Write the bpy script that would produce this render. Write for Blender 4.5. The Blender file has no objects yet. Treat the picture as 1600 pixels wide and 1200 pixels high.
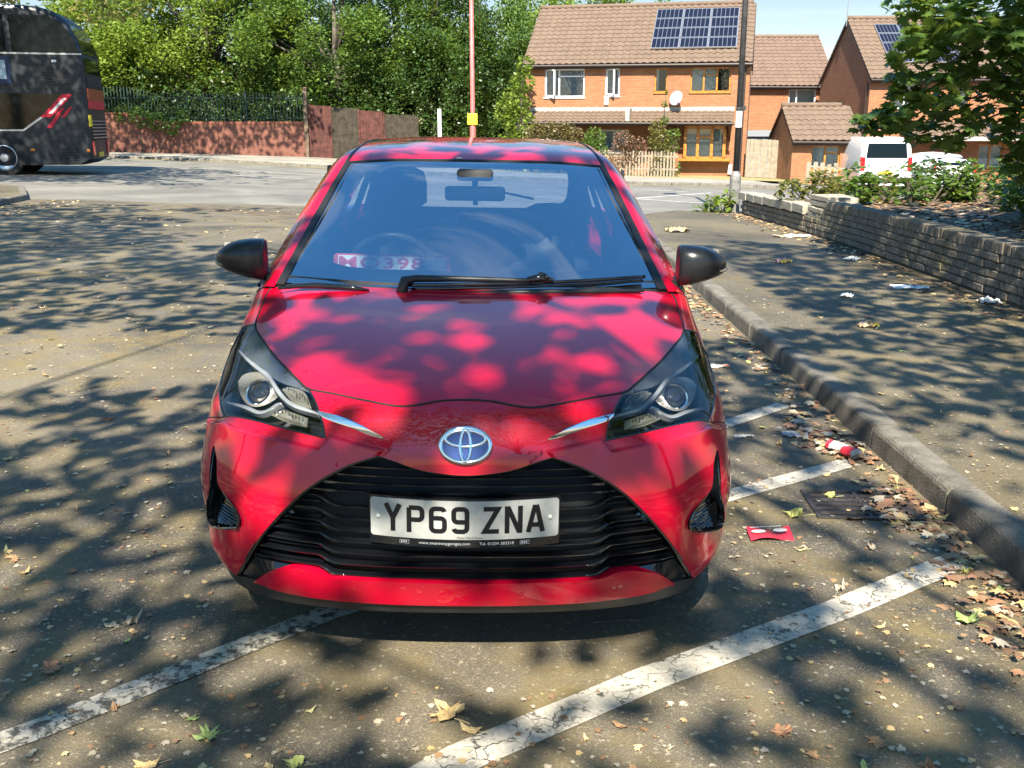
import bpy, bmesh, math, random
import numpy as np
from mathutils import Vector, Matrix, geometry
from mathutils.bvhtree import BVHTree

# ---------------------------------------------------------------- camera, sky, sun, exposure
SC = bpy.context.scene
COL = SC.collection
cam_data = bpy.data.cameras.new('camera')
cam = bpy.data.objects.new('camera', cam_data)
COL.objects.link(cam)
cam.location = (0, 0, 1.57)
cam.rotation_euler = (math.radians(90 - 14.64), 0, 0)
cam_data.sensor_width = 36
cam_data.lens = 36 * 1550 / 1600
cam_data.clip_end = 2000
cam_data.clip_start = 0.05
SC.camera = cam

SUN_EL, SUN_AZ = math.radians(46), math.radians(185)      # azimuth clockwise from +Y
W = bpy.data.worlds.new('World')
SC.world = W
W.use_nodes = True
nt = W.node_tree
nt.nodes.clear()
wo = nt.nodes.new('ShaderNodeOutputWorld')
bg = nt.nodes.new('ShaderNodeBackground')
sky = nt.nodes.new('ShaderNodeTexSky')
sky.sky_type = 'NISHITA'
sky.sun_disc = False
sky.sun_elevation = SUN_EL
sky.sun_rotation = SUN_AZ
sky.air_density = 1.0
sky.dust_density = 0.3
sky.ozone_density = 2.0
tc = nt.nodes.new('ShaderNodeTexCoord')
mp = nt.nodes.new('ShaderNodeMapping')
mp.inputs['Scale'].default_value = (1.2, 2.2, 6.0)
mp.inputs['Rotation'].default_value = (0.1, 0.3, 1.9)
nz = nt.nodes.new('ShaderNodeTexNoise')
nz.inputs['Scale'].default_value = 1.3
nz.inputs['Detail'].default_value = 9
nz.inputs['Roughness'].default_value = 0.62
nz.inputs['Distortion'].default_value = 0.5
cr = nt.nodes.new('ShaderNodeValToRGB')
cr.color_ramp.elements[0].position = 0.55
cr.color_ramp.elements[0].color = (0, 0, 0, 1)
cr.color_ramp.elements[1].position = 0.90
cr.color_ramp.elements[1].color = (.55, .55, .55, 1)
mx = nt.nodes.new('ShaderNodeMixRGB')
mx.inputs['Color2'].default_value = (12, 12.5, 13, 1)
nt.links.new(tc.outputs['Generated'], mp.inputs['Vector'])
nt.links.new(mp.outputs['Vector'], nz.inputs['Vector'])
nt.links.new(nz.outputs['Fac'], cr.inputs['Fac'])
nt.links.new(cr.outputs['Color'], mx.inputs['Fac'])
hs = nt.nodes.new('ShaderNodeHueSaturation')
hs.inputs['Saturation'].default_value = 1.2
nt.links.new(sky.outputs['Color'], hs.inputs['Color'])
# the upper sky is deeper and brighter blue than the model's default
sx = nt.nodes.new('ShaderNodeSeparateXYZ'); nt.links.new(tc.outputs['Generated'], sx.inputs[0])
zr = nt.nodes.new('ShaderNodeMapRange'); zr.inputs['From Min'].default_value = .12; zr.inputs['From Max'].default_value = .52
zr.inputs['To Min'].default_value = 0.0; zr.inputs['To Max'].default_value = 1.0; nt.links.new(sx.outputs[2], zr.inputs['Value'])
tint = nt.nodes.new('ShaderNodeMixRGB'); tint.inputs['Color1'].default_value = (1.22, 1.05, .98, 1); tint.inputs['Color2'].default_value = (1.7, 2.6, 2.75, 1); nt.links.new(zr.outputs[0], tint.inputs['Fac'])
mul = nt.nodes.new('ShaderNodeMixRGB'); mul.blend_type = 'MULTIPLY'; mul.inputs['Fac'].default_value = 1; nt.links.new(hs.outputs['Color'], mul.inputs['Color1']); nt.links.new(tint.outputs[0], mul.inputs['Color2'])
nt.links.new(mul.outputs['Color'], mx.inputs['Color1'])
nt.links.new(mx.outputs['Color'], bg.inputs['Color'])
bg.inputs['Strength'].default_value = 0.043
nt.links.new(bg.outputs['Background'], wo.inputs['Surface'])

sun_data = bpy.data.lights.new('sun', 'SUN')
sun = bpy.data.objects.new('sun', sun_data)
COL.objects.link(sun)
sun_data.energy = 5.0
sun_data.angle = math.radians(0.53)
sun_data.color = (1.0, 0.92, 0.78)
SUNV = Vector((math.sin(SUN_AZ) * math.cos(SUN_EL), math.cos(SUN_AZ) * math.cos(SUN_EL), math.sin(SUN_EL)))
sun.rotation_euler = SUNV.to_track_quat('Z', 'Y').to_euler()
sun.location = (0, 0, 30)
SC.view_settings.view_transform = 'Standard'
SC.view_settings.look = 'None'
SC.view_settings.exposure = 1.62
SC.view_settings.gamma = 1.0
SC.cycles.max_bounces = 8
SC.cycles.transparent_max_bounces = 16

# ---------------------------------------------------------------- naming and mesh helpers
R = math.radians
M = {}
rnd = random.Random(7)

def tag(o, label=None, cat=None, group=None, kind=None):
    if label: o['label'] = label
    if cat: o['category'] = cat
    if group: o['group'] = group
    if kind: o['kind'] = kind
    return o

def empty(name, loc=(0, 0, 0), rz=0.0, label=None, cat=None, group=None, scale=1.0, rot=None):
    o = bpy.data.objects.new(name, None)
    o.empty_display_size = 0.2
    COL.objects.link(o)
    o.location = loc
    o.rotation_euler = rot if rot else (0, 0, rz)
    o.scale = (scale,) * 3
    return tag(o, label, cat, group)

def children_of(o, objs):
    return [c for c in objs if c.parent == o]

def copy_tree(root, loc=None, rot=None, scale=None, label=None):
    objs = list(COL.objects)
    def rec(o, parent):
        c = o.copy()
        COL.objects.link(c)
        c.parent = parent
        if parent is not None:
            c.matrix_parent_inverse = o.matrix_parent_inverse.copy()
        for ch in children_of(o, objs):
            rec(ch, c)
        return c
    r = rec(root, None)
    if loc is not None: r.location = loc
    if rot is not None: r.rotation_euler = rot
    if scale is not None: r.scale = scale if hasattr(scale, '__len__') else (scale,) * 3
    if label: r['label'] = label
    return r

class MB:
    """collects faces and links them as one mesh object"""
    def __init__(s):
        s.v = []; s.f = []; s.mi = []; s.m = 0; s.uv = None
    def add(s, vs, fs):
        n = len(s.v)
        s.v.extend([tuple(map(float, p)) for p in vs])
        for f in fs:
            s.f.append(tuple(i + n for i in f)); s.mi.append(s.m)
        return s
    def box(s, x0, x1, y0, y1, z0, z1, M=None):
        vs = [(x, y, z) for x in (x0, x1) for y in (y0, y1) for z in (z0, z1)]
        if M is not None: vs = [M @ Vector(p) for p in vs]
        return s.add(vs, [(0, 1, 3, 2), (4, 6, 7, 5), (0, 4, 5, 1), (2, 3, 7, 6), (0, 2, 6, 4), (1, 5, 7, 3)])
    def prism(s, pts, d0, d1, fn):
        """outline pts (2D) extruded between d0 and d1; fn(a, b, d) -> xyz"""
        n = len(pts)
        vs = [fn(a, b, d0) for a, b in pts] + [fn(a, b, d1) for a, b in pts]
        fs = [tuple(range(n - 1, -1, -1)), tuple(range(n, 2 * n))]
        fs += [(i, (i + 1) % n, (i + 1) % n + n, i + n) for i in range(n)]
        return s.add(vs, fs)
    def tube(s, pts, r, n=8, cap=True, r2=None, flat=None):
        pts = [Vector(p) for p in pts]
        k = len(pts)
        rs = [r + ((r2 - r) * i / (k - 1) if r2 is not None else 0) for i in range(k)] if not hasattr(r, '__len__') else r
        T = []
        for i in range(k):
            t = (pts[min(i + 1, k - 1)] - pts[max(i - 1, 0)])
            T.append(t.normalized() if t.length > 1e-9 else Vector((0, 0, 1)))
        a = Vector((0, 0, 1)) if abs(T[0].z) < .9 else Vector((1, 0, 0))
        u = T[0].cross(a).normalized()
        vs = []
        for i in range(k):
            u = (u - T[i] * u.dot(T[i])).normalized()
            w = T[i].cross(u)
            for j in range(n):
                an = 2 * math.pi * j / n
                vs.append(pts[i] + (u * math.cos(an) + w * math.sin(an)) * rs[i])
        fs = [(i * n + j, i * n + (j + 1) % n, (i + 1) * n + (j + 1) % n, (i + 1) * n + j) for i in range(k - 1) for j in range(n)]
        if cap: fs += [tuple(range(n - 1, -1, -1)), tuple(range((k - 1) * n, k * n))]
        return s.add(vs, fs)
    def lathe(s, prof, n=24, M=None, closed=False):
        """prof: (radius, height) pairs about local Z"""
        vs = []; k = len(prof)
        for r, z in prof:
            for j in range(n):
                a = 2 * math.pi * j / n
                p = Vector((r * math.cos(a), r * math.sin(a), z))
                vs.append(M @ p if M is not None else p)
        rng = k if closed else k - 1
        fs = [(i * n + j, i * n + (j + 1) % n, ((i + 1) % k) * n + (j + 1) % n, ((i + 1) % k) * n + j) for i in range(rng) for j in range(n)]
        return s.add(vs, fs)
    def grid(s, P):
        P = np.asarray(P); a, b = P.shape[:2]
        return s.add(P.reshape(-1, 3), [(i * b + j, i * b + j + 1, (i + 1) * b + j + 1, (i + 1) * b + j) for i in range(a - 1) for j in range(b - 1)])
    def build(s, name, mats, parent=None, smooth=False, bevel=0, seg=2, angle=None):
        me = bpy.data.meshes.new(name)
        me.from_pydata(s.v, [], s.f)
        ms = mats if isinstance(mats, (list, tuple)) else [mats]
        for m in ms: me.materials.append(m)
        if len(ms) > 1: me.polygons.foreach_set('material_index', s.mi)
        if smooth:
            me.polygons.foreach_set('use_smooth', [True] * len(me.polygons))
            if angle: me.set_sharp_from_angle(angle=R(angle))
        me.validate(clean_customdata=False)
        me.update()
        o = bpy.data.objects.new(name, me)
        COL.objects.link(o)
        if parent is not None: o.parent = parent
        if bevel:
            b = o.modifiers.new('bevel', 'BEVEL'); b.width = bevel; b.segments = seg; b.limit_method = 'ANGLE'; b.angle_limit = R(35)
            b.harden_normals = False
        return o

# ---------------------------------------------------------------- materials
def nodes_of(m):
    return m.node_tree.nodes, m.node_tree.links

def mat(name, col, rough=.6, metal=0, coat=0, coat_rough=.03, spec=.5, bump=0, bscale=40, var=0, vscale=6, var_col=None, trans=0, ior=1.45, emit=None, alpha=1, detail=4, sss=0, coords='Object'):
    m = bpy.data.materials.new(name); m.use_nodes = True
    N, L = nodes_of(m)
    b = N['Principled BSDF']
    b.inputs['Base Color'].default_value = (*col, 1)
    b.inputs['Roughness'].default_value = rough
    b.inputs['Metallic'].default_value = metal
    b.inputs['Coat Weight'].default_value = coat
    b.inputs['Coat Roughness'].default_value = coat_rough
    b.inputs['Specular IOR Level'].default_value = spec
    b.inputs['Transmission Weight'].default_value = trans
    b.inputs['IOR'].default_value = ior
    b.inputs['Alpha'].default_value = alpha
    if emit:
        b.inputs['Emission Color'].default_value = (*emit[:3], 1); b.inputs['Emission Strength'].default_value = emit[3]
    t = None
    if var or bump:
        t = N.new('ShaderNodeTexCoord')
    if var:
        n = N.new('ShaderNodeTexNoise'); n.inputs['Scale'].default_value = vscale; n.inputs['Detail'].default_value = detail; n.inputs['Roughness'].default_value = .65
        r = N.new('ShaderNodeValToRGB')
        c2 = var_col if var_col else tuple(min(1, c * (1 + var)) for c in col)
        c1 = tuple(c * (1 - var) for c in col) if not var_col else col
        r.color_ramp.elements[0].position = .35; r.color_ramp.elements[0].color = (*c1, 1)
        r.color_ramp.elements[1].position = .68; r.color_ramp.elements[1].color = (*c2, 1)
        L.new(t.outputs[coords], n.inputs['Vector']); L.new(n.outputs['Fac'], r.inputs['Fac']); L.new(r.outputs['Color'], b.inputs['Base Color'])
    if bump:
        n2 = N.new('ShaderNodeTexNoise'); n2.inputs['Scale'].default_value = bscale; n2.inputs['Detail'].default_value = 5
        bu = N.new('ShaderNodeBump'); bu.inputs['Strength'].default_value = bump; bu.inputs['Distance'].default_value = .02
        L.new(t.outputs[coords], n2.inputs['Vector']); L.new(n2.outputs['Fac'], bu.inputs['Height']); L.new(bu.outputs['Normal'], b.inputs['Normal'])
    return m

class NT:
    """small helper to write node graphs tersely"""
    def __init__(s, m):
        s.N = m.node_tree.nodes; s.L = m.node_tree.links; s.b = s.N['Principled BSDF']
    def n(s, t, **kw):
        x = s.N.new('ShaderNode' + t)
        for k, v in kw.items():
            if k in x.inputs: s.put(x.inputs[k], v)
            else: setattr(x, k, v)
        return x
    def put(s, sock, v):
        if isinstance(v, bpy.types.NodeSocket): s.L.new(v, sock)
        elif isinstance(v, bpy.types.Node): s.L.new(v.outputs[0], sock)
        else: sock.default_value = v
    def noise(s, vec, scale, detail=4, rough=.6, dist=0):
        x = s.n('TexNoise', Scale=scale, Detail=detail, Roughness=rough, Distortion=dist); s.put(x.inputs['Vector'], vec); return x.outputs['Fac']
    def vor(s, vec, scale, feature='F1', out=0, rand=1.0):
        x = s.n('TexVoronoi', Scale=scale, feature=feature, Randomness=rand); s.put(x.inputs['Vector'], vec); return x.outputs[out]
    def ramp(s, fac, stops, interp='LINEAR'):
        x = s.n('ValToRGB'); e = x.color_ramp.elements; x.color_ramp.interpolation = interp
        while len(e) < len(stops): e.new(.5)
        for i, (p, c) in enumerate(stops):
            e[i].position = p; e[i].color = (*c, 1) if hasattr(c, '__len__') else (c, c, c, 1)
        s.put(x.inputs[0], fac); return x.outputs[0]
    def mix(s, fac, a, b, mode='MIX'):
        x = s.n('MixRGB', blend_type=mode); s.put(x.inputs[0], fac)
        for i, v in ((1, a), (2, b)):
            if isinstance(v, tuple): v = (*v, 1) if len(v) == 3 else v
            s.put(x.inputs[i], v)
        return x.outputs[0]
    def math(s, op, a, b=0.0, clamp=False):
        x = s.n('Math', operation=op, use_clamp=clamp); s.put(x.inputs[0], a); s.put(x.inputs[1], b); return x.outputs[0]
    def bump(s, h, strength=.5, dist=.01, normal=None):
        x = s.n('Bump', Strength=strength, Distance=dist); s.put(x.inputs['Height'], h)
        if normal is not None: s.put(x.inputs['Normal'], normal)
        return x.outputs[0]
    def obj(s):
        return s.n('TexCoord').outputs['Object']

def newmat(name, rough=.6, **kw):
    m = mat(name, (.5, .5, .5), rough, **kw)
    return m, NT(m)
# ---------------------------------------------------------------- ground, roads, kerbs, markings
def S(t, a, b):
    t = min(1, max(0, (t - a) / (b - a))); return t * t * (3 - 2 * t)
def gz(x, y):
    """height of the ground: a slight crossfall, dropping away beyond the car to the right"""
    k = .002 + .014 * S(x, -14, 4) + .010 * S(x, 10, 16)
    yy = max(0, y - 12); yy = yy if yy < 34 else 34 + (yy - 34) * .3
    return -.017 * max(-25, min(x, 25)) - k * yy * S(yy, -2, 6)
def sheet(name, x0, x1, y0, y1, nx, ny, m, off, fx=None, kind='structure', inside=None):
    mb = MB(); X = np.linspace(x0, x1, nx + 1); Y = np.linspace(y0, y1, ny + 1)
    mb.grid([[(x, y, gz(x, y) + off) for y in Y] for x in X])
    mb.f = [f[::-1] for f in mb.f]
    o = mb.build(name, m, None, True); tag(o, kind=kind); return o
def strip(mb, pts, w, off, n_sub=6):
    """flat painted band following the ground"""
    P = [Vector(p) for p in pts]; out = []
    for a, b in zip(P, P[1:]):
        k = max(1, int((b - a).length / .4))
        for i in range(k): out.append(a.lerp(b, i / k))
    out.append(P[-1]); G = []
    for i, p in enumerate(out):
        t = (out[min(i + 1, len(out) - 1)] - out[max(0, i - 1)]).normalized(); n = Vector((-t.y, t.x))
        row = []
        for s_ in (-1, -.33, .33, 1):
            q_ = p + n * w / 2 * s_; row.append((q_.x, q_.y, gz(q_.x, q_.y) + off))
        G.append(row)
    mb.grid(G)

def asphalt(name, dark, light, moss, grit=1.0, mossy=.5, seamf=False):
    m, g = newmat(name, .85)
    v = g.obj()
    fine = g.noise(v, 160, 3, .75)
    sp = g.vor(v, 95)
    big = g.noise(v, .55, 6, .62, .6)
    mid = g.noise(v, 3.2, 5, .65, .3)
    c = g.ramp(fine, [(.34, tuple(x * .4 for x in dark)), (.50, dark), (.64, light)])
    stones = g.ramp(sp, [(.08, 1.0), (.26, 0.0)])
    mott = g.noise(v, 46, 4, .8)
    c = g.mix(g.math('MULTIPLY', stones, .55 * grit), c, tuple(min(1, x * 2.1) for x in light))
    c = g.mix(g.ramp(mott, [(.36, .55), (.55, 0)]), c, tuple(x * .45 for x in dark))
    c = g.mix(g.ramp(big, [(.35, 0), (.65, .55)]), c, tuple(x * 1.35 for x in light), 'MIX')
    mo = g.math('MULTIPLY', g.ramp(mid, [(.42, 0), (.66, 1)]), g.ramp(g.noise(v, .35, 3), [(.35, .15), (.62, 1.0)]))
    c = g.mix(g.math('MULTIPLY', mo, mossy), c, moss)
    spk = g.ramp(g.noise(v, 55, 2, .5), [(.645, 0), (.68, 1)])
    c = g.mix(g.math('MULTIPLY', spk, .5 * grit), c, (.33, .285, .20))
    g.put(g.b.inputs['Base Color'], c)
    h = g.math('ADD', g.math('MULTIPLY', fine, .5), g.math('MULTIPLY', stones, .5))
    g.put(g.b.inputs['Normal'], g.bump(h, .9, .006))
    g.put(g.b.inputs['Roughness'], g.ramp(fine, [(.3, .55), (.7, .95)]))
    return m
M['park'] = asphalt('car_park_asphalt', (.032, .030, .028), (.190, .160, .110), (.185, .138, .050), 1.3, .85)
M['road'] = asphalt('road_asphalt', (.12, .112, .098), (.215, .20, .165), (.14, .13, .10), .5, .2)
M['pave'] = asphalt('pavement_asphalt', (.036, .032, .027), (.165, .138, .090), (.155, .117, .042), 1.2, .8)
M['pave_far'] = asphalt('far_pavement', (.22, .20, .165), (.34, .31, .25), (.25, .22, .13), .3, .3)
M['earth'] = mat('earth', (.06, .045, .03), .95, var=.6, var_col=(.16, .12, .075), vscale=3, bump=.6, bscale=30)
M['kerb'] = mat('kerb_stone', (.085, .078, .064), .9, var=.4, var_col=(.20, .18, .145), vscale=7, bump=.5, bscale=90, detail=8)

sheet('ground', -420, 420, -60, 900, 60, 90, M['earth'], -.03)
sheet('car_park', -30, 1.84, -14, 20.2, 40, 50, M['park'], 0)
sheet('main_road', -70, 70, 20.2, 56, 70, 36, M['road'], .0)
M['verge'] = mat('dry_grass', (.20, .19, .06), .95, var=.5, var_col=(.34, .28, .14), vscale=2.5, bump=.8, bscale=40)
def kerb(name, path, w, h, side=1):
    """kerb stones along a path, each about 0.9 m long with a fine joint, chamfered on the road side"""
    P = [Vector(p) for p in path]; pts = [P[0]]
    for a, b in zip(P, P[1:]):
        k = max(1, round((b - a).length / .9))
        for i in range(k): pts.append(a.lerp(b, (i + 1) / k))
    mb = MB(); rk = random.Random(len(path))
    for a, b in zip(pts, pts[1:]):
        t = (b - a).normalized(); n = Vector((-t.y, t.x)) * side; g_ = t * .009
        G = []
        jh = rk.uniform(-.006, .006); jo = rk.uniform(-.001, .001)
        for q_ in (a + g_, a.lerp(b, .5), b - g_):
            z = gz(q_.x, q_.y) + jh; row = []
            for d, zz in ((0 + jo, -.05), (.006 + jo, h - .030), (.012, h - .014), (.022, h - .004), (.034, h), (w, h), (w, -.05)):
                c_ = q_ + n * d; row.append((c_.x, c_.y, z + zz))
            G.append(row)
        mb.grid(G); k = 7
        mb.add(G[0], [tuple(range(k))]); mb.add(G[-1], [tuple(range(k - 1, -1, -1))])
    return tag(mb.build(name, M['kerb'], None, True, angle=18), kind='structure')
kerb('kerb', [(1.83, -14), (1.83, 12), (1.86, 15.5), (2.2, 18.2), (3.2, 19.7), (5.0, 20.2), (30, 20.25)], .135, .125, -1)
FK = [(-70, 50.5), (-20, 43.6), (-8, 39.7), (0, 36.8), (4.6, 35.2), (9.2, 33.9)]
kerb('kerb', FK, .135, .10, 1)
kerb('kerb', [(-30, 12.0), (-14, 14.2), (-9.8, 16.4), (-9.3, 18.1), (-9.6, 20.0), (-10.8, 22.4), (-13, 23.8), (-18, 24.5)], .15, .11, 1)
# pavements as slabs at kerb height
def slab(name, poly, m, off, res=.8):
    ed = [(i, (i + 1) % len(poly)) for i in range(len(poly))]
    xs = [p[0] for p in poly]; ys = [p[1] for p in poly]; vs = [Vector(p) for p in poly]
    def ins(x, y):
        c_ = False
        for (x0, y0), (x1, y1) in zip(poly, poly[1:] + poly[:1]):
            if (y0 > y) != (y1 > y) and x < (x1 - x0) * (y - y0) / (y1 - y0) + x0: c_ = not c_
        return c_
    for x in np.arange(min(xs), max(xs), res):
        for y in np.arange(min(ys), max(ys), res):
            if ins(x, y): vs.append(Vector((x + .013, y + .017)))
    r = geometry.delaunay_2d_cdt(vs, ed, [], 1, 1e-4)
    mb = MB(); mb.add([(v.x, v.y, gz(v.x, v.y) + off) for v in r[0]], [tuple(f) for f in r[2]])
    return tag(mb.build(name, m, None, True), kind='structure')
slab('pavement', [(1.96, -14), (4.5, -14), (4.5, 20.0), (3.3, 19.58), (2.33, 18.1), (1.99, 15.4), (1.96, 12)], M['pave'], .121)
slab('pavement', [(4.5, 17.0), (60, 17.0), (60, 20.13), (5.0, 20.07), (4.5, 20.0)], M['pave'], .119, 1.5)
slab('far_pavement', [(x + .04, y + .128) for x, y in FK] + [(9.2, 38.6), (-.5, 41.6), (-9, 47.6), (-70, 51.5)], M['pave_far'], .097, 1.6)
slab('verge', [(-70, 51.5), (-9, 47.6), (-.5, 41.6), (9.2, 38.6), (11.0, 38.0), (11.5, 48), (-10, 62), (-70, 62)], M['verge'], .099, 2.2)
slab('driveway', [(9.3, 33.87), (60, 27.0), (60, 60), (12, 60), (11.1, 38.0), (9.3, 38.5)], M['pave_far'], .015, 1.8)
slab('traffic_island', [(-30, 12.13), (-14.05, 14.33), (-9.92, 16.5), (-9.45, 18.1), (-9.74, 19.95), (-10.9, 22.27), (-13.05, 23.66), (-18, 24.35), (-30, 24.6)], M['pave'], .105, 1.2)

# worn thermoplastic lines
def line_paint(name, wear, scale=9):
    m, g = newmat(name, .8)
    v = g.obj()
    d = g.vor(g.mix(.35, v, g.n('TexNoise', Scale=6.0, Detail=3.0).outputs['Color'] if False else v), scale, 'DISTANCE_TO_EDGE')
    nzv = g.n('VectorMath', operation='ADD')
    nn = g.n('TexNoise', Scale=14.0, Detail=4.0); g.put(nn.inputs['Vector'], v)
    sc_ = g.n('VectorMath', operation='SCALE'); g.put(sc_.inputs[0], nn.outputs['Color']); sc_.inputs['Scale'].default_value = .14
    g.put(nzv.inputs[0], v); g.put(nzv.inputs[1], sc_.outputs[0])
    d = g.vor(nzv.outputs[0], scale, 'DISTANCE_TO_EDGE')
    crack = g.math('MULTIPLY', g.ramp(d, [(.008, 1), (.030, 0)]), g.ramp(g.noise(v, 7, 3, .6), [(.42, .15), (.60, 1)]))
    chip = g.ramp(g.noise(v, 26, 5, .7), [(.60 - wear * .2, 0), (.68 - wear * .18, 1)])
    k = g.math('MAXIMUM', crack, chip)
    base = g.ramp(g.noise(v, 60, 4, .7), [(.3, (.32, .29, .235)), (.7, (.52, .48, .40))])
    g.put(g.b.inputs['Base Color'], g.mix(k, base, (.075, .070, .058)))
    g.put(g.b.inputs['Normal'], g.bump(g.math('SUBTRACT', 1.0, k), .8, .004))
    return m
M['line'] = line_paint('worn_line', .12); M['line2'] = line_paint('worn_line_cracked', .6, 13); M['line_road'] = mat('road_line', (.50, .49, .46), .7, var=.35, vscale=5)
def marking(pts, w, m, off=.004):
    mb = MB(); strip(mb, pts, w, off); tag(mb.build('road_marking', m, None, True), kind='structure')
marking([(-3.2, .55), (-1.60, 2.0), (-1.25, 2.31), (-.72, 2.86), (-.60, 2.98), (.9, 4.15)], .10, M['line2'])
marking([(-1.6, .75), (-.13, 2.21), (.4, 2.60), (1.10, 3.05), (1.68, 3.46)], .12, M['line'])
marking([(.3, 3.62), (.98, 4.13), (1.66, 4.60)], .105, M['line'])
marking([(.6, 4.75), (1.21, 5.24), (1.60, 5.62)], .10, M['line'])
for pts, w in (([(2.6, 32.4), (5.3, 30.3)], .13), ([(3.1, 26.0), (5.9, 29.9)], .13), ([(3.1, 26.0), (4.8, 24.4)], .13), ([(6.5, 28.6), (11, 25.2)], .13),
               ([(-13.5, 35.3), (-3, 32.8)], .13), ([(-12, 31.9), (-10, 31.5)], .13), ([(-8.6, 31.4), (-6.4, 31.0)], .13), ([(-4.8, 30.7), (-2.8, 30.3)], .13), ([(-1.2, 30.0), (1.0, 29.6)], .13), ([(-1.6, 26.6), (2.0, 25.6)], .13), ([(-5, 27.8), (-2.6, 27.3)], .13)):
    marking(pts, w, M['line_road'], .005)
for pts in ([(x, y - .25) for x, y in FK[1:]], [(x, y - .48) for x, y in FK[1:]]):
    marking(pts, .07, mat('yellow_line', (.45, .33, .05), .7, var=.3), .005)
# ---------------------------------------------------------------- the car body surface
# rows run from under the chin, up the nose and over the bonnet to the cowl; columns from the centre line round to the side
NET=[
[(0,.075,.205),(.2,.08,.205),(.4,.105,.205),(.56,.155,.205),(.67,.225,.205),(.735,.305,.205),(.785,.40,.205),(.82,.49,.205)],
[(0,.045,.265),(.2,.05,.265),(.4,.075,.265),(.57,.13,.265),(.69,.21,.265),(.765,.30,.265),(.812,.39,.265),(.842,.48,.27)],
[(0,.018,.365),(.2,.023,.365),(.4,.05,.365),(.58,.11,.365),(.71,.20,.365),(.79,.30,.365),(.835,.39,.365),(.855,.47,.37)],
[(0,.0,.49),(.2,.006,.49),(.4,.034,.49),(.59,.10,.49),(.722,.195,.49),(.808,.30,.49),(.85,.395,.485),(.86,.47,.47)],
[(0,.008,.59),(.2,.017,.59),(.4,.048,.59),(.59,.118,.59),(.724,.22,.59),(.806,.33,.585),(.848,.43,.57),(.86,.53,.54)],
[(0,.030,.68),(.2,.042,.68),(.4,.078,.675),(.58,.15,.67),(.714,.26,.66),(.797,.375,.65),(.843,.48,.63),(.86,.60,.595)],
[(0,.058,.757),(.2,.072,.755),(.4,.115,.745),(.57,.195,.735),(.705,.31,.73),(.79,.43,.72),(.838,.55,.70),(.86,.68,.630)],
[(0,.125,.828),(.19,.145,.825),(.375,.195,.815),(.54,.285,.80),(.68,.40,.79),(.772,.52,.775),(.83,.65,.74),(.86,.80,.645)],
[(0,.30,.887),(.19,.315,.885),(.37,.355,.875),(.535,.435,.86),(.67,.53,.845),(.768,.64,.825),(.83,.77,.775),(.86,.93,.625)],
[(0,.53,.937),(.19,.54,.936),(.37,.57,.930),(.54,.63,.917),(.685,.70,.897),(.778,.79,.868),(.832,.90,.81),(.86,1.04,.545)],
[(0,.76,.976),(.19,.765,.975),(.37,.785,.972),(.545,.83,.962),(.695,.88,.940),(.790,.96,.905),(.838,1.04,.84),(.86,1.12,.42)],
[(0,.955,1.003),(.19,.96,1.003),(.37,.98,1.003),(.55,1.02,1.0),(.705,1.08,.983),(.806,1.17,.952),(.838,1.18,.87),(.86,1.19,.26)],
]
_wt=[.6,1,1,1,1,.9,.65,.35,.12,0,0,0]
for _i, _r in enumerate(NET):   # pull the bumper corners in
    for _j, (_x,_y,_z) in enumerate(_r):
        _t=min(1,max(0,(_x-.58)/.22)); _r[_j]=(_x-.022*_wt[_i]*_t*_t*(3-2*_t),_y,_z)
for _i, _r in enumerate(NET):   # one more column low on the flank keeps the side from overshooting
    _a, _b = _r[6], _r[7]
    _r.insert(7, ((_a[0]+_b[0])/2+.002, (_a[1]+_b[1])/2, (_a[2]+_b[2])/2) if _i < 7 else (min(_a[0]+.5*(.8605-_a[0])+.006,.8605), _a[1]+.35*(_b[1]-_a[1]), _a[2]-min(.12, .5*(_a[2]-_b[2]))))
def ncs(n,t):
    """natural cubic spline basis matrix: values at t from n knots 0..n-1"""
    A=np.zeros((n,n));B=np.zeros((n,n))
    A[0,0]=A[-1,-1]=1
    for i in range(1,n-1):
        A[i,i-1]=A[i,i+1]=1;A[i,i]=4
        B[i,i-1]=B[i,i+1]=6;B[i,i]=-12
    M=np.linalg.solve(A,B)
    t=np.atleast_1d(np.asarray(t,float));i=np.clip(t.astype(int),0,n-2);x=t-i
    W=np.zeros((len(t),n));r=np.arange(len(t))
    W[r,i]+=1-x;W[r,i+1]+=x
    W+=((x-1)*-1)[:,None]*0
    a=((1-x)**3-(1-x))/6;b=(x**3-x)/6
    W+=a[:,None]*M[i]+b[:,None]*M[i+1]
    return W
def make(NET,sym=True):
    """returns P(u,v) evaluator; columns mirrored across x=0 so the centre line stays smooth"""
    A=np.array(NET,float);nr,nc=A.shape[:2]
    if sym:
        Mr=A[:,1:][:,::-1]*np.array([-1,1,1]);F=np.concatenate([Mr,A],1);off=nc-1
    else: F=A;off=0
    def P(u,v):
        u=np.asarray(u,float);v=np.asarray(v,float);sh=u.shape
        U=ncs(nr,u.ravel());V=ncs(F.shape[1],v.ravel()+off)
        return np.einsum('ki,kj,ijc->kc',U,V,F).reshape(sh+(3,))
    def N(u,v,e=1e-3):
        du=P(u+e,v)-P(u-e,v);dv=P(u,v+e)-P(u,v-e)
        n=np.cross(dv,du);n/=np.linalg.norm(n,axis=-1)[...,None]+1e-12
        return n
    return P,N
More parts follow.
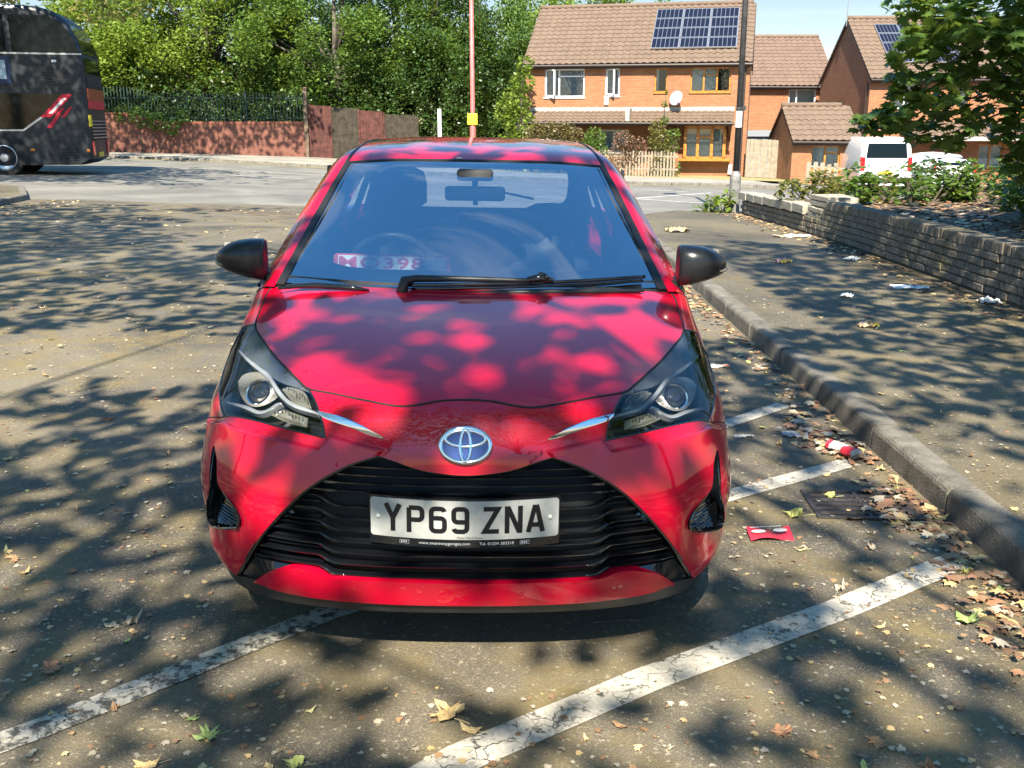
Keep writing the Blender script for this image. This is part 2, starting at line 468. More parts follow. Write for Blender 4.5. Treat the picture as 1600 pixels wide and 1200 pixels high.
# panel outlines on the body surface: (along, across)
EDGE = {
 'bonnet_edge': [(11.0,4.214),(10.761,4.34),(10.26,4.352),(9.33,4.351),(8.617,3.906),(8.109,3.473),(7.679,3.031),(7.418,2.77),(7.193,2.522),(7.085,2.051),(6.991,1.733),(6.903,1.448),(6.813,1.177),(6.771,0.91),(6.843,0.658),(6.952,0.407),(6.999,0.156),(7.0,0.0)],
 'headlight': [(9.33,4.351),(8.617,3.906),(8.109,3.473),(7.679,3.031),(7.418,2.77),(7.193,2.522),(6.87,2.319),(6.532,2.151),(6.137,2.001),(5.669,1.924),(5.762,2.161),(5.896,2.579),(5.98,3.073),(5.965,3.598),(5.878,4.05),(5.755,4.295),(5.928,4.525),(6.339,4.992),(6.798,5.545),(7.5,5.924),(8.357,5.929),(8.732,5.398),(9.37,5.09),(9.385,4.718)],
 'wing_top': [(6.55,2.174),(6.488,1.974),(6.291,1.616),(5.907,1.211),(5.648,1.074)],
 'wing_bottom': [(6.356,2.095),(6.261,2.013),(6.004,1.634),(5.745,1.328),(5.599,1.134),(5.603,1.074)],
 'grille_edge': [(4.588,0.0),(4.618,0.243),(4.728,0.606),(4.97,0.97),(5.117,1.184),(4.808,1.577),(4.384,1.923),(3.911,2.214),(3.387,2.467),(2.818,2.773),(2.169,3.186),(1.475,3.643),(0.734,4.139)],
 'chin_edge': [(0.734,4.139),(0.929,3.683),(1.022,3.342),(1.021,3.041),(0.917,2.783),(0.829,2.162),(0.759,1.629),(0.696,0.88),(0.628,0.0)],
 'strip_top': [(1.022,3.342),(1.462,2.978),(1.667,2.705),(1.808,2.392),(1.795,2.172),(1.652,1.914),(1.625,1.607),(1.624,0.864),(1.589,0.0)],
 'vent': [(4.616,4.461),(4.14,4.226),(3.506,4.155),(3.266,3.898),(3.049,3.58),(2.775,3.456),(2.583,3.512),(2.46,3.691),(2.171,4.564),(1.839,5.755),(1.929,6.071),(2.91,4.792),(3.714,4.571),(4.407,4.549)],
 'lamp': [(7.095,3.767)],
 'lamp_r': [(7.003,4.131),(7.168,3.467),(7.498,3.931),(6.712,3.599)],
 'strip_a': [(8.288,4.953),(7.973,4.407),(7.702,3.881),(7.512,3.545),(7.145,3.221),(6.863,2.939),(6.689,2.666),(6.556,2.31),(6.473,2.144)],
 'strip_b': [(6.281,4.494),(6.346,3.743),(6.305,3.354),(6.42,3.168),(6.655,3.045),(6.727,2.946)],
 'running': [(7.195,3.132),(7.295,3.029),(7.28,2.856),(7.151,2.613),(6.689,2.36),(6.711,2.51),(6.833,2.767)],
 'signal': [(6.367,3.093),(6.605,2.9),(6.527,2.662),(6.398,2.35),(6.081,2.294),(6.175,2.639)],
 'bowl': [(7.141,4.501),(7.409,4.399),(7.589,4.068),(7.579,3.731),(7.286,3.423),(6.926,3.132),(6.735,3.224),(6.525,3.423),(6.459,3.683),(6.597,3.962),(6.849,4.259)],
 'emblem': [(5.457,0.334),(5.471,0.399),(6.1,0.029),(4.865,0.035)],
 'cover': [(8.386,5.149),(8.021,4.422),(7.756,3.898),(7.531,3.499),(7.373,3.182),(7.295,2.888),(7.222,2.682),(7.161,2.527)],
}
# ---------------------------------------------------------------- the red hatchback
def glass_mat(name, tint=(.8, .86, .86), refl=1.0, base=0.0, ior=1.5):
    m = bpy.data.materials.new(name); m.use_nodes = True
    N, L = nodes_of(m); N.clear()
    o = N.new('ShaderNodeOutputMaterial'); t = N.new('ShaderNodeBsdfTransparent'); g = N.new('ShaderNodeBsdfGlossy')
    t.inputs[0].default_value = (*tint, 1); g.inputs['Roughness'].default_value = .01
    f = N.new('ShaderNodeFresnel'); f.inputs['IOR'].default_value = ior
    a = N.new('ShaderNodeMath'); a.operation = 'MULTIPLY_ADD'; a.inputs[1].default_value = refl; a.inputs[2].default_value = base; a.use_clamp = True
    x = N.new('ShaderNodeMixShader')
    L.new(f.outputs[0], a.inputs[0]); L.new(a.outputs[0], x.inputs[0]); L.new(t.outputs[0], x.inputs[1]); L.new(g.outputs[0], x.inputs[2]); L.new(x.outputs[0], o.inputs[0])
    return m


def paint():
    m, g = newmat('red_paint', .32, coat=1.0, coat_rough=.015)
    v = g.obj()
    n = g.noise(v, 900, 1, .5)
    g.put(g.b.inputs['Base Color'], g.ramp(n, [(.3, (.38, .000, .014)), (.7, (.48, .001, .024))]))
    d = g.noise(v, 3.5, 6, .7, 1.2)                       # dusty, scratched clear coat
    g.put(g.b.inputs['Coat Roughness'], g.ramp(d, [(.45, .012), (.75, .10)]))
    g.put(g.b.inputs['Roughness'], .45); g.b.inputs['Specular IOR Level'].default_value = .15
    return m
M['paint'] = paint()
M['gloss_black'] = mat('gloss_black', (.006, .007, .009), .12, coat=.6)
M['black'] = mat('black_plastic', (.018, .019, .021), .42, var=.3, vscale=9)
M['matt_black'] = mat('matt_black', (.010, .010, .011), .75)
M['mirror_black'] = mat('mirror_black', (.010, .011, .013), .26)
M['rubber'] = mat('rubber', (.012, .012, .013), .55)
M['chrome'] = mat('chrome', (.78, .79, .80), .07, metal=1)
M['satin'] = mat('satin_silver', (.55, .58, .62), .32, metal=.7)
M['dark_satin'] = mat('dark_satin', (.14, .145, .15), .25, metal=1)
M['screen_glass'] = glass_mat('windscreen_glass', (.84, .94, .98), 2.0, .42, 1.55)
M['rear_glass'] = glass_mat('rear_glass', (.90, .93, .92), .8, .0)
M['side_glass'] = glass_mat('side_glass', (.55, .62, .62), 1.2, .02)
M['lamp_glass'] = glass_mat('lamp_glass', (.95, .96, .97), 1.1, .0)
M['interior'] = mat('interior_grey', (.030, .031, .034), .75)
M['fabric'] = mat('seat_fabric', (.035, .036, .04), .9)
M['white_plate'] = mat('white_plate', (.36, .36, .335), .4, var=.14, vscale=14)
M['plate_ink'] = mat('plate_ink', (.008, .008, .010), .3)
M['blue'] = mat('emblem_blue', (.001, .028, .15), .35, coat=.1)
M['tyre'] = mat('tyre', (.016, .016, .017), .8, bump=.3, bscale=60)
M['amber'] = mat('amber', (.55, .18, .03), .3)
M['clear'] = mat('clear_reflector', (.36, .35, .30), .22, metal=.7)

PS, NS = None, None
PS, NS = make(NET)

def smooth_line(pts, closed=False, n=5, corner=42):
    """Catmull-Rom through traced points, keeping sharp corners"""
    P = [Vector(p) for p in pts]; k = len(P); out = []
    def is_corner(i):
        if not closed and (i == 0 or i == k - 1): return True
        a = P[i] - P[i - 1]; b = P[(i + 1) % k] - P[i]
        if a.length < 1e-6 or b.length < 1e-6: return True
        return math.degrees(a.angle(b)) > corner
    C = [is_corner(i) for i in range(k)]
    for i in range(k if closed else k - 1):
        p1, p2 = P[i], P[(i + 1) % k]
        p0 = p1 - (p2 - p1) if C[i] else P[i - 1]
        p3 = p2 + (p2 - p1) if C[(i + 1) % k] else P[(i + 2) % k]
        for j in range(n):
            t = j / n
            out.append(tuple(.5 * ((2 * p1) + (p2 - p0) * t + (2 * p0 - 5 * p1 + 4 * p2 - p3) * t * t + (3 * p1 - p0 - 3 * p2 + p3) * t ** 3)))
    if not closed: out.append(tuple(P[-1]))
    return out

SL = {}
SL['bonnet_edge'] = smooth_line(EDGE['bonnet_edge'])
def shared(name):  # head lamp starts along the bonnet edge
    be = SL['bonnet_edge']; a = be[3 * 5:8 * 5 + 1]
    rest = smooth_line(EDGE['headlight'][5:] + [EDGE['headlight'][0]])
    return a + rest[1:-1]
SL['headlight'] = shared('headlight')
SL['grille_edge'] = smooth_line(EDGE['grille_edge'])
SL['chin_edge'] = smooth_line(EDGE['chin_edge'])
i3 = 2 * 5
SL['strip_top'] = smooth_line([EDGE['chin_edge'][2]] + EDGE['strip_top'][1:])
SL['vent'] = smooth_line(EDGE['vent'], True)
SL['skirt'] = [EDGE['grille_edge'][-1], (.80, 4.6), (.76, 5.4), (.74, 6.2), (.74, 8.0)]
SL['wing_gap'] = smooth_line([EDGE['headlight'][15], (5.62, 4.7), (5.45, 5.4), (5.3, 6.2), (5.2, 8.0)])
SL['skirt'][0] = SL['grille_edge'][-1]

# make sure normals point outwards
if NS(np.array(9.0), np.array(.5))[2] < 0:
    _N0 = NS
    NS = lambda u, v: -_N0(u, v)

def surf(u, v, off=0.0, side=1):
    u = np.asarray(u, float); v = np.asarray(v, float)
    p = PS(u, v); n = NS(u, v)
    p = p + n * np.asarray(off)[..., None] if np.ndim(off) else p + n * off
    if side < 0:
        p = p * np.array([-1, 1, 1]); n = n * np.array([-1, 1, 1])
    return p, n

def sst(t): t = np.clip(t, 0, 1); return t * t * (3 - 2 * t)
def seg_dist(x, z, A, B):
    """distance to segment AB in front elevation, and signed side (positive below)"""
    dx, dz = B[0] - A[0], B[1] - A[1]; L2 = dx * dx + dz * dz
    t = np.clip(((x - A[0]) * dx + (z - A[1]) * dz) / L2, 0, 1)
    qx, qz = A[0] + t * dx, A[1] + t * dz
    return np.hypot(x - qx, z - qz), (dx * (z - A[1]) - dz * (x - A[0]))
LEDGE = [(.80, .668), (.725, .705), (.60, .708), (.50, .708), (.405, .700), (.375, .735), (.30, .722), (.215, .708), (.245, .672)]
def LEDGE_D(x, z): return min(float(seg_dist(np.array(x), np.array(z), A, B)[0]) for A, B in zip(LEDGE, LEDGE[1:]))
def relief(u, v):
    """pressed-in shapes of the bumper: ledge under each lamp, proud flanks beside the nose, swollen corners"""
    p = PS(u, v); x = np.abs(p[..., 0]); z = p[..., 2]; out = np.zeros_like(x)
    path = LEDGE
    best = np.full_like(x, 9.0); sgn = np.zeros_like(x)
    for A, B in zip(path, path[1:]):
        d, s_ = seg_dist(x, z, A, B)
        m = d < best; best = np.where(m, d, best); sgn = np.where(m, s_, sgn)
    below = sgn > 0
    ledge = np.where(below, sst(best / .011) * .015 * np.exp(-np.maximum(0, best - .011) / .13), 0)
    ledge *= sst((z - .36) / .2) * sst((.84 - x) / .06)
    out += ledge
    out += .014 * np.exp(-((z - .285) / .045) ** 2) * np.exp(-((x - .75) / .10) ** 2)      # swollen corner below the vent
    out += -.010 * np.exp(-((z - .43) / .09) ** 2) * np.exp(-((x - .665) / .035) ** 2)      # hollow inboard of the vent
    nose = np.exp(-(x / .20) ** 4) * np.exp(-((z - .70) / .045) ** 2)
    out += .006 * nose
    return out * sst(u / .8)
def psurf(u, v, e=2e-3):
    """body surface including its pressed relief"""
    def q(a, b):
        return PS(a, b) + NS(a, b) * relief(a, b)[..., None]
    p = q(u, v); du = q(u + e, v) - q(u - e, v); dv = q(u, v + e) - q(u, v - e)
    n = np.cross(dv, du); n /= np.linalg.norm(n, axis=-1)[..., None] + 1e-12
    if (n * NS(u, v)).sum() < 0: n = -n
    return p, n

UMAX, VMAX = len(NET) - 1, 8
def split_surface():
    vs = []; es = []; key = {}
    def vid(p):
        k = (round(p[0], 4), round(p[1], 4))
        if k not in key: key[k] = len(vs); vs.append(Vector(k))
        return key[k]
    def line(pts, closed=False):
        ids = [vid(p) for p in pts]
        for a, b in zip(ids, ids[1:] + ([ids[0]] if closed else [])):
            if a != b: es.append((a, b))
    for nm in ('bonnet_edge', 'grille_edge', 'chin_edge', 'strip_top', 'skirt', 'wing_gap'): line(SL[nm])
    line(SL['headlight'], True); line(SL['vent'], True)
    bu = np.linspace(0, UMAX, 133); bv = np.linspace(0, VMAX, 97)
    near = np.array([tuple(v) for v in vs])
    for u in bu:
        for v in bv:
            if near.size and 0 < v and (((near - (u, v)) ** 2).sum(1).min() < .035 ** 2): continue
            vid((u, v))
    for u in np.arange(4.62, 6.3, .036):
        for v in np.arange(.85, 4.6, .036):
            if near.size and (((near - (u, v)) ** 2).sum(1).min() < .02 ** 2): continue
            p_ = PS(np.array(u), np.array(v)); 
            if LEDGE_D(p_[0], p_[2]) < .022: vid((u, v))
    for a in ((0, 0), (UMAX, 0), (UMAX, VMAX), (0, VMAX)): vid(a)
    r = geometry.delaunay_2d_cdt(vs, es, [], 0, 1e-5)
    V, E, F, oe = r[0], r[1], r[2], r[4]
    cons = {tuple(sorted(E[i])) for i in range(len(E)) if oe[i]}
    uv = np.array([tuple(v) for v in V])
    emap = {}
    for fi, f in enumerate(F):
        for a, b in zip(f, f[1:] + f[:1]): emap.setdefault(tuple(sorted((a, b))), []).append(fi)
    cent = np.array([uv[list(f)].mean(0) for f in F])
    reg = [-1] * len(F); out = {}
    seeds = {'bonnet': (9, .5), 'bumper': (6.2, .3), 'grille': (4.0, .5), 'strip': (.9, .5), 'chin': (.3, .5), 'wing': (9, 6), 'headlight': (7.3, 4.2), 'vent': (2.6, 4.3)}
    for nm, sd in seeds.items():
        s0 = int(((cent - sd) ** 2).sum(1).argmin()); st = [s0]; reg[s0] = nm; got = []
        while st:
            k = st.pop(); got.append(k)
            f = F[k]
            for a, b in zip(f, f[1:] + f[:1]):
                e = tuple(sorted((a, b)))
                if e in cons: continue
                for q in emap[e]:
                    if reg[q] == -1: reg[q] = nm; st.append(q)
        out[nm] = [F[k] for k in got]
    return uv, out

UVP, REG = split_surface()
for _k in REG: print('region', _k, len(REG[_k]))

def panel(name, faces, material, parent, sides=(1,), off=0.0, rim=.018, rim_mat=None, pressed=False):
    """a body panel with inward-turned edges and the body's own smooth normals"""
    V = []; Nn = []; F = []; MI = []
    used = sorted({i for f in faces for i in f}); uv = UVP[used]; idx = {k: i for i, k in enumerate(used)}
    o = off(uv) if callable(off) else off
    cen = {}
    for si, sd in enumerate(sides):
        if pressed:
            P, NN = psurf(uv[:, 0], uv[:, 1])
            if sd < 0: P = P * np.array([-1, 1, 1]); NN = NN * np.array([-1, 1, 1])
        else: P, NN = surf(uv[:, 0], uv[:, 1], o, sd)
        base = len(V); mp_ = []
        for i, k in enumerate(used):
            if uv[i, 1] < 1e-6 and len(sides) == 2:
                if k in cen: mp_.append(cen[k]); continue
                cen[k] = len(V)
                NN[i, 0] = 0; P[i, 0] = 0
            mp_.append(len(V)); V.append(tuple(P[i])); Nn.append(tuple(NN[i] / np.linalg.norm(NN[i])))
        cnt = {}
        for f in faces:
            g = [mp_[idx[i]] for i in f]
            a, b, c = (np.array(V[i]) for i in g[:3])
            if np.dot(np.cross(b - a, c - a), Nn[g[0]]) < 0: g = g[::-1]
            F.append(tuple(g)); MI.append(0)
            for p, q in zip(f, f[1:] + f[:1]): cnt[tuple(sorted((p, q)))] = cnt.get(tuple(sorted((p, q))), 0) + 1
        if rim:
            rv = {}
            for (p, q), c in cnt.items():
                if c > 1 or (UVP[p][1] < 1e-6 and UVP[q][1] < 1e-6): continue
                ids = []
                for k in (p, q):
                    if k not in rv:
                        t = np.array(V[mp_[idx[k]]]); n = np.array(Nn[mp_[idx[k]]])
                        rv[k] = (len(V), len(V) + 1)
                        V.append(tuple(t)); V.append(tuple(t - n * rim)); Nn.append(None); Nn.append(None)
                    ids.append(rv[k])
                F.append((ids[0][0], ids[1][0], ids[1][1], ids[0][1])); MI.append(1 if rim_mat else 0)
    me = bpy.data.meshes.new(name); me.from_pydata(V, [], F)
    me.materials.append(material)
    if rim_mat:
        me.materials.append(rim_mat); me.polygons.foreach_set('material_index', MI)
    me.polygons.foreach_set('use_smooth', [True] * len(F)); me.update()
    vn = []
    tmp = [tuple(v.normal) for v in me.vertices]
    for i, n in enumerate(Nn): vn.append(n if n is not None else tmp[i])
    me.normals_split_custom_set_from_vertices(vn)
    ob = bpy.data.objects.new(name, me); COL.objects.link(ob); ob.parent = parent
    return ob

def seam_line(mb, line, side, r=.0022, off=-.0004, step=1):
    a = np.array(line); P, n = surf(a[:, 0], a[:, 1], off, side)
    mb.tube([tuple(p) for p in P[::step]] , r, 5)

car = empty('parked_car', (-.138, 2.53, .0022), 0, 'glossy red hatchback with white number plate YP69 ZNA parked across white bay lines', 'car')
car.rotation_euler = (0, R(.97), R(1.3))
BOTH = (1, -1)
panel('bonnet', REG['bonnet'], M['paint'], car, BOTH, rim_mat=M['matt_black'])
bumper = panel('bumper', REG['bumper'], M['paint'], car, BOTH, rim=.03, rim_mat=M['gloss_black'], pressed=True)
panel('lower_lip', REG['strip'], M['paint'], bumper, BOTH, off=lambda q: .004 + .010 * np.sin(np.clip((q[:, 0] - .6) / .75, 0, 1) * np.pi), rim=.03)
panel('chin_spoiler', REG['chin'], M['black'], bumper, BOTH, off=.001)
for sd in BOTH: panel('front_wing', REG['wing'], M['paint'], car, (sd,), rim_mat=M['matt_black'])
mb = MB()
for sd in BOTH:
    seam_line(mb, SL['bonnet_edge'], sd, .0038)
    seam_line(mb, SL['wing_gap'], sd, .0022)
mb.build('panel_gap', M['matt_black'], car, True)

# --- front surface lookup: (x, z) -> point and normal on the nose
_uu, _vv = np.meshgrid(np.linspace(0, UMAX, 111), np.linspace(0, VMAX, 81), indexing='ij')
_G = PS(_uu, _vv)
_q = [(i * 81 + j, i * 81 + j + 1, (i + 1) * 81 + j + 1, (i + 1) * 81 + j) for i in range(110) for j in range(80)]
FB = BVHTree.FromPolygons([Vector(p) for p in _G.reshape(-1, 3)], _q)
def front(x, z, off=0.0):
    h = FB.ray_cast(Vector((abs(x), -1, z)), Vector((0, 1, 0)))
    if h[0] is None: return None, None
    n = h[1]
    if n.y > 0: n = -n
    p = h[0] + n * off
    if x < 0: p = Vector((-p.x, p.y, p.z)); n = Vector((-n.x, n.y, n.z))
    return p, n

# --- grille
gr = panel('grille', REG['grille'], M['matt_black'], car, BOTH, off=-.055, rim=0)
fr = MB()
for sd in BOTH:
    seam_line(fr, SL['grille_edge'], sd, .007, -.006)
fr.build('grille_frame', M['gloss_black'], gr, True)
# region membership in front elevation
gp = [surf(*np.array(SL['grille_edge']).T)[0], surf(*np.array(SL['chin_edge']).T)[0], surf(*np.array(SL['strip_top']).T)[0]]
gpoly = [(p[0], p[2]) for p in gp[0]] + [(p[0], p[2]) for p in gp[1][1:i3 + 1]] + [(p[0], p[2]) for p in gp[2][1:]]
def span(z):
    xs = []
    P = gpoly + [gpoly[0]]
    for (x0, z0), (x1, z1) in zip(P, P[1:]):
        if (z0 - z) * (z1 - z) < 0: xs.append(x0 + (x1 - x0) * (z - z0) / (z1 - z0))
    return xs
def slat(z0, kink=True, lift=.026, h=.0028, d=.026, xa=.345, xb=.42):
    pts = []
    xs = np.arange(-.80, .801, .012)
    for x in xs:
        a = abs(x)
        t = min(1, max(0, (a - xa) / (xb - xa))); t = t * t * (3 - 2 * t)
        z = z0 + (lift * t if kink else 0)
        sp = [s for s in span(z)]
        if not sp: continue
        if a > max(sp) - .004 or (len(sp) > 1 and a < min(sp) - .0): continue
        pts.append((x, z, t))
    return pts, h, d
def lay_slat(mb, pts, h, d, off0):
    rows = []
    runs = []; cur = []
    for p in pts:
        if cur and p[0] - cur[-1][0] > .02: runs.append(cur); cur = []
        cur.append(p)
    runs.append(cur)
    for run in runs:
        if len(run) < 3: continue
        G = []
        for x, z, t in run:
            f = 4 * t * (1 - t)
            hh = h * (1 + .9 * f); o = off0 + .010 * f
            ring = []
            for dz, dd in ((hh, -.004), (hh * .4, 0), (-hh * .6, -.001), (-hh, -.006), (-hh * .6, -d), (hh, -d)):
                p, n = front(x, z + dz, o + dd)
                if p is None: p, n = front(x, z, o + dd)
                ring.append(tuple(p))
            ring.append(ring[0]); G.append(ring)
        mb.grid(G)
sb = MB()
zs_main = [.325, .362, .399, .436, .473, .510, .547]
for z in zs_main[:]:
    lay_slat(sb, *slat(z, True), -.012)
for z in (.590, .612, .634, .656):
    lay_slat(sb, *slat(z, False, h=.0035), -.014)
sb.build('slat', M['gloss_black'], gr, True, angle=50)
sb = MB()
for k in range(14):        # fine slats outboard of the fins
    z = .285 + k * .0245
    pts, h, d = slat(z, False, h=.0022)
    lay_slat(sb, [p for p in pts if abs(p[0]) > .40], h, d, -.020)
for sd in BOTH:
    q_ = MB(); ok = {i for i, p in enumerate(sb.v) if p[0] * sd > 0}
    ids = sorted(ok); mp_ = {i: k for k, i in enumerate(ids)}
    q_.add([sb.v[i] for i in ids], [tuple(mp_[i] for i in f) for f in sb.f if all(i in ok for i in f)])
    q_.build('fine_slat', M['gloss_black'], gr, True, angle=50)
# flat gloss surround below the slats
for x0 in (-1, 1):
    sb = MB(); G = []
    for x in np.linspace(.0, .70, 40):
        zt = min((s for s in [max([q for q in (z for z in np.linspace(.24, .42, 60)) if True])]), default=.3)
        row = []
        lo = None
        for z in np.linspace(.225, .345, 40):
            sp = span(z)
            if sp and x < max(sp) and (len(sp) < 2 or x > min(sp)):
                lo = z; break
        if lo is None: continue
        hi = .305 if x < .36 else .305 + .03 * min(1, (x - .36) / .1)
        if hi <= lo: continue
        for t in (0, .5, 1):
            p, n = front(x * x0, lo + (hi - lo) * t, -.008 - .012 * t); row.append(tuple(p))
        G.append(row)
    if len(G) > 2: sb.grid(G)
    sb.build('grille_surround', M['gloss_black'], gr, True)

# --- number plate
plate = empty('number_plate'); plate.parent = car
def plate_pt(a, b, off):
    """a,b in metres from the plate centre; the plate bends with the bumper"""
    y = .55 * a * a - .006 - .035 * (b)  * 0
    return (a, y - .012 - off, .527 + b)
def plate_sheet(mb, x0, x1, z0, z1, off, thick=.003, nx=26, r=.0):
    pts = []
    if r:
        for cx, cz, a0 in ((x1 - r, z1 - r, 0), (x0 + r, z1 - r, 90), (x0 + r, z0 + r, 180), (x1 - r, z0 + r, 270)):
            for k in range(5): a = R(a0 + k * 22.5); pts.append((cx + r * math.cos(a), cz + r * math.sin(a)))
    xs = np.linspace(x0, x1, nx + 1)
    def zr(x):
        if not r: return z0, z1
        d = max(0, max(x0 + r - x, x - (x1 - r))); e = r - math.sqrt(max(0, r * r - d * d))
        return z0 + e, z1 - e
    if r: xs = np.array(sorted(set([*xs] + [x0 + r * k for k in (0.02, .15, .4, .7, 1)] + [x1 - r * k for k in (0.02, .15, .4, .7, 1)])))
    A = [[plate_pt(x, zr(x)[0], off), plate_pt(x, zr(x)[1], off)] for x in xs]
    B = [[plate_pt(x, zr(x)[0], off - thick), plate_pt(x, zr(x)[1], off - thick)] for x in xs]
    mb.grid([[b[0], a[0], a[1], b[1]] for a, b in zip(A, B)])
    mb.add([*B[0], *A[0][::-1]], [(0, 1, 2, 3)]); mb.add([*B[-1], *A[-1][::-1]], [(3, 2, 1, 0)])
b = MB(); plate_sheet(b, -.262, .262, -.079, .063, .0, .016, r=.004); b.build('plate_surround', M['gloss_black'], plate)
b = MB(); plate_sheet(b, -.258, .258, -.054, .057, .0035, .0035, r=.009); b.build('plate_face', M['white_plate'], plate)
# characters, as strokes: cell 50 x 79 mm, stroke 14 mm
def arc(cx, cz, rx, rz, a0, a1, n=7):
    return [(cx + rx * math.cos(R(a0 + (a1 - a0) * i / n)), cz + rz * math.sin(R(a0 + (a1 - a0) * i / n))) for i in range(n + 1)]
w_, h_ = .018, .0325
q = .011
GL = {
 'Y': [[(-.019, .0395), (0, -.001), (0, -.0395)], [(.019, .0395), (0, -.001)]],
 'P': [[(-w_, -.0395), (-w_, h_)], [(-w_, h_), (w_ - q, h_)] + arc(w_ - q, h_ - q, q, q, 90, 0) + arc(w_ - q, -.002 + q, q, q, 0, -90) + [(-w_, -.002)]],
 '6': [arc(w_ - q, h_ - q, q, q, 15, 90) + arc(-w_ + q, h_ - q, q, q, 90, 180) + arc(-w_ + q, -h_ + q, q, q, 180, 270) + arc(w_ - q, -h_ + q, q, q, 270, 360) + arc(w_ - q, .005 - q, q, q, 0, 90) + [(-w_, .005)]],
 'Z': [[(-.021, h_), (w_, h_), (-w_, -h_), (.021, -h_)]],
 'N': [[(-w_, -.0395), (-w_, .0395)], [(-w_ + .002, .037), (w_ - .002, -.037)], [(w_, .0395), (w_, -.0395)]],
 'A': [[(-.020, -.0395), (-.002, .0395)], [(.020, -.0395), (.002, .0395)], [(-.012, -.018), (.012, -.018)]],
}
GL['9'] = [[(-x, -z) for x, z in st] for st in GL['6']]
def stroke(mb, pts, w, fn, off, ext=0):
    P = []
    for a, b in pts:
        v_ = Vector((a, b))
        if not P or (v_ - P[-1]).length > 1e-4: P.append(v_)
    L_, R_ = [], []
    for i, p in enumerate(P):
        t0 = (P[i] - P[i - 1]).normalized() if i else (P[1] - P[0]).normalized()
        t1 = (P[i + 1] - P[i]).normalized() if i < len(P) - 1 else t0
        t = (t0 + t1).normalized(); n = Vector((-t.y, t.x)); k = 1 / max(.35, n.dot(Vector((-t0.y, t0.x))))
        L_.append(p + n * w * k); R_.append(p - n * w * k)
    mb.grid([[fn(a.x, a.y, off), fn(b.x, b.y, off)] for a, b in zip(L_, R_)])
for ch, cx in (('Y', -.196), ('P', -.1335), ('6', -.0725), ('9', -.0115), ('Z', .0725), ('N', .1335), ('A', .194)):
    b = MB()
    for k_, st in enumerate(GL[ch]): stroke(b, st, .0066, lambda a, c_, o: plate_pt(a + cx, c_ + .003, o), .0046 + .0003 * k_)
    b.build('character', M['plate_ink'], plate)

def text_mesh(mb, s, size, fn, off, align='CENTER', bold=0.0):
    c = bpy.data.curves.new('txt', 'FONT'); c.body = s; c.size = size; c.align_x = align; c.resolution_u = 2; c.offset = bold; c.space_character = 1.12 if bold else 1.0
    o = bpy.data.objects.new('txt', c); COL.objects.link(o)
    me = bpy.data.meshes.new_from_object(o.evaluated_get(bpy.context.evaluated_depsgraph_get()))
    mb.add([fn(v.co.x, v.co.y, off) for v in me.vertices], [tuple(p.vertices) for p in me.polygons])
    bpy.data.objects.remove(o); bpy.data.curves.remove(c); bpy.data.meshes.remove(me)
b = MB(); text_mesh(b, 'Motor Match Bolton', .0085, lambda a, c_, o: plate_pt(a + .015, c_ - .0505, o), .0046)
b.build('small_print', M['plate_ink'], plate)
M['grey_print'] = mat('grey_print', (.45, .45, .44), .4)
b = MB(); text_mesh(b, 'www.swanswaygarages.com', .0125, lambda a, c_, o: plate_pt(a - .055, c_ - .0705, o), .0015); b.build('web_address', M['grey_print'], plate)
b = MB(); text_mesh(b, 'Tel. 01204 383318', .0125, lambda a, c_, o: plate_pt(a + .088, c_ - .0705, o), .0015); b.build('phone_number', M['grey_print'], plate)
for cx in (-.165, .165):
    b = MB()
    for (x0, x1, z0, z1) in ((-.013, .013, .0045, .0055), (-.013, .013, -.0055, -.0045), (-.013, -.012, -.005, .005), (.012, .013, -.005, .005), (-.009, -.005, -.003, .003), (-.003, .001, -.003, .003), (.003, .007, -.003, .003)):
        b.add([plate_pt(cx + a, -.066 + c_, .0016) for a, c_ in ((x0, z0), (x1, z0), (x1, z1), (x0, z1))], [(0, 1, 2, 3)])
    b.build('badge_print', M['grey_print'], plate)
for cx in (-.236, .234):
    c_ = plate_pt(cx, .004, .0035)
    mb = MB(); mb.lathe([(.0062, 0), (.0058, .004), (.0035, .006), (0, .0064)], 14, Matrix.Translation(c_) @ Matrix.Rotation(R(90), 4, 'X'))
    mb.build('screw_cap', mat('screw_cap', (.66, .65, .56), .4), plate, True)

# --- emblem on the nose
p0, n0 = front(0.0, .722, .0165)
tx = Vector((1, 0, 0)); tz = n0.cross(tx).normalized()
if tz.z < 0: tz = -tz
def ring(mb, cx, cz, rx, rz, w, lift=0, wz=None):
    n = 44
    for i in range(n):
        pass
    G = []
    for i in range(n + 1):
        a = 2 * math.pi * i / n
        o = Vector((math.cos(a) * rx, math.sin(a) * rz)); t = Vector((math.cos(a) / rx, math.sin(a) / rz)).normalized()
        row = []
        for s_, hgt in ((1, 0), (.7, .0035), (0, .005), (-.7, .0035), (-1, 0)):
            q_ = o - t * w * (1 - s_) * .5
            row.append(tuple(p0 + tx * (cx + q_.x) + tz * (cz + q_.y) + n0 * (hgt + lift)))
        G.append(row)
    mb.grid(G)
em = MB()
vs = [tuple(p0 + tx * .071 * math.cos(a) + tz * .050 * math.sin(a) + n0 * .001) for a in np.linspace(0, 2 * math.pi, 40, endpoint=False)]
vb = [tuple(p0 + tx * .071 * math.cos(a) + tz * .050 * math.sin(a) - n0 * .02) for a in np.linspace(0, 2 * math.pi, 40, endpoint=False)]
em.add(vs + vb, [tuple(range(40))] + [(i, (i + 1) % 40, (i + 1) % 40 + 40, i + 40) for i in range(40)])
emb = em.build('emblem', M['blue'], car)
em = MB(); ring(em, 0, 0, .0735, .0525, .0125); ring(em, 0, .0185, .060, .0275, .0110, .001); ring(em, 0, -.001, .0195, .048, .0100, .002)
em.build('chrome_ring', M['chrome'], emb, True)

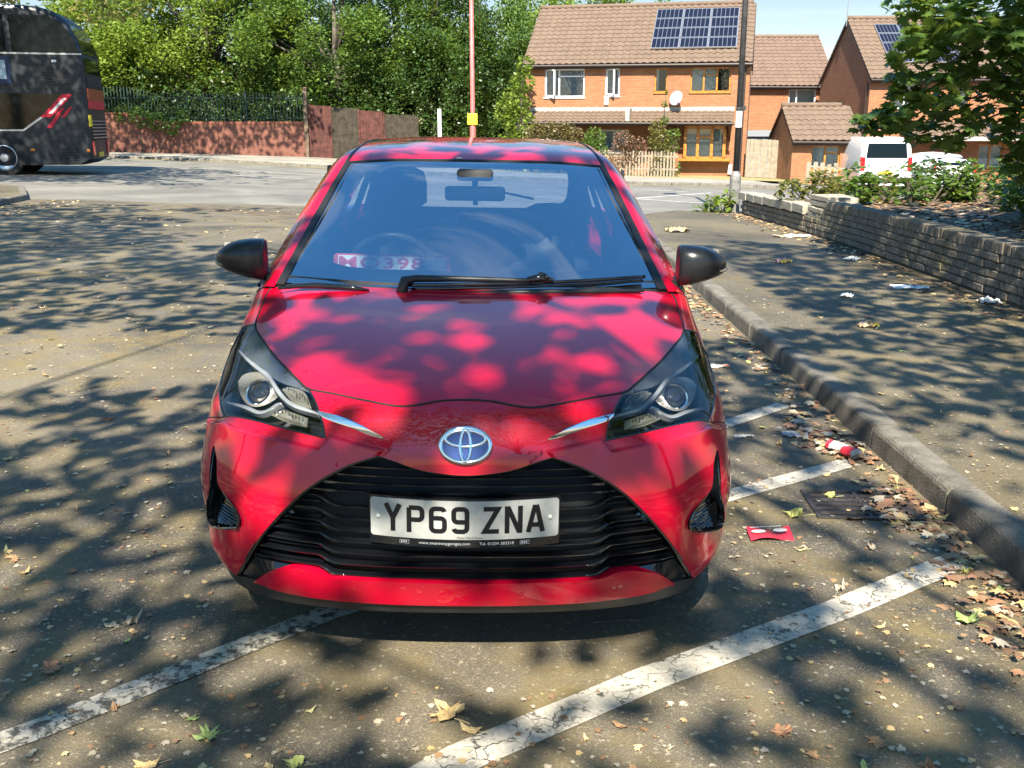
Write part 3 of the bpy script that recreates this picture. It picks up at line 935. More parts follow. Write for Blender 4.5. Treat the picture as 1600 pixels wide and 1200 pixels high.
# --- chrome wings between lamps and badge
for sd in BOTH:
    wt = np.array(smooth_line(EDGE['wing_top'])); wb = np.array(smooth_line(EDGE['wing_bottom']))
    def res(a, n):
        t = np.linspace(0, len(a) - 1, n); i = np.clip(t.astype(int), 0, len(a) - 2); f = (t - i)[:, None]
        return a[i] * (1 - f) + a[i + 1] * f
    A, B = res(wt, 20), res(wb, 20)
    Pa, na = surf(A[:, 0], A[:, 1], 0.0, sd); Pb, nb = surf(B[:, 0], B[:, 1], 0.0, sd)
    Pb = Pa + (Pb - Pa) * .74; G = []
    for k in range(20):
        n = na[k]; mid = (Pa[k] + Pb[k]) / 2
        G.append([Pa[k] - n * .008, Pa[k] + n * .003, mid + (Pa[k] - mid) * .55 + n * .007, mid * .5 + Pb[k] * .5 + n * .0045, Pb[k] + n * .001, Pb[k] - n * .008])
    mb = MB(); mb.grid(G); mb.build('chrome_wing', M['chrome'], bumper, True, angle=40)

# --- head lamps
def on_surf(pts, off, side, smooth=True, closed=False):
    a = np.array(smooth_line(pts, closed, 5)) if smooth else np.array(pts)
    return surf(a[:, 0], a[:, 1], off, side)
def ribbon(mb, pts, w, off, side, h=.006):
    P, n = on_surf(pts, off, side)
    k = len(P); G = []
    for i in range(k):
        t = P[min(i + 1, k - 1)] - P[max(0, i - 1)]; t /= np.linalg.norm(t); s_ = np.cross(n[i], t)
        f = min(1, .35 + 1.3 * min(i, k - 1 - i) / (k * .4)); ww = w * min(1, f)
        G.append([P[i] + s_ * ww - n[i] * h, P[i] + s_ * ww * .8 + n[i] * .001, P[i] + n[i] * .003, P[i] - s_ * ww * .8 + n[i] * .001, P[i] - s_ * ww - n[i] * h])
    mb.grid(G)
lens_uv = UVP[sorted({i for f in REG['headlight'] for i in f})]
for sd in BOTH:
    hl = empty('headlight'); hl.parent = car
    panel('lens_cover', REG['headlight'], M['lamp_glass'], hl, (sd,), off=-.001, rim=0)
    panel('housing', REG['headlight'], M['gloss_black'], hl, (sd,), off=-.052, rim=0)
    mb = MB(); a = np.array(SL['headlight'] + [SL['headlight'][0]]); P1, n1 = surf(a[:, 0], a[:, 1], -.0005, sd); P2, _ = surf(a[:, 0], a[:, 1], -.056, sd)
    P0, _ = surf(a[:, 0], a[:, 1], -.0005, sd)
    mb.grid(np.stack([P1, P2], 1)); mb.build('lens_edge', M['gloss_black'], hl)
    mb = MB(); mb.tube([tuple(p) for p in P1], .0028, 5); mb.build('lamp_seal', M['gloss_black'], hl, True)
    be_ = np.array(SL['headlight'][:26]); sa_ = np.array(smooth_line([(8.75, 5.22)] + EDGE['cover']))
    q1 = np.array([be_[int(t * (len(be_) - 1))] for t in np.linspace(0, 1, 30)]); q2 = np.array([sa_[int(t * (len(sa_) - 1))] for t in np.linspace(0, 1, 30)])
    mb = MB(); G = []
    for t in (0, .33, .66, .97):
        qq = q1 + (q2 - q1) * t; P_, _n = surf(qq[:, 0], qq[:, 1], -.006 - .006 * t, sd); G.append(P_)
    mb.grid(np.stack(G, 1)); mb.build('gloss_cover', mat('cover_dark_chrome', (.78, .86, .96), .06, metal=.95), hl, True)
    mb = MB(); ribbon(mb, EDGE['strip_a'], .0075, -.006, sd, .016); ribbon(mb, EDGE['strip_b'], .0075, -.007, sd, .016)
    mb.build('silver_strip', M['satin'], hl, True, angle=50)
    c0, cn = on_surf([EDGE['lamp'][0]], -.036, sd, False); c0 = Vector(c0[0])
    ax = (Vector(cn[0]) * .9 + Vector((0, -.62, -.05))).normalized()
    MT = Matrix.Translation(c0) @ ax.to_track_quat('Z', 'Y').to_matrix().to_4x4()
    Pb, nb = on_surf(EDGE['bowl'], -.012, sd, True, True)
    ring_in = [MT @ Vector((.040 * math.cos(t), .040 * math.sin(t), .004)) for t in np.linspace(0, 2 * math.pi, 64, endpoint=False)]
    mb = MB(); G = []
    for p in list(Pb) + [Pb[0]]:
        p = Vector(p); q_ = min(ring_in, key=lambda r_: (r_ - p).length); m_ = (p + q_) / 2 - ax * .012
        G.append([tuple(p), tuple(m_), tuple(q_)])
    mb.grid(G); mb.build('reflector_bowl', mat('bowl_grey', (.42, .40, .36), .32, metal=.6), hl, True)
    mb = MB(); mb.lathe([(.044, 0), (.044, .008), (.041, .012), (.037, .010), (.035, .002)], 32, MT); mb.build('projector_ring', M['chrome'], hl, True, angle=40)
    mb = MB(); mb.lathe([(.035, .000), (.031, .008), (.022, .014), (.010, .018), (0, .019)], 32, MT); mb.build('projector_lens', mat('projector_glass', (.015, .016, .02), .03, coat=1), hl, True)
    for nm, mt_, o_, zig in (('running', 'clear', -.010, 1), ('signal', 'clear', -.011, 1)):
        P, n = on_surf(EDGE[nm], o_, sd, True, True); c_ = P.mean(0) - n.mean(0) * .012
        mb = MB(); k = len(P); vs = []
        for s_ in (1, .8, .55, .3):
            for i in range(k): vs.append(c_ + (P[i] - c_) * s_ + n[i] * (.004 if int(s_ * 10) % 2 else -.004))
        vs.append(c_)
        fs = [(r_ * k + i, r_ * k + (i + 1) % k, (r_ + 1) * k + (i + 1) % k, (r_ + 1) * k + i) for r_ in range(3) for i in range(k)] + [(3 * k + i, 3 * k + (i + 1) % k, 4 * k) for i in range(k)]
        mb.add(vs, fs); mb.build('running_lamp' if nm == 'running' else 'turn_signal', M[mt_], hl)
        # fine vertical ribs
        mb = MB(); lo = P.min(0); hi = P.max(0)
        for t in np.linspace(.12, .88, 9):
            x = lo[0] + (hi[0] - lo[0]) * t
            zz = [P[i][2] for i in range(k) if abs(P[i][0] - x) < .012]
            if len(zz) > 1:
                yy = np.mean([P[i][1] for i in range(k) if abs(P[i][0] - x) < .012])
                mb.tube([(x, yy + .004, min(zz) + .003), (x, yy + .004, max(zz) - .003)], .0012, 4)
        if mb.v: mb.build('rib', M['dark_satin'], hl)

# --- corner vents with fine bars
for sd in BOTH:
    cv = panel('corner_vent', REG['vent'], M['gloss_black'], bumper, (sd,), off=-.035, rim=0)
    mb = MB(); a = np.array(SL['vent'] + [SL['vent'][0]]); a_c = a.mean(0); a = a_c + (a - a_c) * .985; P1, n1 = surf(a[:, 0], a[:, 1], .001, sd); P2, _ = surf(a[:, 0], a[:, 1], -.036, sd)
    mb.grid(np.stack([P1, P2], 1)); mb.tube([tuple(p) for p in P1], .003, 5)
    vp = [(p[0] * sd, p[2]) for p in P1]
    for z in np.arange(.36, .47, .013):
        xs = []
        for (x0, z0), (x1, z1) in zip(vp, vp[1:]):
            if (z0 - z) * (z1 - z) < 0: xs.append(x0 + (x1 - x0) * (z - z0) / (z1 - z0))
        if len(xs) >= 2:
            L_ = []
            for x in np.linspace(min(xs) + .004, max(xs) - .004, 8):
                p, n = front(x, z, -.02)
                if p is not None: L_.append((p.x * sd, p.y, p.z))
            if len(L_) > 2: mb.tube(L_, .0028, 4)
    mb.build('vent_trim', M['gloss_black'], cv, True, angle=45)
# --- cabin: glass, pillars, roof, sides
NG = [
[(0,.925,.978),(.22,.935,.978),(.45,.98,.98),(.70,1.065,.985),(.765,1.115,.978),(.808,1.19,.955)],
[(0,1.19,1.147),(.21,1.20,1.146),(.42,1.245,1.144),(.645,1.33,1.135),(.705,1.375,1.13),(.755,1.44,1.105)],
[(0,1.44,1.291),(.20,1.45,1.289),(.40,1.49,1.284),(.595,1.56,1.27),(.652,1.60,1.268),(.695,1.67,1.245)],
[(0,1.72,1.424),(.19,1.725,1.423),(.37,1.745,1.419),(.537,1.785,1.407),(.588,1.83,1.408),(.635,1.92,1.38)],
[(0,1.98,1.478),(.19,1.98,1.477),(.37,1.985,1.472),(.515,2.0,1.461),(.565,2.04,1.449),(.625,2.13,1.405)],
[(0,2.5,1.507),(.19,2.5,1.506),(.37,2.5,1.500),(.505,2.5,1.489),(.56,2.5,1.472),(.63,2.5,1.415)],
[(0,3.05,1.495),(.19,3.05,1.494),(.37,3.05,1.489),(.495,3.05,1.478),(.548,3.05,1.462),(.62,3.05,1.405)],
[(0,3.52,1.452),(.19,3.52,1.451),(.37,3.51,1.446),(.485,3.50,1.436),(.535,3.49,1.420),(.60,3.47,1.365)],
]
PG, NGn = make(NG)
if NGn(np.array(5.0), np.array(.5))[2] < 0:
    _g0 = NGn; NGn = lambda u, v: -_g0(u, v)
def gpatch(name, u0, u1, v0, v1, material, parent, off=0.0, side=1, nu=20, nv=12, rim=0.0, edge=None):
    """patch of the cabin surface; v may be a function of u. rim turns its edges inwards"""
    us = np.linspace(u0, u1, nu + 1); G = []; Nm = []
    for u in us:
        a = v0(u) if callable(v0) else v0; b_ = v1(u) if callable(v1) else v1
        vs = np.linspace(a, b_, nv + 1)
        P = PG(np.full(nv + 1, u), vs); n = NGn(np.full(nv + 1, u), vs)
        G.append(P + n * off); Nm.append(n)
    G = np.array(G); Nm = np.array(Nm)
    if side < 0: G = G * np.array([-1, 1, 1]); Nm = Nm * np.array([-1, 1, 1])
    mb = MB(); mb.grid(G)
    if rim:
        for e, n in ((G[0], Nm[0]), (G[-1], Nm[-1]), (G[:, 0], Nm[:, 0]), (G[:, -1], Nm[:, -1])):
            mb.grid(np.stack([e, e - n * rim], 1))
    return mb.build(name, material, parent, True, angle=50)
ws = gpatch('windscreen', .10, 2.98, -2.93, 2.93, M['screen_glass'], car, -.002, nu=40, nv=60)
# black ceramic band round the glass, behind the outer face
mb = MB()
def band(mb, pa, pb, off=-.0055):
    A = np.array(pa); B_ = np.array(pb)
    Pa = PG(A[:, 0], A[:, 1]) + NGn(A[:, 0], A[:, 1]) * off; Pb = PG(B_[:, 0], B_[:, 1]) + NGn(B_[:, 0], B_[:, 1]) * off
    mb.grid(np.stack([Pa, Pb], 1))
def rr(t, k):   # rounded inner edge of the band
    n = 80; out = []
    return out
inner = []; outer = []
u0, u1, v1_ = .46, 2.90, 2.80
for i in range(121):
    a = 2 * math.pi * i / 120
    c_, s_ = math.cos(a), math.sin(a); e = .16
    x = math.copysign(abs(c_) ** e, c_); y = math.copysign(abs(s_) ** e, s_)
    uu = (u0 + u1) / 2 + (u1 - u0) / 2 * y
    vv_ = x * (v1_ - (.10 + .32 * max(0, 1 - (uu - u0) / .9) ** 2))
    inner.append((uu, vv_))
    m_ = max(abs(x), abs(y))
    outer.append(((.1 + 2.98) / 2 + (2.98 - .1) / 2 * y / m_ if True else 0, 2.93 * x / m_))
band(mb, inner, outer)
mb.build('glass_border', mat('ceramic_band', (.004, .005, .007), .5), ws, True)
# rubber and black trim along the screen edges and roof ditch
for sd in BOTH:
    gpatch('screen_trim', .05, 3.02, 2.93, 3.14, M['rubber'], car, .003, sd, nu=40, nv=3, rim=.02)
    gpatch('roof_moulding', 3.02, 6.9, 3.02, 3.17, M['rubber'], car, .002, sd, nu=40, nv=3, rim=.01)
    gpatch('side_rail', .0, 7.0, lambda u: 3.15 if u < 3.02 else 3.18, 5.0, M['paint'], car, 0, sd, nu=70, nv=12)
gpatch('screen_top_trim', 2.985, 3.03, -2.95, 2.95, M['rubber'], car, .002, nu=2, nv=50, rim=.012)
roof = gpatch('roof', 3.035, 7.0, -3.0, 3.0, M['paint'], car, 0, nu=60, nv=50, rim=.012)
gpatch('headlining', 3.0, 6.95, -4.6, 4.6, M['interior'], roof, -.035, nu=30, nv=30)
mb = MB(); c_ = PG(np.array(3.06), np.array(-.35)); mb.box(c_[0] - .012, c_[0] + .012, c_[1] - .004, c_[1] + .004, c_[2], c_[2] + .006); mb.build('roof_tag', mat('tag_white', (.6, .6, .6), .5), roof, bevel=.002)
# cowl between bonnet and screen
mb = MB(); G = []
for x in np.linspace(-.80, .80, 50):
    v = np.interp(abs(x), [0, .19, .37, .55, .705, .806], [0, 1, 2, 3, 4, 5])
    p = PS(np.array(11.0), np.array(v)); p[0] = x
    w = abs(x); vg = np.interp(w, [0, .22, .45, .70, .765, .808], [0, 1, 2, 3, 4, 5]); g_ = PG(np.array(.20), np.array(vg)); g_[0] = x
    G.append([(x, p[1] - .02, p[2] - .03), (x, p[1] + .003, p[2] - .012), (x, p[1] + .018, p[2] - .004), (x, g_[1] - .004, g_[2] - .006), (x, g_[1] + .006, g_[2] + .004)])
mb.grid(G); mb.build('cowl', M['black'], car, True)
mb = MB(); mb.tube([tuple(PS(np.array(10.99), np.array(v)) * np.array([s_, 1, 1]) + np.array([0, .004, -.002])) for s_, vs in ((-1, np.linspace(5, 0, 25)), (1, np.linspace(.2, 5, 25))) for v in vs], .005, 6)
mb.build('bonnet_seal', M['rubber'], car, True)

# body side from the cowl back to the tail
ys = [1.19, 1.6, 2.1, 2.6, 3.05, 3.45, 3.72, 3.86]
belt = [.955, .985, 1.005, 1.03, 1.06, 1.09, 1.09, 1.07]
bx = [.808, .806, .802, .800, .79, .765, .72, .62]
NSD = []
for y, zb, xb in zip(ys, belt, bx):
    k = xb / .793
    NSD.append([(xb, y, zb), (xb + .028 * k, y, zb - .06), (.838 * k if y > 1.3 else .842, y, zb - .14), (.846 * k + .004, y, .62), (.856 * k, y, .45), (.838 * k, y, .30), (.80 * k, y, .20)])
NSD[0] = [(.808, 1.19, .955), (.838, 1.18, .87), (.850, 1.175, .76), (.855, 1.18, .60), (.86, 1.185, .45), (.86, 1.19, .30), (.82, 1.19, .20)]
P2, N2 = make(NSD, False)
def spatch(name, u0, u1, v0, v1, material, parent, side, nu=16, nv=24, off=0):
    U_, V_ = np.meshgrid(np.linspace(u0, u1, nu + 1), np.linspace(v0, v1, nv + 1), indexing='ij')
    G = P2(U_, V_); n = N2(U_, V_)
    if n[..., 0].mean() < 0: n = -n
    G = G + n * off
    if side < 0: G = G * np.array([-1, 1, 1]); n = n * np.array([-1, 1, 1])
    mb = MB(); mb.grid(G)
    for e, m_ in ((G[0], n[0]), (G[-1], n[-1]), (G[:, 0], n[:, 0]), (G[:, -1], n[:, -1])): mb.grid(np.stack([e, e - m_ * .02], 1))
    return mb.build(name, material, parent, True, angle=50)
for sd in BOTH:
    spatch('front_wing', 0, .02, 0, 6, M['paint'], car, sd, nu=1)
    fd = spatch('door', .03, 2.25, 0, 6, M['paint'], car, sd)
    rd = spatch('door', 2.26, 4.0, 0, 6, M['paint'], car, sd)
    spatch('rear_quarter', 4.01, 7, 0, 6, M['paint'], car, sd)
    for dr, u in ((fd, 1.95), (rd, 3.7)):
        p = P2(np.array(u), np.array(1.9)); mb = MB()
        mb.tube([(sd * (p[0] + .002), p[1] - .10, p[2]), (sd * (p[0] + .035), p[1] - .08, p[2]), (sd * (p[0] + .037), p[1] + .04, p[2] + .003), (sd * (p[0] + .002), p[1] + .07, p[2])], .011, 8)
        mb.build('handle', M['paint'], dr, True)
    # side glass between rail and belt
    for nm, a, b_, dr in (('door_glass', 1.22, 2.15, fd), ('door_glass', 2.22, 3.02, rd), ('quarter_glass', 3.1, 3.40, car)):
        G = []
        for y in np.linspace(a, b_, 12):
            um = np.interp(y, [1.18, 1.44, 1.67, 1.92, 2.13, 2.5, 3.05, 3.47], range(8)); t = PG(np.array(um), np.array(5.0))
            zb, xb = np.interp(y, ys, belt), np.interp(y, ys, bx)
            G.append([(sd * (xb + (t[0] - xb) * q_ + .012 * math.sin(q_ * math.pi)), y, zb + (t[2] - .004 - zb) * q_) for q_ in np.linspace(0, 1, 6)])
        mb = MB(); mb.grid(G); mb.build(nm, M['side_glass'], dr, True)
    for y, wd in ((2.18, .045), (3.06, .04)):
        um = np.interp(y, [1.18, 1.44, 1.67, 1.92, 2.13, 2.5, 3.05, 3.47], range(8)); t = PG(np.array(um), np.array(5.0)); zb, xb = np.interp(y, ys, belt), np.interp(y, ys, bx)
        mb = MB(); mb.grid([[(sd * (xb + (t[0] - xb) * q_ + .013), y + dy, zb + (t[2] - zb) * q_) for q_ in np.linspace(0, 1, 5)] for dy in (-wd, wd)])
        mb.grid([[(sd * (xb + (t[0] - xb) * q_ - .02), y + dy, zb + (t[2] - zb) * q_) for q_ in np.linspace(0, 1, 5)] for dy in (-wd, wd)])
        mb.build('door_pillar', M['gloss_black'], car, True)
# tailgate with a wide rear window
P_T = lambda x, t: (x, 3.50 + .27 * t + .06 * (1 - (x / .75) ** 2) * t ** .5, 1.44 - .40 * t)
mb = MB(); win = []
n = 64
for i in range(n):
    a = 2 * math.pi * i / n; c_, s_ = math.cos(a), math.sin(a); e = .42
    win.append((.545 * math.copysign(abs(c_) ** e, c_), .56 - .38 * math.copysign(abs(s_) ** e, s_)))
outl = []
for x, t in win:
    dx, dt = x, t - .56; k = max(abs(dx) / .70, abs(dt) / (.60 if dt < 0 else .50)); xx, tt = dx / k, .56 + dt / k
    outl.append((xx * (.88 + .12 * min(1, max(0, tt))), tt))
mb.grid([[P_T(*a), P_T(*b_)] for a, b_ in zip(win + [win[0]], outl + [outl[0]])])
tg = mb.build('tailgate', M['paint'], car, True)
mb = MB(); mb.grid([[(p[0], p[1] - .03, p[2]), (q_[0], q_[1] - .05, q_[2])] for p, q_ in ((P_T(*a), P_T(*b_)) for a, b_ in zip(win + [win[0]], outl + [outl[0]]))]); mb.build('inner_trim', M['interior'], tg, True)
mb = MB(); vs = [P_T(x * 1.01, .56 + (t - .56) * 1.01) for x, t in win]; vs.append(P_T(0, .56)); mb.add([(p[0], p[1] - .006, p[2]) for p in vs], [(i, (i + 1) % n, n) for i in range(n)])
mb.build('rear_window', M['rear_glass'], tg, True)
mb = MB(); G = [[(x, 3.77 + .06 * (1 - (x / .75) ** 2) + .12 * s_, 1.04 - .80 * s_) for s_ in (0, .1, .4, .7, 1)] for x in np.linspace(-.78, .78, 20)]; mb.grid(G); mb.build('rear_bumper', M['paint'], car, True)
for sd in BOTH:
    mb = MB(); mb.grid([[(sd * .59, y, 1.385), (sd * .66, y + .02, 1.2), (sd * .74, y + .05, 1.0), (sd * .75, y + .05, .7)] for y in (3.05, 3.25, 3.45)]); mb.grid([[(sd * .57, 3.45, 1.40), (sd * .70, 3.70, .98)], [(sd * .50, 3.46, 1.42), (sd * .60, 3.74, .98)]]); mb.build('inner_trim', M['interior'], car)
    mb = MB(); mb.grid([[(sd * .60, 3.47, 1.36), (sd * .70, 3.50, 1.05)], [(sd * .50, 3.50, 1.43), (sd * .62, 3.80, 1.04)]]); mb.build('rear_pillar', M['paint'], car)
    mb = MB(); mb.box(sd * .64 - .06, sd * .64 + .06, 3.74, 3.86, .78, 1.02); mb.build('tail_lamp', mat('tail_red', (.35, .005, .01), .15, coat=1), car, bevel=.03)
mb = MB(); mb.tube([(0, 3.785, 1.12), (.12, 3.80, 1.165), (.34, 3.775, 1.125)], .008, 6); mb.build('rear_wiper', M['rubber'], tg, True)

# underbody, arches and wheels
mb = MB(); mb.box(-.70, .70, .35, 3.75, .20, .30); mb.build('underbody', M['matt_black'], car)
for y in (.80, 3.31):
    for sd in BOTH:
        mb = MB(); MM = Matrix.Translation((sd * .62, y, .305)) @ Matrix.Rotation(R(90), 4, 'Y')
        mb.lathe([(.345, -.16), (.345, .20 if y > 1 else .235)], 32, MM); mb.lathe([(.345, -.16), (0, -.16)], 32, MM) if sd > 0 else mb.lathe([(.345, .20), (0, .20)], 32, MM)
        wh = empty('wheel', (sd * .725, y, .300)); wh.parent = car; wh.rotation_euler = (0, R(90 * sd), 0)
        t = MB(); t.lathe([(.20, -.085), (.235, -.097), (.275, -.100), (.297, -.080), (.302, -.05), (.298, -.046), (.302, -.042), (.302, .042), (.298, .046), (.302, .05), (.297, .080), (.275, .100), (.235, .097), (.20, .085)], 48); t.build('tyre', M['tyre'], wh, True, angle=40)
        t = MB(); t.lathe([(.205, -.085), (.195, .02), (.200, .080), (.207, .085)], 40)
        for k in range(10):
            a = 2 * math.pi * k / 10
            t.box(.03, .20, -.014, .014, .045, .07, Matrix.Rotation(a, 4, 'Z'))
        t.lathe([(0, .075), (.045, .075), (.055, .04)], 20); t.build('rim', M['satin'], wh, True, angle=40)
# door mirrors
def mirror(sd):
    mr = empty('door_mirror'); mr.parent = car
    mb = MB(); G = []; n = 28
    st = [(.772, 1.066, .066, 1.20, .045), (.774, 1.067, .073, 1.20, .062), (.785, 1.068, .077, 1.20, .072), (.83, 1.071, .0735, 1.20, .080), (.875, 1.074, .064, 1.205, .080), (.915, 1.073, .050, 1.21, .070), (.945, 1.069, .033, 1.22, .050), (.960, 1.066, .018, 1.23, .028), (.966, 1.064, .002, 1.235, .004)]
    for x, zc, hz, yc, hy in st:
        row = []
        for i in range(n + 1):
            a = 2 * math.pi * i / n; c_, s_ = math.cos(a), math.sin(a); e = .72
            row.append((sd * x, yc + hy * math.copysign(abs(c_) ** e, c_) * (1 if c_ < 0 else .6), zc + hz * math.copysign(abs(s_) ** e, s_)))
        G.append(row)
    mb.grid(G); mb.grid([G[0], [(sd * .768, 1.20, 1.076)] * (n + 1)])
    mb.build('mirror_shell', M['mirror_black'], mr, True, angle=60)
    mb = MB(); mb.grid([[(sd * (.80 + .14 * t), 1.262 - .01 * t, 1.035 + .10 * s_ - .012 * t * (1 if s_ else -1)) for s_ in (0, 1)] for t in (0, .5, 1)]); mb.build('mirror_glass', M['chrome'], mr)
    mb = MB(); mb.tube([(sd * .925, 1.155, 1.052), (sd * .95, 1.180, 1.053), (sd * .968, 1.215, 1.056)], [.004, .007, .003], 8); mb.build('indicator', mat('smoked_lens', (.16, .13, .10), .1, coat=1), mr, True)
    mb = MB(); mb.tube([(sd * .755, 1.24, .985), (sd * .80, 1.215, 1.012)], [.026, .022], 10); mb.build('mirror_arm', M['mirror_black'], mr, True)
mirror(1); mirror(-1)

# --- wipers
def gp(x, u, off):
    c3 = PG(np.array(u), np.array(3.0))[0]; v = np.interp(abs(x) / c3, [0, .325, .66, 1], [0, 1, 2, 3]); p = PG(np.array(u), np.array(v)); n = NGn(np.array(u), np.array(v)); s_ = 1 if x > 0 else -1
    return (abs(p[0]) * s_ + n[0] * off * s_, p[1] + n[1] * off, p[2] + n[2] * off)
wp = empty('wiper'); wp.parent = car
mb = MB(); mb.tube([gp(x, .118 + .12 * math.sin((x + .2) * 1.2), .022) for x in np.linspace(-.235, .62, 30)], .0075, 6); mb.tube([gp(x, .100 + .12 * math.sin((x + .2) * 1.2), .010) for x in np.linspace(-.22, .615, 30)], .0055, 6)
mb.build('wiper_blade', M['gloss_black'], wp, True)
mb = MB(); mb.tube([(-.245, .925, .99), (-.235, .945, 1.035), gp(-.20, .18, .035), gp(-.05, .185, .036), gp(.15, .18, .034), gp(.27, .18, .032)], [.022, .018, .014, .011, .0085, .008], 8)
mb.build('wiper_arm', M['black'], wp, True)
mb = MB(); mb.tube([gp(.20, .19, .030), gp(.25, .215, .036), gp(.30, .175, .030)], [.013, .019, .012], 8); mb.tube([gp(.265, .23, .05), gp(.275, .15, .05)], .007, 6); mb.tube([gp(.245, .24, .045), gp(.258, .23, .05)], .009, 6)
mb.build('wiper_joint', M['gloss_black'], wp, True)
wp = empty('wiper'); wp.parent = car
mb = MB(); mb.tube([(-.69, .99, .992), (-.62, .985, 1.004), (-.55, .965, 1.010), (-.42, .940, 1.006), (-.36, .935, 1.0)], [.004, .010, .012, .010, .004], 8); mb.build('wiper_blade', M['gloss_black'], wp, True)
mb = MB(); mb.tube([(-.10, .925, .992), (.2, .93, 1.0), (.45, .96, 1.002), (.62, 1.0, 1.0)], [.006, .012, .012, .005], 8); mb.build('wiper_arm', M['black'], wp, True)

# --- inside the cabin
mb = MB(); G = []
for x in np.linspace(-.70, .70, 29):
    hump = .045 * math.exp(-((x + .34) / .17) ** 2)
    G.append([(x, 1.0 + .10 * (x / .7) ** 2, .965), (x, 1.20, .990), (x, 1.36, 1.0 + hump * .6), (x, 1.48, 1.002 + hump), (x, 1.56, .94 + hump * .5), (x, 1.60, .60)])
mb.grid(G); mb.build('dashboard', mat('dash', (.035, .037, .042), .55, bump=.2, bscale=150), car, True, angle=60)
sw = empty('steering_wheel', (-.345, 1.67, .958)); sw.parent = car; sw.rotation_euler = (R(-66), 0, 0)
mb = MB(); n = 40; mb.lathe([(.178 + .016 * math.cos(a), .016 * math.sin(a)) for a in np.linspace(0, 2 * math.pi, 9)[:-1]], n, closed=True); mb.build('wheel_rim', mat('leather', (.05, .052, .056), .38), sw, True)
mb = MB(); mb.lathe([(0, .035), (.05, .03), (.07, .0), (.06, -.03)], 20)
for a in (0, 180, 270): mb.box(.05, .175, -.014, .014, -.008, .006, Matrix.Rotation(R(a), 4, 'Z'))
mb.build('wheel_hub', M['interior'], sw, True, angle=40)
def seat(x, y, w=.25, name='front_seat', hz=.0):
    s_ = empty(name, (x, y, 0)); s_.parent = car
    mb = MB(); prof = [(-.02, .56, 1.0), (-.0, .70, 1.0), (.07, .95, .95), (.10, 1.06, .80), (.13, 1.10, .55)]
    G = []
    for py, pz, k in prof:
        G.append([(w * k * math.cos(a), py + .09 * math.sin(a) * (1 if math.sin(a) > 0 else .9), pz + hz) for a in np.linspace(0, 2 * math.pi, 25)])
    mb.grid(G); mb.grid([G[-1], [(0, .13, 1.12 + hz)] * 25]); mb.build('backrest', M['fabric'], s_, True)
    mb = MB(); mb.box(-w, w, -.50, .05, .42, .58); mb.build('cushion', M['fabric'], s_, bevel=.05, seg=3)
    mb = MB(); G = []
    for z, k in ((1.13, .8), (1.15, 1), (1.24, 1), (1.29, .9), (1.31, .6), (1.315, .05)):
        G.append([(.135 * k * math.copysign(abs(math.cos(a)) ** .6, math.cos(a)), .15 + .055 * k * math.sin(a), z + hz) for a in np.linspace(0, 2 * math.pi, 25)])
    mb.grid(G); hd = mb.build('headrest', M['fabric'], s_, True)
    mb = MB()
    for sx in (-.06, .06): mb.tube([(sx, .14, 1.05 + hz), (sx, .15, 1.16 + hz)], .007, 6)
    mb.build('headrest_post', M['dark_satin'], hd, True)
seat(-.37, 2.10, hz=.06); seat(.36, 2.10, hz=-.10)
mb = MB(); mb.box(-.60, .60, 3.00, 3.16, .55, 1.03); mb.build('rear_bench', M['fabric'], car, bevel=.06, seg=4)
for x in (-.33, .0, .33):
    mb = MB(); mb.box(x - .11, x + .11, 3.04, 3.14, 1.03, 1.10); mb.build('rear_headrest', M['fabric'], car, bevel=.03, seg=3)
mb = MB(); mb.box(-.62, .62, 3.18, 3.74, .99, 1.01); mb.build('parcel_shelf', M['interior'], car)
mb = MB(); mb.box(-.66, .66, 1.3, 3.7, .30, .34); mb.build('cabin_floor', M['interior'], car)
for sd in BOTH:
    mb = MB(); mb.grid([[(sd * .77, y, .96), (sd * .75, y, .35)] for y in (1.15, 2.2, 3.6)]); mb.build('door_card', M['interior'], car)
    gpatch('pillar_trim', .3, 6.9, 3.25, 4.9, M['interior'], car, -.022, sd, nu=40, nv=5)
    mb = MB(); mb.tube([gp(sd * .66, .5, -.03), gp(sd * .61, 1.2, -.03), gp(sd * .56, 2.0, -.03), gp(sd * .51, 2.9, -.03)], .030, 8); mb.build('pillar_trim', M['interior'], car, True)
    mb = MB(); mb.grid([[(sd * (.70 - .03 * t), 2.05 + .12 * w_2, .98 + .40 * t) for t in (0, .5, 1)] for w_2 in (0, 1)]); mb.build('seat_belt_pillar', mat('pillar_cream', (.30, .29, .27), .6), car, True)
mr = empty('rear_view_mirror'); mr.parent = car
mb = MB(); mb.box(-.125, .125, 1.640, 1.672, 1.262, 1.322); mb.build('mirror_housing', M['matt_black'], mr, bevel=.014, seg=3)
mb = MB(); mb.tube([(0, 1.66, 1.31), (.0, 1.64, 1.36), (0, 1.62, 1.375)], .012, 8); mb.box(-.008, .012, 1.643, 1.66, 1.245, 1.264); mb.build('mirror_stalk', M['matt_black'], mr, True)
mb = MB(); mb.box(-.075, .075, 1.60, 1.72, 1.345, 1.392, Matrix.Rotation(R(0), 4, 'X')); mb.build('sensor_pod', M['interior'], mr, bevel=.015, seg=3)

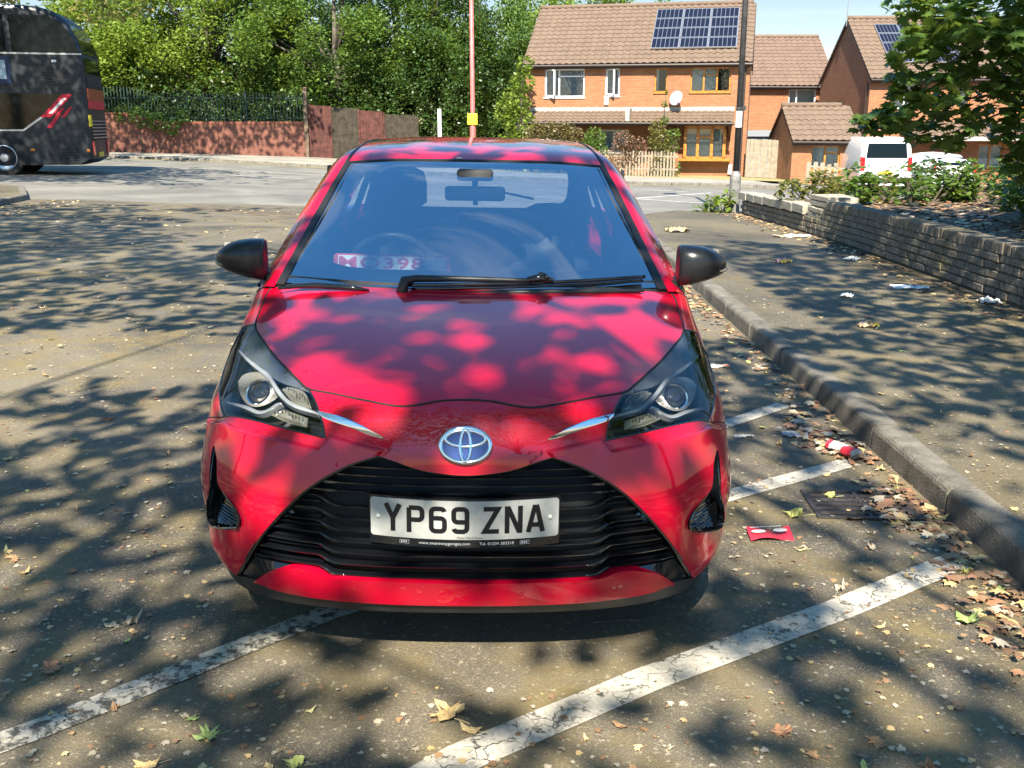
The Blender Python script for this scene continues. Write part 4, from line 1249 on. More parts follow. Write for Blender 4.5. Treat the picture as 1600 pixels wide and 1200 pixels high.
# --- placard lying on the dashboard
pc = empty('placard', (0, 0, 0), 0, 'white card with a red border reading MO398 behind the windscreen of the red car', 'sign')
M['card'] = mat('card', (.78, .78, .76), .6); M['card_red'] = mat('card_red', (.75, .06, .08), .6); M['card_ink'] = mat('card_ink', (.60, .05, .09), .6)
C0 = Vector((-.325, 1.285, 1.043)); cx_ = Vector((1, -.02, -.012)).normalized(); cz_ = Vector((0, .5, .78)).normalized(); cn_ = cx_.cross(cz_)
def cpt(a, c_, o): return tuple(C0 + cx_ * a + cz_ * c_ + (-cn_ if cn_.y > 0 else cn_) * o)
def crect(mb, x0, x1, z0, z1, o): mb.add([cpt(a, c_, o) for a, c_ in ((x0, z0), (x1, z0), (x1, z1), (x0, z1))], [(0, 1, 2, 3)])
mb = MB(); vs = [(a, c_) for a, c_ in ((-.212, -.036), (.235, -.036), (.235, .030), (.222, .040), (-.202, .040), (-.212, .030))]; mb.prism(vs, 0, .003, cpt); o_ = mb.build('card_border', M['card_red'], pc)
mb = MB(); crect(mb, -.195, .218, -.034, .033, .0036); mb.build('card_face', M['card'], pc)
mb = MB(); text_mesh(mb, 'MO398', .066, lambda a, c_, o: cpt(a * 1.50 - .030, c_ * 1.0 - .019, o), .0046, bold=.0015); mb.build('card_letters', M['card_ink'], pc)
mb = MB()
for k in range(4): crect(mb, .125, .19 - .012 * k, .012 - .009 * k, .0135 - .009 * k, .0042)
for k in range(4): crect(mb, .125, .165, -.022 - .003 * k, -.021 - .003 * k, .0042)
mb.build('card_print', M['rubber'], pc)
pc.location = car.location; pc.rotation_euler = car.rotation_euler
# carrier bag on the passenger seat
bg_ = MB(); G = []
rb = random.Random(3)
for z, k in ((.60, .9), (.75, 1.0), (.90, .9), (1.02, .7), (1.06, .75), (1.08, .3)):
    G.append([(.33 + (.15 * k + rb.uniform(-.02, .02)) * math.cos(a), 1.92 + (.10 * k + rb.uniform(-.015, .015)) * math.sin(a), z + rb.uniform(-.02, .02)) for a in np.linspace(0, 2 * math.pi, 15)[:-1]])
    G[-1].append(G[-1][0])
bg_.grid(G); ob = bg_.build('carrier_bag', mat('bag_grey', (.07, .08, .09), .5), None, True)
tag(ob, 'pale crumpled bag on the passenger seat of the red car', 'bag'); ob.location = car.location; ob.rotation_euler = car.rotation_euler
# ---------------------------------------------------------------- buildings
def brick_mat(name, a, b, mortar, bw=.225, rh=.075, rough=.85, stain=.35, msize=.009):
    m, g = newmat(name, rough)
    v = g.obj(); sp = g.n('SeparateXYZ'); g.put(sp.inputs[0], v)
    u = g.math('ADD', sp.outputs[0], sp.outputs[1]); cb = g.n('CombineXYZ'); g.put(cb.inputs[0], u); g.put(cb.inputs[1], sp.outputs[2])
    br = g.n('TexBrick', offset=.5)
    br.inputs['Scale'].default_value = 1; br.inputs['Brick Width'].default_value = bw; br.inputs['Row Height'].default_value = rh
    br.inputs['Mortar Size'].default_value = msize; br.inputs['Mortar Smooth'].default_value = .15; br.inputs['Bias'].default_value = -.1
    br.inputs['Color1'].default_value = (*a, 1); br.inputs['Color2'].default_value = (*b, 1); br.inputs['Mortar'].default_value = (*mortar, 1)
    g.put(br.inputs['Vector'], cb.outputs[0])
    c = g.mix(g.ramp(g.noise(v, 1.3, 6, .7), [(.35, 0), (.7, stain)]), br.outputs['Color'], tuple(x * .55 for x in a))
    c = g.mix(g.ramp(g.noise(v, 40, 3, .7), [(.35, 0), (.75, .35)]), c, tuple(min(1, x * 1.4) for x in b))
    g.put(g.b.inputs['Base Color'], c)
    h = g.math('SUBTRACT', g.math('MULTIPLY', g.noise(v, 70, 3), .3), br.outputs['Fac'])
    g.put(g.b.inputs['Normal'], g.bump(h, .7, .008))
    return m
M['brick_orange'] = brick_mat('orange_brick', (.23, .084, .036), (.34, .138, .056), (.27, .19, .12))
M['brick_red'] = brick_mat('red_brick', (.16, .055, .036), (.24, .085, .052), (.13, .10, .075), stain=.6)
def tile_mat(name, a, b):
    m, g = newmat(name, .85)
    v = g.obj(); c = g.ramp(g.vor(v, 3.4, 'F1', 1), [(.2, a), (.8, b)]) if False else g.ramp(g.noise(v, 2.2, 7, .75), [(.3, a), (.7, b)])
    c = g.mix(g.ramp(g.noise(v, 22, 3, .8), [(.58, 0), (.70, .6)]), c, (.34, .30, .22))
    g.put(g.b.inputs['Base Color'], c); g.put(g.b.inputs['Normal'], g.bump(g.noise(v, 60, 3), .4, .01)); return m
M['tile'] = tile_mat('roof_tile', (.105, .070, .047), (.165, .112, .075))
M['tile_dark'] = tile_mat('roof_tile_dark', (.11, .07, .05), (.18, .115, .08))
M['upvc'] = mat('white_upvc', (.72, .72, .70), .35)
M['wood_frame'] = mat('golden_oak_frame', (.42, .17, .03), .4, var=.3, vscale=8)
M['fascia'] = mat('dark_fascia', (.030, .018, .014), .5)
M['pane'] = mat('window_pane', (.02, .024, .028), .04, spec=1.0)
M['net'] = mat('net_curtain', (.34, .36, .38), .8, var=.35, vscale=7)
M['blind'] = mat('vertical_blind', (.50, .52, .46), .7, var=.10, vscale=10)
M['solar'] = mat('solar_cell', (.008, .009, .018), .3, spec=.35)
M['alu'] = mat('aluminium', (.50, .51, .52), .35, metal=.8)
M['lead'] = mat('lead_flashing', (.38, .35, .30), .7, var=.3)
M['cream'] = mat('cream_render', (.55, .48, .32), .8, var=.15)

def tiled(mb, x0, x1, e, r, row=.33, wave=.30, lift=.035, res=6):
    """pantiled slope between eave e=(y,z) and ridge r=(y,z); overlapping courses with a rolled profile"""
    L_ = math.hypot(r[0] - e[0], r[1] - e[1]); n = max(2, round(L_ / row)); dy, dz = (r[0] - e[0]) / L_, (r[1] - e[1]) / L_
    ny, nz_ = -dz, dy
    if nz_ < 0: ny, nz_ = -ny, -nz_
    xs = np.arange(x0, x1 + wave / res * .5, wave / res); rows = []
    for k in range(n):
        for t, up in ((k / n, lift), ((k + 1) / n + .0, 0.008)):
            s_ = t * L_
            rows.append([(x, e[0] + dy * s_ + ny * (up + .022 * math.sin(2 * math.pi * x / wave)), e[1] + dz * s_ + nz_ * (up + .022 * math.sin(2 * math.pi * x / wave))) for x in xs])
    mb.grid(rows)

def wall_with_holes(mb, x0, x1, z0, z1, holes, y=0.0, depth=.22):
    """front wall in the xz plane cut for window openings, with reveals"""
    X = sorted({x0, x1, *[h[0] for h in holes], *[h[1] for h in holes]}); Z = sorted({z0, z1, *[h[2] for h in holes], *[h[3] for h in holes]})
    for a, b in zip(X, X[1:]):
        for c_, d in zip(Z, Z[1:]):
            if any(h[0] <= (a + b) / 2 <= h[1] and h[2] <= (c_ + d) / 2 <= h[3] for h in holes): continue
            mb.add([(a, y, c_), (b, y, c_), (b, y, d), (a, y, d)], [(0, 1, 2, 3)])
    for a, b, c_, d in holes:
        mb.add([(a, y, c_), (b, y, c_), (b, y, d), (a, y, d), (a, y + depth, c_), (b, y + depth, c_), (b, y + depth, d), (a, y + depth, d)], [(0, 4, 5, 1), (1, 5, 6, 2), (2, 6, 7, 3), (3, 7, 4, 0)])

def window(parent, a, b, c_, d, frame, cols, y=.07, curtain=None, transom=None, sill=True, fw=.06, openl=(), only=None):
    """framed window in an opening; cols = inner mullion positions 0..1"""
    w = empty('window', (0, 0, 0)); w.parent = parent
    f = MB(); e = .002
    f.box(a + e, b - e, y, y + .07, c_ + e, c_ + fw); f.box(a + e, b - e, y, y + .07, d - fw, d - e)
    f.box(a + e, a + fw, y, y + .07, c_ + fw, d - fw); f.box(b - fw, b - e, y, y + .07, c_ + fw, d - fw)
    for t in cols:
        x = a + (b - a) * t; f.box(x - fw * .6, x + fw * .6, y + .002, y + .068, c_ + fw, d - fw)
    if transom:
        t0, t1, tz = transom; x0_, x1_ = a + (b - a) * t0, a + (b - a) * t1; zz = c_ + (d - c_) * tz
        f.box(x0_ + fw * .6, x1_ - fw * .6, y + .004, y + .066, zz - fw * .5, zz + fw * .5)
    fo = f.build('frame', frame, w)
    p = MB(); p.add([(a + fw, y + .03, c_ + fw), (b - fw, y + .03, c_ + fw), (b - fw, y + .03, d - fw), (a + fw, y + .03, d - fw)], [(0, 1, 2, 3)]); p.build('pane', M['side_pane'], w)
    k = MB(); k.add([(a, y + .6, c_ - .1), (b, y + .6, c_ - .1), (b, y + .6, d), (a, y + .6, d)], [(0, 1, 2, 3)]); k.build('dark_room', M['matt_black'], w)
    if curtain:
        cv = MB(); xs = np.linspace(0, 1, 60)
        for (t0, t1, z1) in only or [(0, 1, 1)]:
            seg = [a + fw * .5 + (b - a - fw) * (t0 + (t1 - t0) * q_) for q_ in xs]
            cv.grid([[(x, y + .055 + .012 * math.sin(x * 70), c_ + .03), (x, y + .055 + .012 * math.sin(x * 70), c_ + (d - c_) * z1 - .03)] for x in seg])
        cv.build('curtain', curtain, w)
    if sill:
        s_ = MB(); s_.box(a - .04, b + .04, -.05, y, c_ - .05, c_); s_.build('sill', frame, w)
    for hx, hw, zz0, zz1 in openl:   # casement swung open, hinged at hx
        o_ = MB(); an = R(38); MM = Matrix.Translation((hx, y, 0)) @ Matrix.Rotation(-an if hw > 0 else an, 4, 'Z')
        for q_ in ((0, hw, zz0, zz0 + .05), (0, hw, zz1 - .05, zz1), (0, .05 * (1 if hw > 0 else -1), zz0, zz1), (hw - .05 * (1 if hw > 0 else -1), hw, zz0, zz1)):
            o_.box(min(q_[0], q_[1]), max(q_[0], q_[1]), -.03, .03, q_[2], q_[3], MM)
        o_.build('open_casement', frame, w)
    return w
M['side_pane'] = glass_mat('house_glass', (.82, .86, .86), 1.3, .03)

def house(name, loc, rz, W_, D_, eave, rise, label, front_holes, brick, tile, verge=.08):
    h = empty(name, loc, rz, label, 'house')
    mb = MB(); wall_with_holes(mb, 0, W_, -1.2, eave, front_holes)
    mb.add([(0, 0, -1.2), (0, D_, -1.2), (0, D_, eave), (0, D_ / 2, eave + rise), (0, 0, eave)], [(0, 4, 3, 2, 1)])
    mb.add([(W_, 0, -1.2), (W_, D_, -1.2), (W_, D_, eave), (W_, D_ / 2, eave + rise), (W_, 0, eave)], [(0, 1, 2, 3, 4)])
    mb.add([(0, D_, -1.2), (W_, D_, -1.2), (W_, D_, eave), (0, D_, eave)], [(0, 3, 2, 1)])
    mb.build('wall', brick, h)
    sl = rise / (D_ / 2); o_ = .28
    r = MB(); tiled(r, -verge, W_ + verge, (-o_, eave - o_ * sl + .05), (D_ / 2, eave + rise + .05)); tiled(r, -verge, W_ + verge, (D_ + o_, eave - o_ * sl + .05), (D_ / 2, eave + rise + .05))
    ro = r.build('roof', tile, h, False)
    rr_ = MB(); rr_.tube([(x, D_ / 2, eave + rise + .08) for x in np.arange(-verge, W_ + verge, .4)], .10, 8); rr_.build('ridge_tiles', tile, ro, True)
    f = MB(); f.box(-verge, W_ + verge, -o_ + .03, -o_ + .06, eave - o_ * sl - .14, eave - o_ * sl + .05); f.box(0, W_, -o_ + .06, -.003, eave - o_ * sl - .13, eave - o_ * sl - .10)
    f.tube([(-verge, -o_ - .04, eave - o_ * sl - .01), (W_ + verge, -o_ - .04, eave - o_ * sl - .04)], .055, 8)
    f.build('gutter', M['fascia'], h)
    for x in (-verge, W_ + verge - .03):
        f = MB(); f.prism([(-o_, eave - o_ * sl - .12), (D_ / 2, eave + rise - .12), (D_ + o_, eave - o_ * sl - .12), (D_ + o_, eave - o_ * sl + .04), (D_ / 2, eave + rise + .04), (-o_, eave - o_ * sl + .04)], x, x + .03, lambda a, b, d: (d, a, b)); f.build('verge_board', M['fascia'], ro)
    return h, ro
def solar(parent, x0, x1, t0, t1, e, r, cols, rows, sub=6):
    L_ = math.hypot(r[0] - e[0], r[1] - e[1]); dy, dz = (r[0] - e[0]) / L_, (r[1] - e[1]) / L_; ny, nz_ = -dz, dy
    def P_(x, t, h): s_ = t * L_; return (x, e[0] + dy * s_ + ny * h, e[1] + dz * s_ + nz_ * h)
    for i in range(cols):
        for j in range(rows):
            a, b = x0 + (x1 - x0) * i / cols + .012, x0 + (x1 - x0) * (i + 1) / cols - .012; c_, d = t0 + (t1 - t0) * j / rows + .004, t0 + (t1 - t0) * (j + 1) / rows - .004
            fr_ = MB(); fr_.add([P_(x, t, h) for x in (a, b) for t in (c_, d) for h in (.07, .13)], [(0, 1, 3, 2), (4, 6, 7, 5), (0, 4, 5, 1), (2, 3, 7, 6), (0, 2, 6, 4), (1, 5, 7, 3)])
            so = fr_.build('solar_panel', M['alu'], parent)
            s_ = MB(); k = sub
            for q_ in range(k):
                xa, xb = a + .03 + (b - a - .06) * q_ / k, a + .03 + (b - a - .06) * (q_ + 1) / k - .018
                s_.add([P_(xa, c_ + .008, .134), P_(xb, c_ + .008, .134), P_(xb, d - .008, .134), P_(xa, d - .008, .134)], [(0, 1, 2, 3)])
            s_.build('solar_cells', M['solar'], so)

# near pair of houses with solar panels
A = (.87, 2.62, 3.41, 4.58); B = (3.52, 4.14, 3.45, 4.58); C_ = (5.62, 6.16, 3.58, 4.58); D_w = (7.12, 8.78, 3.58, 4.58)
h1, roof1 = house('brick_house', (.57, 45.2, -.68), R(-13.3), 9.55, 7.2, 4.9, 2.5, 'orange brick pair of houses with twelve solar panels above a white and a brown window', [A, B, C_, D_w, (.6, 1.6, -.0, 2.05), (3.3, 4.6, 1.1, 2.05), (6.96, 8.70, .85, 2.15)], M['brick_orange'], M['tile'])
window(h1, *A, M['upvc'], [.36], curtain=M['net'], transom=(.36, 1, .74), openl=((A[0] + .03, .60, 3.45, 4.55),))
window(h1, *B, M['upvc'], [.0], curtain=M['net'], openl=((B[0] + .03, .5, 3.5, 4.55),))
window(h1, *C_, M['wood_frame'], [], curtain=M['blind'], only=[(0, .28, 1)])
window(h1, *D_w, M['wood_frame'], [.33, .66], curtain=M['blind'], transom=(.33, .66, .70), only=[(0, .64, 1)])
window(h1, 3.3, 4.6, 1.1, 2.05, M['upvc'], [.5], curtain=M['net'])
dr = MB(); dr.box(.62, 1.58, .05, .10, .0, 2.03); dr.build('door', mat('door_blue', (.03, .06, .10), .4), h1)
# lean-to canopy over the ground floor, open below
cp = MB(); tiled(cp, .25, 9.0, (-1.05, 2.36), (-.0, 2.86), .26, .25); cpo = cp.build('canopy_roof', M['tile'], h1)
cp = MB(); cp.box(.25, 9.0, -.10, -.003, 2.82, 2.98); cp.box(4.55, 4.72, -1.06, -.12, 2.40, 2.93, None); cp.build('flashing', M['lead'], cpo)
cp = MB(); cp.box(.25, 9.0, -1.10, -1.05, 2.22, 2.36); cp.tube([(.2, -1.15, 2.33), (9.05, -1.15, 2.30)], .05, 8); cp.build('canopy_gutter', M['fascia'], cpo)
cp = MB(); cp.box(-.12, .42, -1.0, -.003, -1.0, 2.75); cp.build('end_pier', M['cream'], h1)
for x in (6.55, 8.85):
    cp = MB(); cp.prism([(-.95, 2.2), (-.02, 2.2), (-.02, 1.6)], x - .04, x + .04, lambda a, b, d: (d, a, b)); cp.build('bracket', M['fascia'], cpo)
# shallow bay window on a shelf
bw = empty('bay_window'); bw.parent = h1
f = MB()
for x in (6.98, 7.50, 8.08, 8.60): f.box(x, x + .12, -.42, -.30, .86, 2.2)
f.box(6.98, 8.72, -.42, -.30, .86, .95); f.box(6.98, 8.72, -.42, -.30, 2.08, 2.2); f.box(7.62, 8.08, -.41, -.31, 1.72, 1.80)
for x in (6.98, 8.66): f.box(x, x + .06, -.30, -.003, .86, 2.2)
f.build('frame', M['wood_frame'], bw)
f = MB(); f.grid([[(7.1 + 1.5 * t, -.26 + .012 * math.sin(t * 150), z) for z in (.95, 2.08)] for t in np.linspace(0, 1, 90)]); f.build('blind', M['blind'], bw)
f = MB(); f.box(7.08, 8.62, -.355, -.35, .93, 2.1); f.build('pane', M['side_pane'], bw)
f = MB(); f.box(6.78, 8.92, -.50, -.003, .77, .86); f.box(6.98, 8.72, -.42, -.003, 2.2, 2.24); f.build('shelf', M['wood_frame'], bw)
for nm, q_, m_ in (('alarm_box', (3.5, 3.68, -.08, -.002, 3.08, 3.42), M['upvc']), ('meter_box', (6.35, 6.72, -.04, -.002, .95, 1.72), mat('meter_pink', (.38, .19, .13), .7)), ('gas_box', (8.86, 9.02, -.12, -.002, .22, .62), M['upvc']), ('drain_pipe', (9.32, 9.39, -.10, -.03, -.9, 4.75), M['fascia'])):
    f = MB(); f.box(*q_); f.build(nm, m_, h1, bevel=.01)
dish = empty('satellite_dish', (6.62, -.02, 3.20)); dish.parent = h1
f = MB(); MM = Matrix.Translation((-.02, -.34, .12)) @ Matrix.Rotation(R(68), 4, 'X') @ Matrix.Rotation(R(-28), 4, 'Y'); f.lathe([(0, 0), (.12, .008), (.22, .03), (.31, .065), (.315, .06), (.22, .022), (0, -.01)], 24, MM); f.build('reflector', mat('dish_grey', (.30, .30, .31), .5), dish, True)
f = MB(); f.tube([(0, .0, -.02), (-.02, -.20, -.02), (-.02, -.32, .12)], .018, 6); f.tube([(-.02, -.30, -.06), (.08, -.62, -.02)], .012, 6); f.box(.05, .11, -.68, -.60, -.05, .01); f.build('arm', M['alu'], dish)
sl_ = 2.5 / 3.6
solar(roof1, 5.35, 8.95, .20, .88, (-.28, 4.9 - .28 * sl_ + .05), (3.6, 7.45), 3, 4)

# house behind
h2, r2 = house('brick_house', (10.6, 53, -1.25), R(0), 5.9, 7.0, 4.9, 2.45, 'brick house set back beyond the gate with a white window and blue garage front', [(3.6, 5.0, 3.5, 4.6), (1.3, 3.4, 0, 2.2)], M['brick_orange'], M['tile_dark'])
window(h2, 3.6, 5.0, 3.5, 4.6, M['upvc'], [.3], curtain=M['blind'])
f = MB(); f.box(1.32, 3.38, .06, .12, .02, 2.18); f.build('garage_door', mat('blue_door', (.01, .17, .42), .45), h2)
f = MB(); f.box(.9, 4.0, -.9, -.003, 2.25, 2.55); f.build('flat_canopy', mat('grey_felt', (.20, .22, .24), .7), h2)
f = MB(); f.box(1.2, 1.4, -.14, -.002, 4.0, 4.3); f.build('alarm_box', M['upvc'], h2, bevel=.02)

# right-hand terrace
hs = [(1.0, 2.1, 3.5, 4.6), (3.8, 4.4, 3.5, 4.6), (6.2, 6.8, 3.5, 4.6), (8.4, 9.8, 3.5, 4.6), (2.9, 3.9, 0, 2.0), (5.0, 6.1, .9, 2.0), (7.1, 8.1, 0, 2.0)]
h3, r3 = house('brick_house', (15.5, 44.8, -1.25), R(0), 14, 7.2, 4.9, 2.6, 'brick house with a tall side gable and antenna half hidden by the maple branch', hs, M['brick_orange'], M['tile'])
window(h3, *hs[0], M['upvc'], [.5], curtain=M['blind']); window(h3, *hs[1], M['wood_frame'], [], curtain=M['blind']); window(h3, *hs[2], M['wood_frame'], [], curtain=M['blind']); window(h3, *hs[3], M['upvc'], [.5], curtain=M['blind']); window(h3, *hs[5], M['wood_frame'], [.5], curtain=M['blind'])
for x, m_ in ((2.92, mat('brown_door', (.16, .06, .03), .5)), (7.12, mat('orange_door', (.60, .22, .02), .45))):
    f = MB(); f.box(x, x + .96, .05, .11, .02, 1.98); f.build('door', m_, h3)
cp = MB(); tiled(cp, 1.5, 14, (-1.25, 2.35), (0, 2.95), .26, .25); cp.build('canopy_roof', M['tile'], h3)
cp = MB(); cp.box(1.5, 14, -1.30, -1.25, 2.16, 2.34); cp.build('canopy_gutter', M['lead'], h3)
f = MB(); f.box(6.6, 8.6, -1.15, -.2, -.2, 1.0); f.build('porch_wall', mat('orange_paint', (.62, .30, .04), .7), h3)
f = MB(); f.box(-.075, -.02, .25, .32, -.9, 4.6); f.tube([(-.05, 1.1, 2.05), (-.05, 5.6, 2.2)], .03, 6); f.build('waste_pipe', M['fascia'], h3)
f = MB(); f.box(-.12, -.002, .8, 1.05, 2.7, 3.0); f.box(-.14, -.002, 3.35, 3.75, 3.1, 3.9); f.build('side_vent', M['fascia'], h3)
f = MB(); f.tube([(-.12, 3.5, 7.2), (-.12, 3.5, 10.6)], .022, 6); f.tube([(-.12, 3.2, 10.3), (-.12, 3.8, 10.3)], .012, 5); f.build('antenna', M['alu'], h3)
solar(r3, .95, 4.1, .22, .86, (-.28, 4.9 - .28 * 2.6 / 3.6 + .05), (3.6, 7.55), 3, 4)

# low garage with a small gable
hg, rg = house('small_garage', (11.0, 40.0, -.66), R(0), 2.6, 3.4, 1.78, 1.15, 'small brick outbuilding with tiled gable roof and orange framed window', [(.75, 1.9, .50, 1.45)], M['brick_orange'], M['tile'])
window(hg, .75, 1.9, .50, 1.45, M['wood_frame'], [.5], curtain=M['blind'], transom=(.5, 1, .7))
tag(hg, cat='outbuilding')
f = MB(); f.box(2.50, 2.57, -.12, -.05, -.5, 1.6); f.build('drain_pipe', M['alu'], hg)

# distant roofs further right, seen in gaps between leaves
h4, r4 = house('brick_house', (31, 50, -1.6), R(-8), 12, 7.2, 4.9, 2.5, 'farthest brick house on the right behind the maple leaves', [(1, 2.4, 3.4, 4.5), (5, 6.4, 3.4, 4.5)], M['brick_orange'], M['tile_dark'])
window(h4, 1, 2.4, 3.4, 4.5, M['upvc'], [.5], curtain=M['blind']); window(h4, 5, 6.4, 3.4, 4.5, M['upvc'], [.5], curtain=M['blind'])

# ---------------------------------------------------------------- fences and walls
M['pale'] = mat('weathered_pale', (.20, .165, .12), .9, var=.4, var_col=(.30, .255, .19), vscale=6, bump=.3)
def picket(mb_list, p0, p1, h, w, gap, m, name, label, cat='fence', pointed=True, thick=.02, uneven=.03, rail=True, z_off=.1):
    f = empty(name, (p0[0], p0[1], 0), math.atan2(p1[1] - p0[1], p1[0] - p0[0]), label, cat); L_ = math.hypot(p1[0] - p0[0], p1[1] - p0[1]); rk = random.Random(5)
    n = int(L_ / (w + gap)); mb = MB()
    for i in range(n):
        x = i * (w + gap); t = x / L_; z = gz(p0[0] + (p1[0] - p0[0]) * t, p0[1] + (p1[1] - p0[1]) * t) + z_off; hh = h + rk.uniform(-uneven, uneven); ln = rk.uniform(-.01, .01)
        pts = [(x, z), (x + w, z), (x + w + ln, z + hh - (.05 if pointed else 0)), (x + w / 2 + ln, z + hh), (x + ln, z + hh - (.05 if pointed else 0))]
        mb.prism(pts, 0, thick, lambda a, b, d: (a, d, b))
    mb.build('pales', m, f)
    if rail:
        for q_ in (.25, .75):
            r_ = MB(); z0, z1 = gz(*p0) + z_off, gz(*p1) + z_off; r_.add([(0, thick + .002, z0 + h * q_), (L_, thick + .002, z1 + h * q_), (L_, thick + .05, z1 + h * q_), (0, thick + .05, z0 + h * q_), (0, thick + .002, z0 + h * q_ + .07), (L_, thick + .002, z1 + h * q_ + .07), (L_, thick + .05, z1 + h * q_ + .07), (0, thick + .05, z0 + h * q_ + .07)], [(0, 1, 5, 4), (4, 5, 6, 7), (3, 7, 6, 2), (0, 3, 2, 1)]); r_.build('rail', m, f)
    return f
picket(None, (2.6, 42.6), (6.75, 41.2), 1.02, .075, .055, M['pale'], 'picket_fence', 'weathered pale wooden picket fence below the shrubs in front of the houses')
picket(None, (9.75, 42.4), (11.6, 42.0), 1.55, .14, .006, M['pale'], 'board_fence', 'tall weathered close board fence beside the brick houses and small outbuilding', pointed=False, uneven=.01)
picket(None, (11.2, 38.6), (12.6, 38.3), .75, .16, .09, M['pale'], 'low_fence', 'low open wooden fence before the small brick outbuilding', pointed=False)

# long red brick boundary wall with a raised left end
bwl = empty('brick_wall', (-9.6, 47.7, 0), math.atan2(.6, -30) , 'long red brick boundary wall below the green railings', 'wall')
mb = MB(); xs = np.linspace(0, 45, 91); prof = []
for x in xs:
    hgt = 1.52 + .42 * S(x, 6.6, 8.6); wx, wy = -9.6 - x, 47.7 + .02 * x; prof.append((x, gz(wx, wy) - .3, max(1.62, 1.55) + (hgt - 1.52)))
G = []
for x, z0, z1 in prof: G.append([(x, .0, z0), (x, .0, z1), (x, -.225, z1), (x, -.225, z0)])
mb.grid(G); mb.add(G[0], [(0, 1, 2, 3)]); mb.build('wall_face', M['brick_red'], bwl)
mb = MB(); mb.grid([[(x, .02, z1 + .002), (x, .02, z1 + .10), (x, -.245, z1 + .10), (x, -.245, z1 + .002)] for x, z0, z1 in prof]); mb.build('coping', brick_mat('coping_brick', (.22, .06, .035), (.32, .10, .055), (.16, .11, .08), bw=.075, rh=.2), bwl)
M['fence_green'] = mat('palisade_green', (.012, .030, .022), .45)
pf = empty('palisade_fence', (-9.6, 48.0, 0), math.atan2(.6, -30), 'dark green steel palisade railings standing above the red brick wall', 'fence')
mb = MB(); rk = random.Random(2)
for i in range(int(22 / .155)):
    x = .1 + i * .155; z1 = 3.05 + .30 * S(x, 6.8, 8.6); mb.prism([(x, 1.2), (x + .05, 1.2), (x + .05, z1 - .08), (x + .025, z1), (x, z1 - .08)], 0, .012, lambda a, b, d: (a, -d, b))
mb.build('pales', M['fence_green'], pf)
for z in (1.85, 2.75):
    mb = MB(); mb.box(0, 22, .002, .045, z, z + .05); mb.build('rail', M['fence_green'], pf)
for i in range(9):
    mb = MB(); mb.box(i * 2.75, i * 2.75 + .07, .047, .12, .4, 3.15); mb.build('post', M['fence_green'], pf)
mb = MB(); mb.box(-9.62, -9.44, 47.42, 47.60, -.4, 3.25); tag(mb.build('fence_post', mat('old_post', (.13, .09, .06), .9, var=.4), None, bevel=.01), 'old brown timber post at the right end of the red brick wall', 'post')
# dark close-boarded panels running back towards the trees
M['board_a'] = mat('board_red', (.075, .026, .020), .9, var=.5, vscale=4, bump=.4, bscale=20); M['board_b'] = mat('board_green', (.038, .030, .020), .9, var=.5, vscale=4, bump=.4, bscale=20)
px0 = Vector((-9.35, 47.5))
wf = empty('board_fence', (px0.x, px0.y, 0), R(2), 'dark weathered board fence with red and green panels to the right of the brick wall', 'fence')
for i, (x0, x1, hh) in enumerate(((0, .95, 2.45), (.97, 2.25, 2.36), (2.27, 3.4, 2.22), (3.42, 5.0, 2.05))):
    mb = MB(); rk = random.Random(i); k = 0; x = x0
    while x < x1 - .05:
        mb.box(x, min(x1, x + .105), .0 + (k % 2) * .012, .02 + (k % 2) * .012, -.3, hh + rk.uniform(-.02, .02) - (x - x0) * .05); x += .108; k += 1
    mb.build('panel', M['board_b'] if i in (1, 3) else M['board_a'], wf)
    mb = MB(); mb.box(x0 - .05, x0 + .03, -.06, -.003, -.3, hh + .06); mb.build('post', M['board_a'], wf)

# low grey brick retaining wall beside the pavement, built brick by brick
def weathered(name, a, b, moss):
    m, g = newmat(name, .92); v = g.obj()
    c = g.ramp(g.noise(v, 5.5, 6, .7), [(.3, a), (.7, b)])
    c = g.mix(g.ramp(g.noise(v, 28, 4, .75), [(.50, 0), (.66, .8)]), c, tuple(x * .30 for x in a))
    c = g.mix(g.ramp(g.noise(v, 1.6, 4, .6), [(.5, 0), (.72, .6)]), c, moss)
    g.put(g.b.inputs['Base Color'], c); g.put(g.b.inputs['Normal'], g.bump(g.noise(v, 45, 6, .7), 1.0, .02)); return m
M['old_brick'] = weathered('old_grey_brick', (.145, .12, .09), (.29, .245, .185), (.15, .13, .055))
M['old_stone'] = weathered('coping_stone', (.30, .27, .21), (.46, .42, .34), (.22, .19, .10))
M['mortar'] = weathered('old_mortar', (.075, .066, .052), (.14, .125, .10), (.08, .075, .035))
lw = empty('low_brick_wall', (4.35, 7, 0), 0, 'low weathered grey brick wall running along the inner edge of the pavement', 'wall')
rk = random.Random(11)
def brick_at(mb, x, y, z, lx, ly, lz, j=.004):
    c_ = Vector((x, y, z)); o = [rk.uniform(-j, j) for _ in range(3)]; MM = Matrix.Translation(c_ + Vector(o)) @ Matrix.Rotation(rk.uniform(-.02, .02), 4, 'Z') @ Matrix.Rotation(rk.uniform(-.012, .012), 4, 'X')
    b_ = .007
    vs = []
    for sx in (-1, 1):
        for (a, b2) in ((1, 0), (0, 1)):
            pass
    # chamfered block: 8 corners pulled in on the visible face
    for sx, ins in ((-1, b_), (-1 + 2 * b_ / lx, 0), (1, 0)):
        for sy in (-1, 1):
            for sz in (-1, 1): vs.append(MM @ Vector((sx * lx / 2, sy * (ly / 2 - ins), sz * (lz / 2 - ins))))
    fs = [(0, 2, 3, 1)]
    for k in (0, 4): fs += [(k, k + 1, k + 5, k + 4), (k + 1, k + 3, k + 7, k + 5), (k + 3, k + 2, k + 6, k + 7), (k + 2, k, k + 4, k + 6)]
    mb.add([tuple(v) for v in vs], fs)
mb = MB(); core = MB(); cap = MB(); stone = MB()
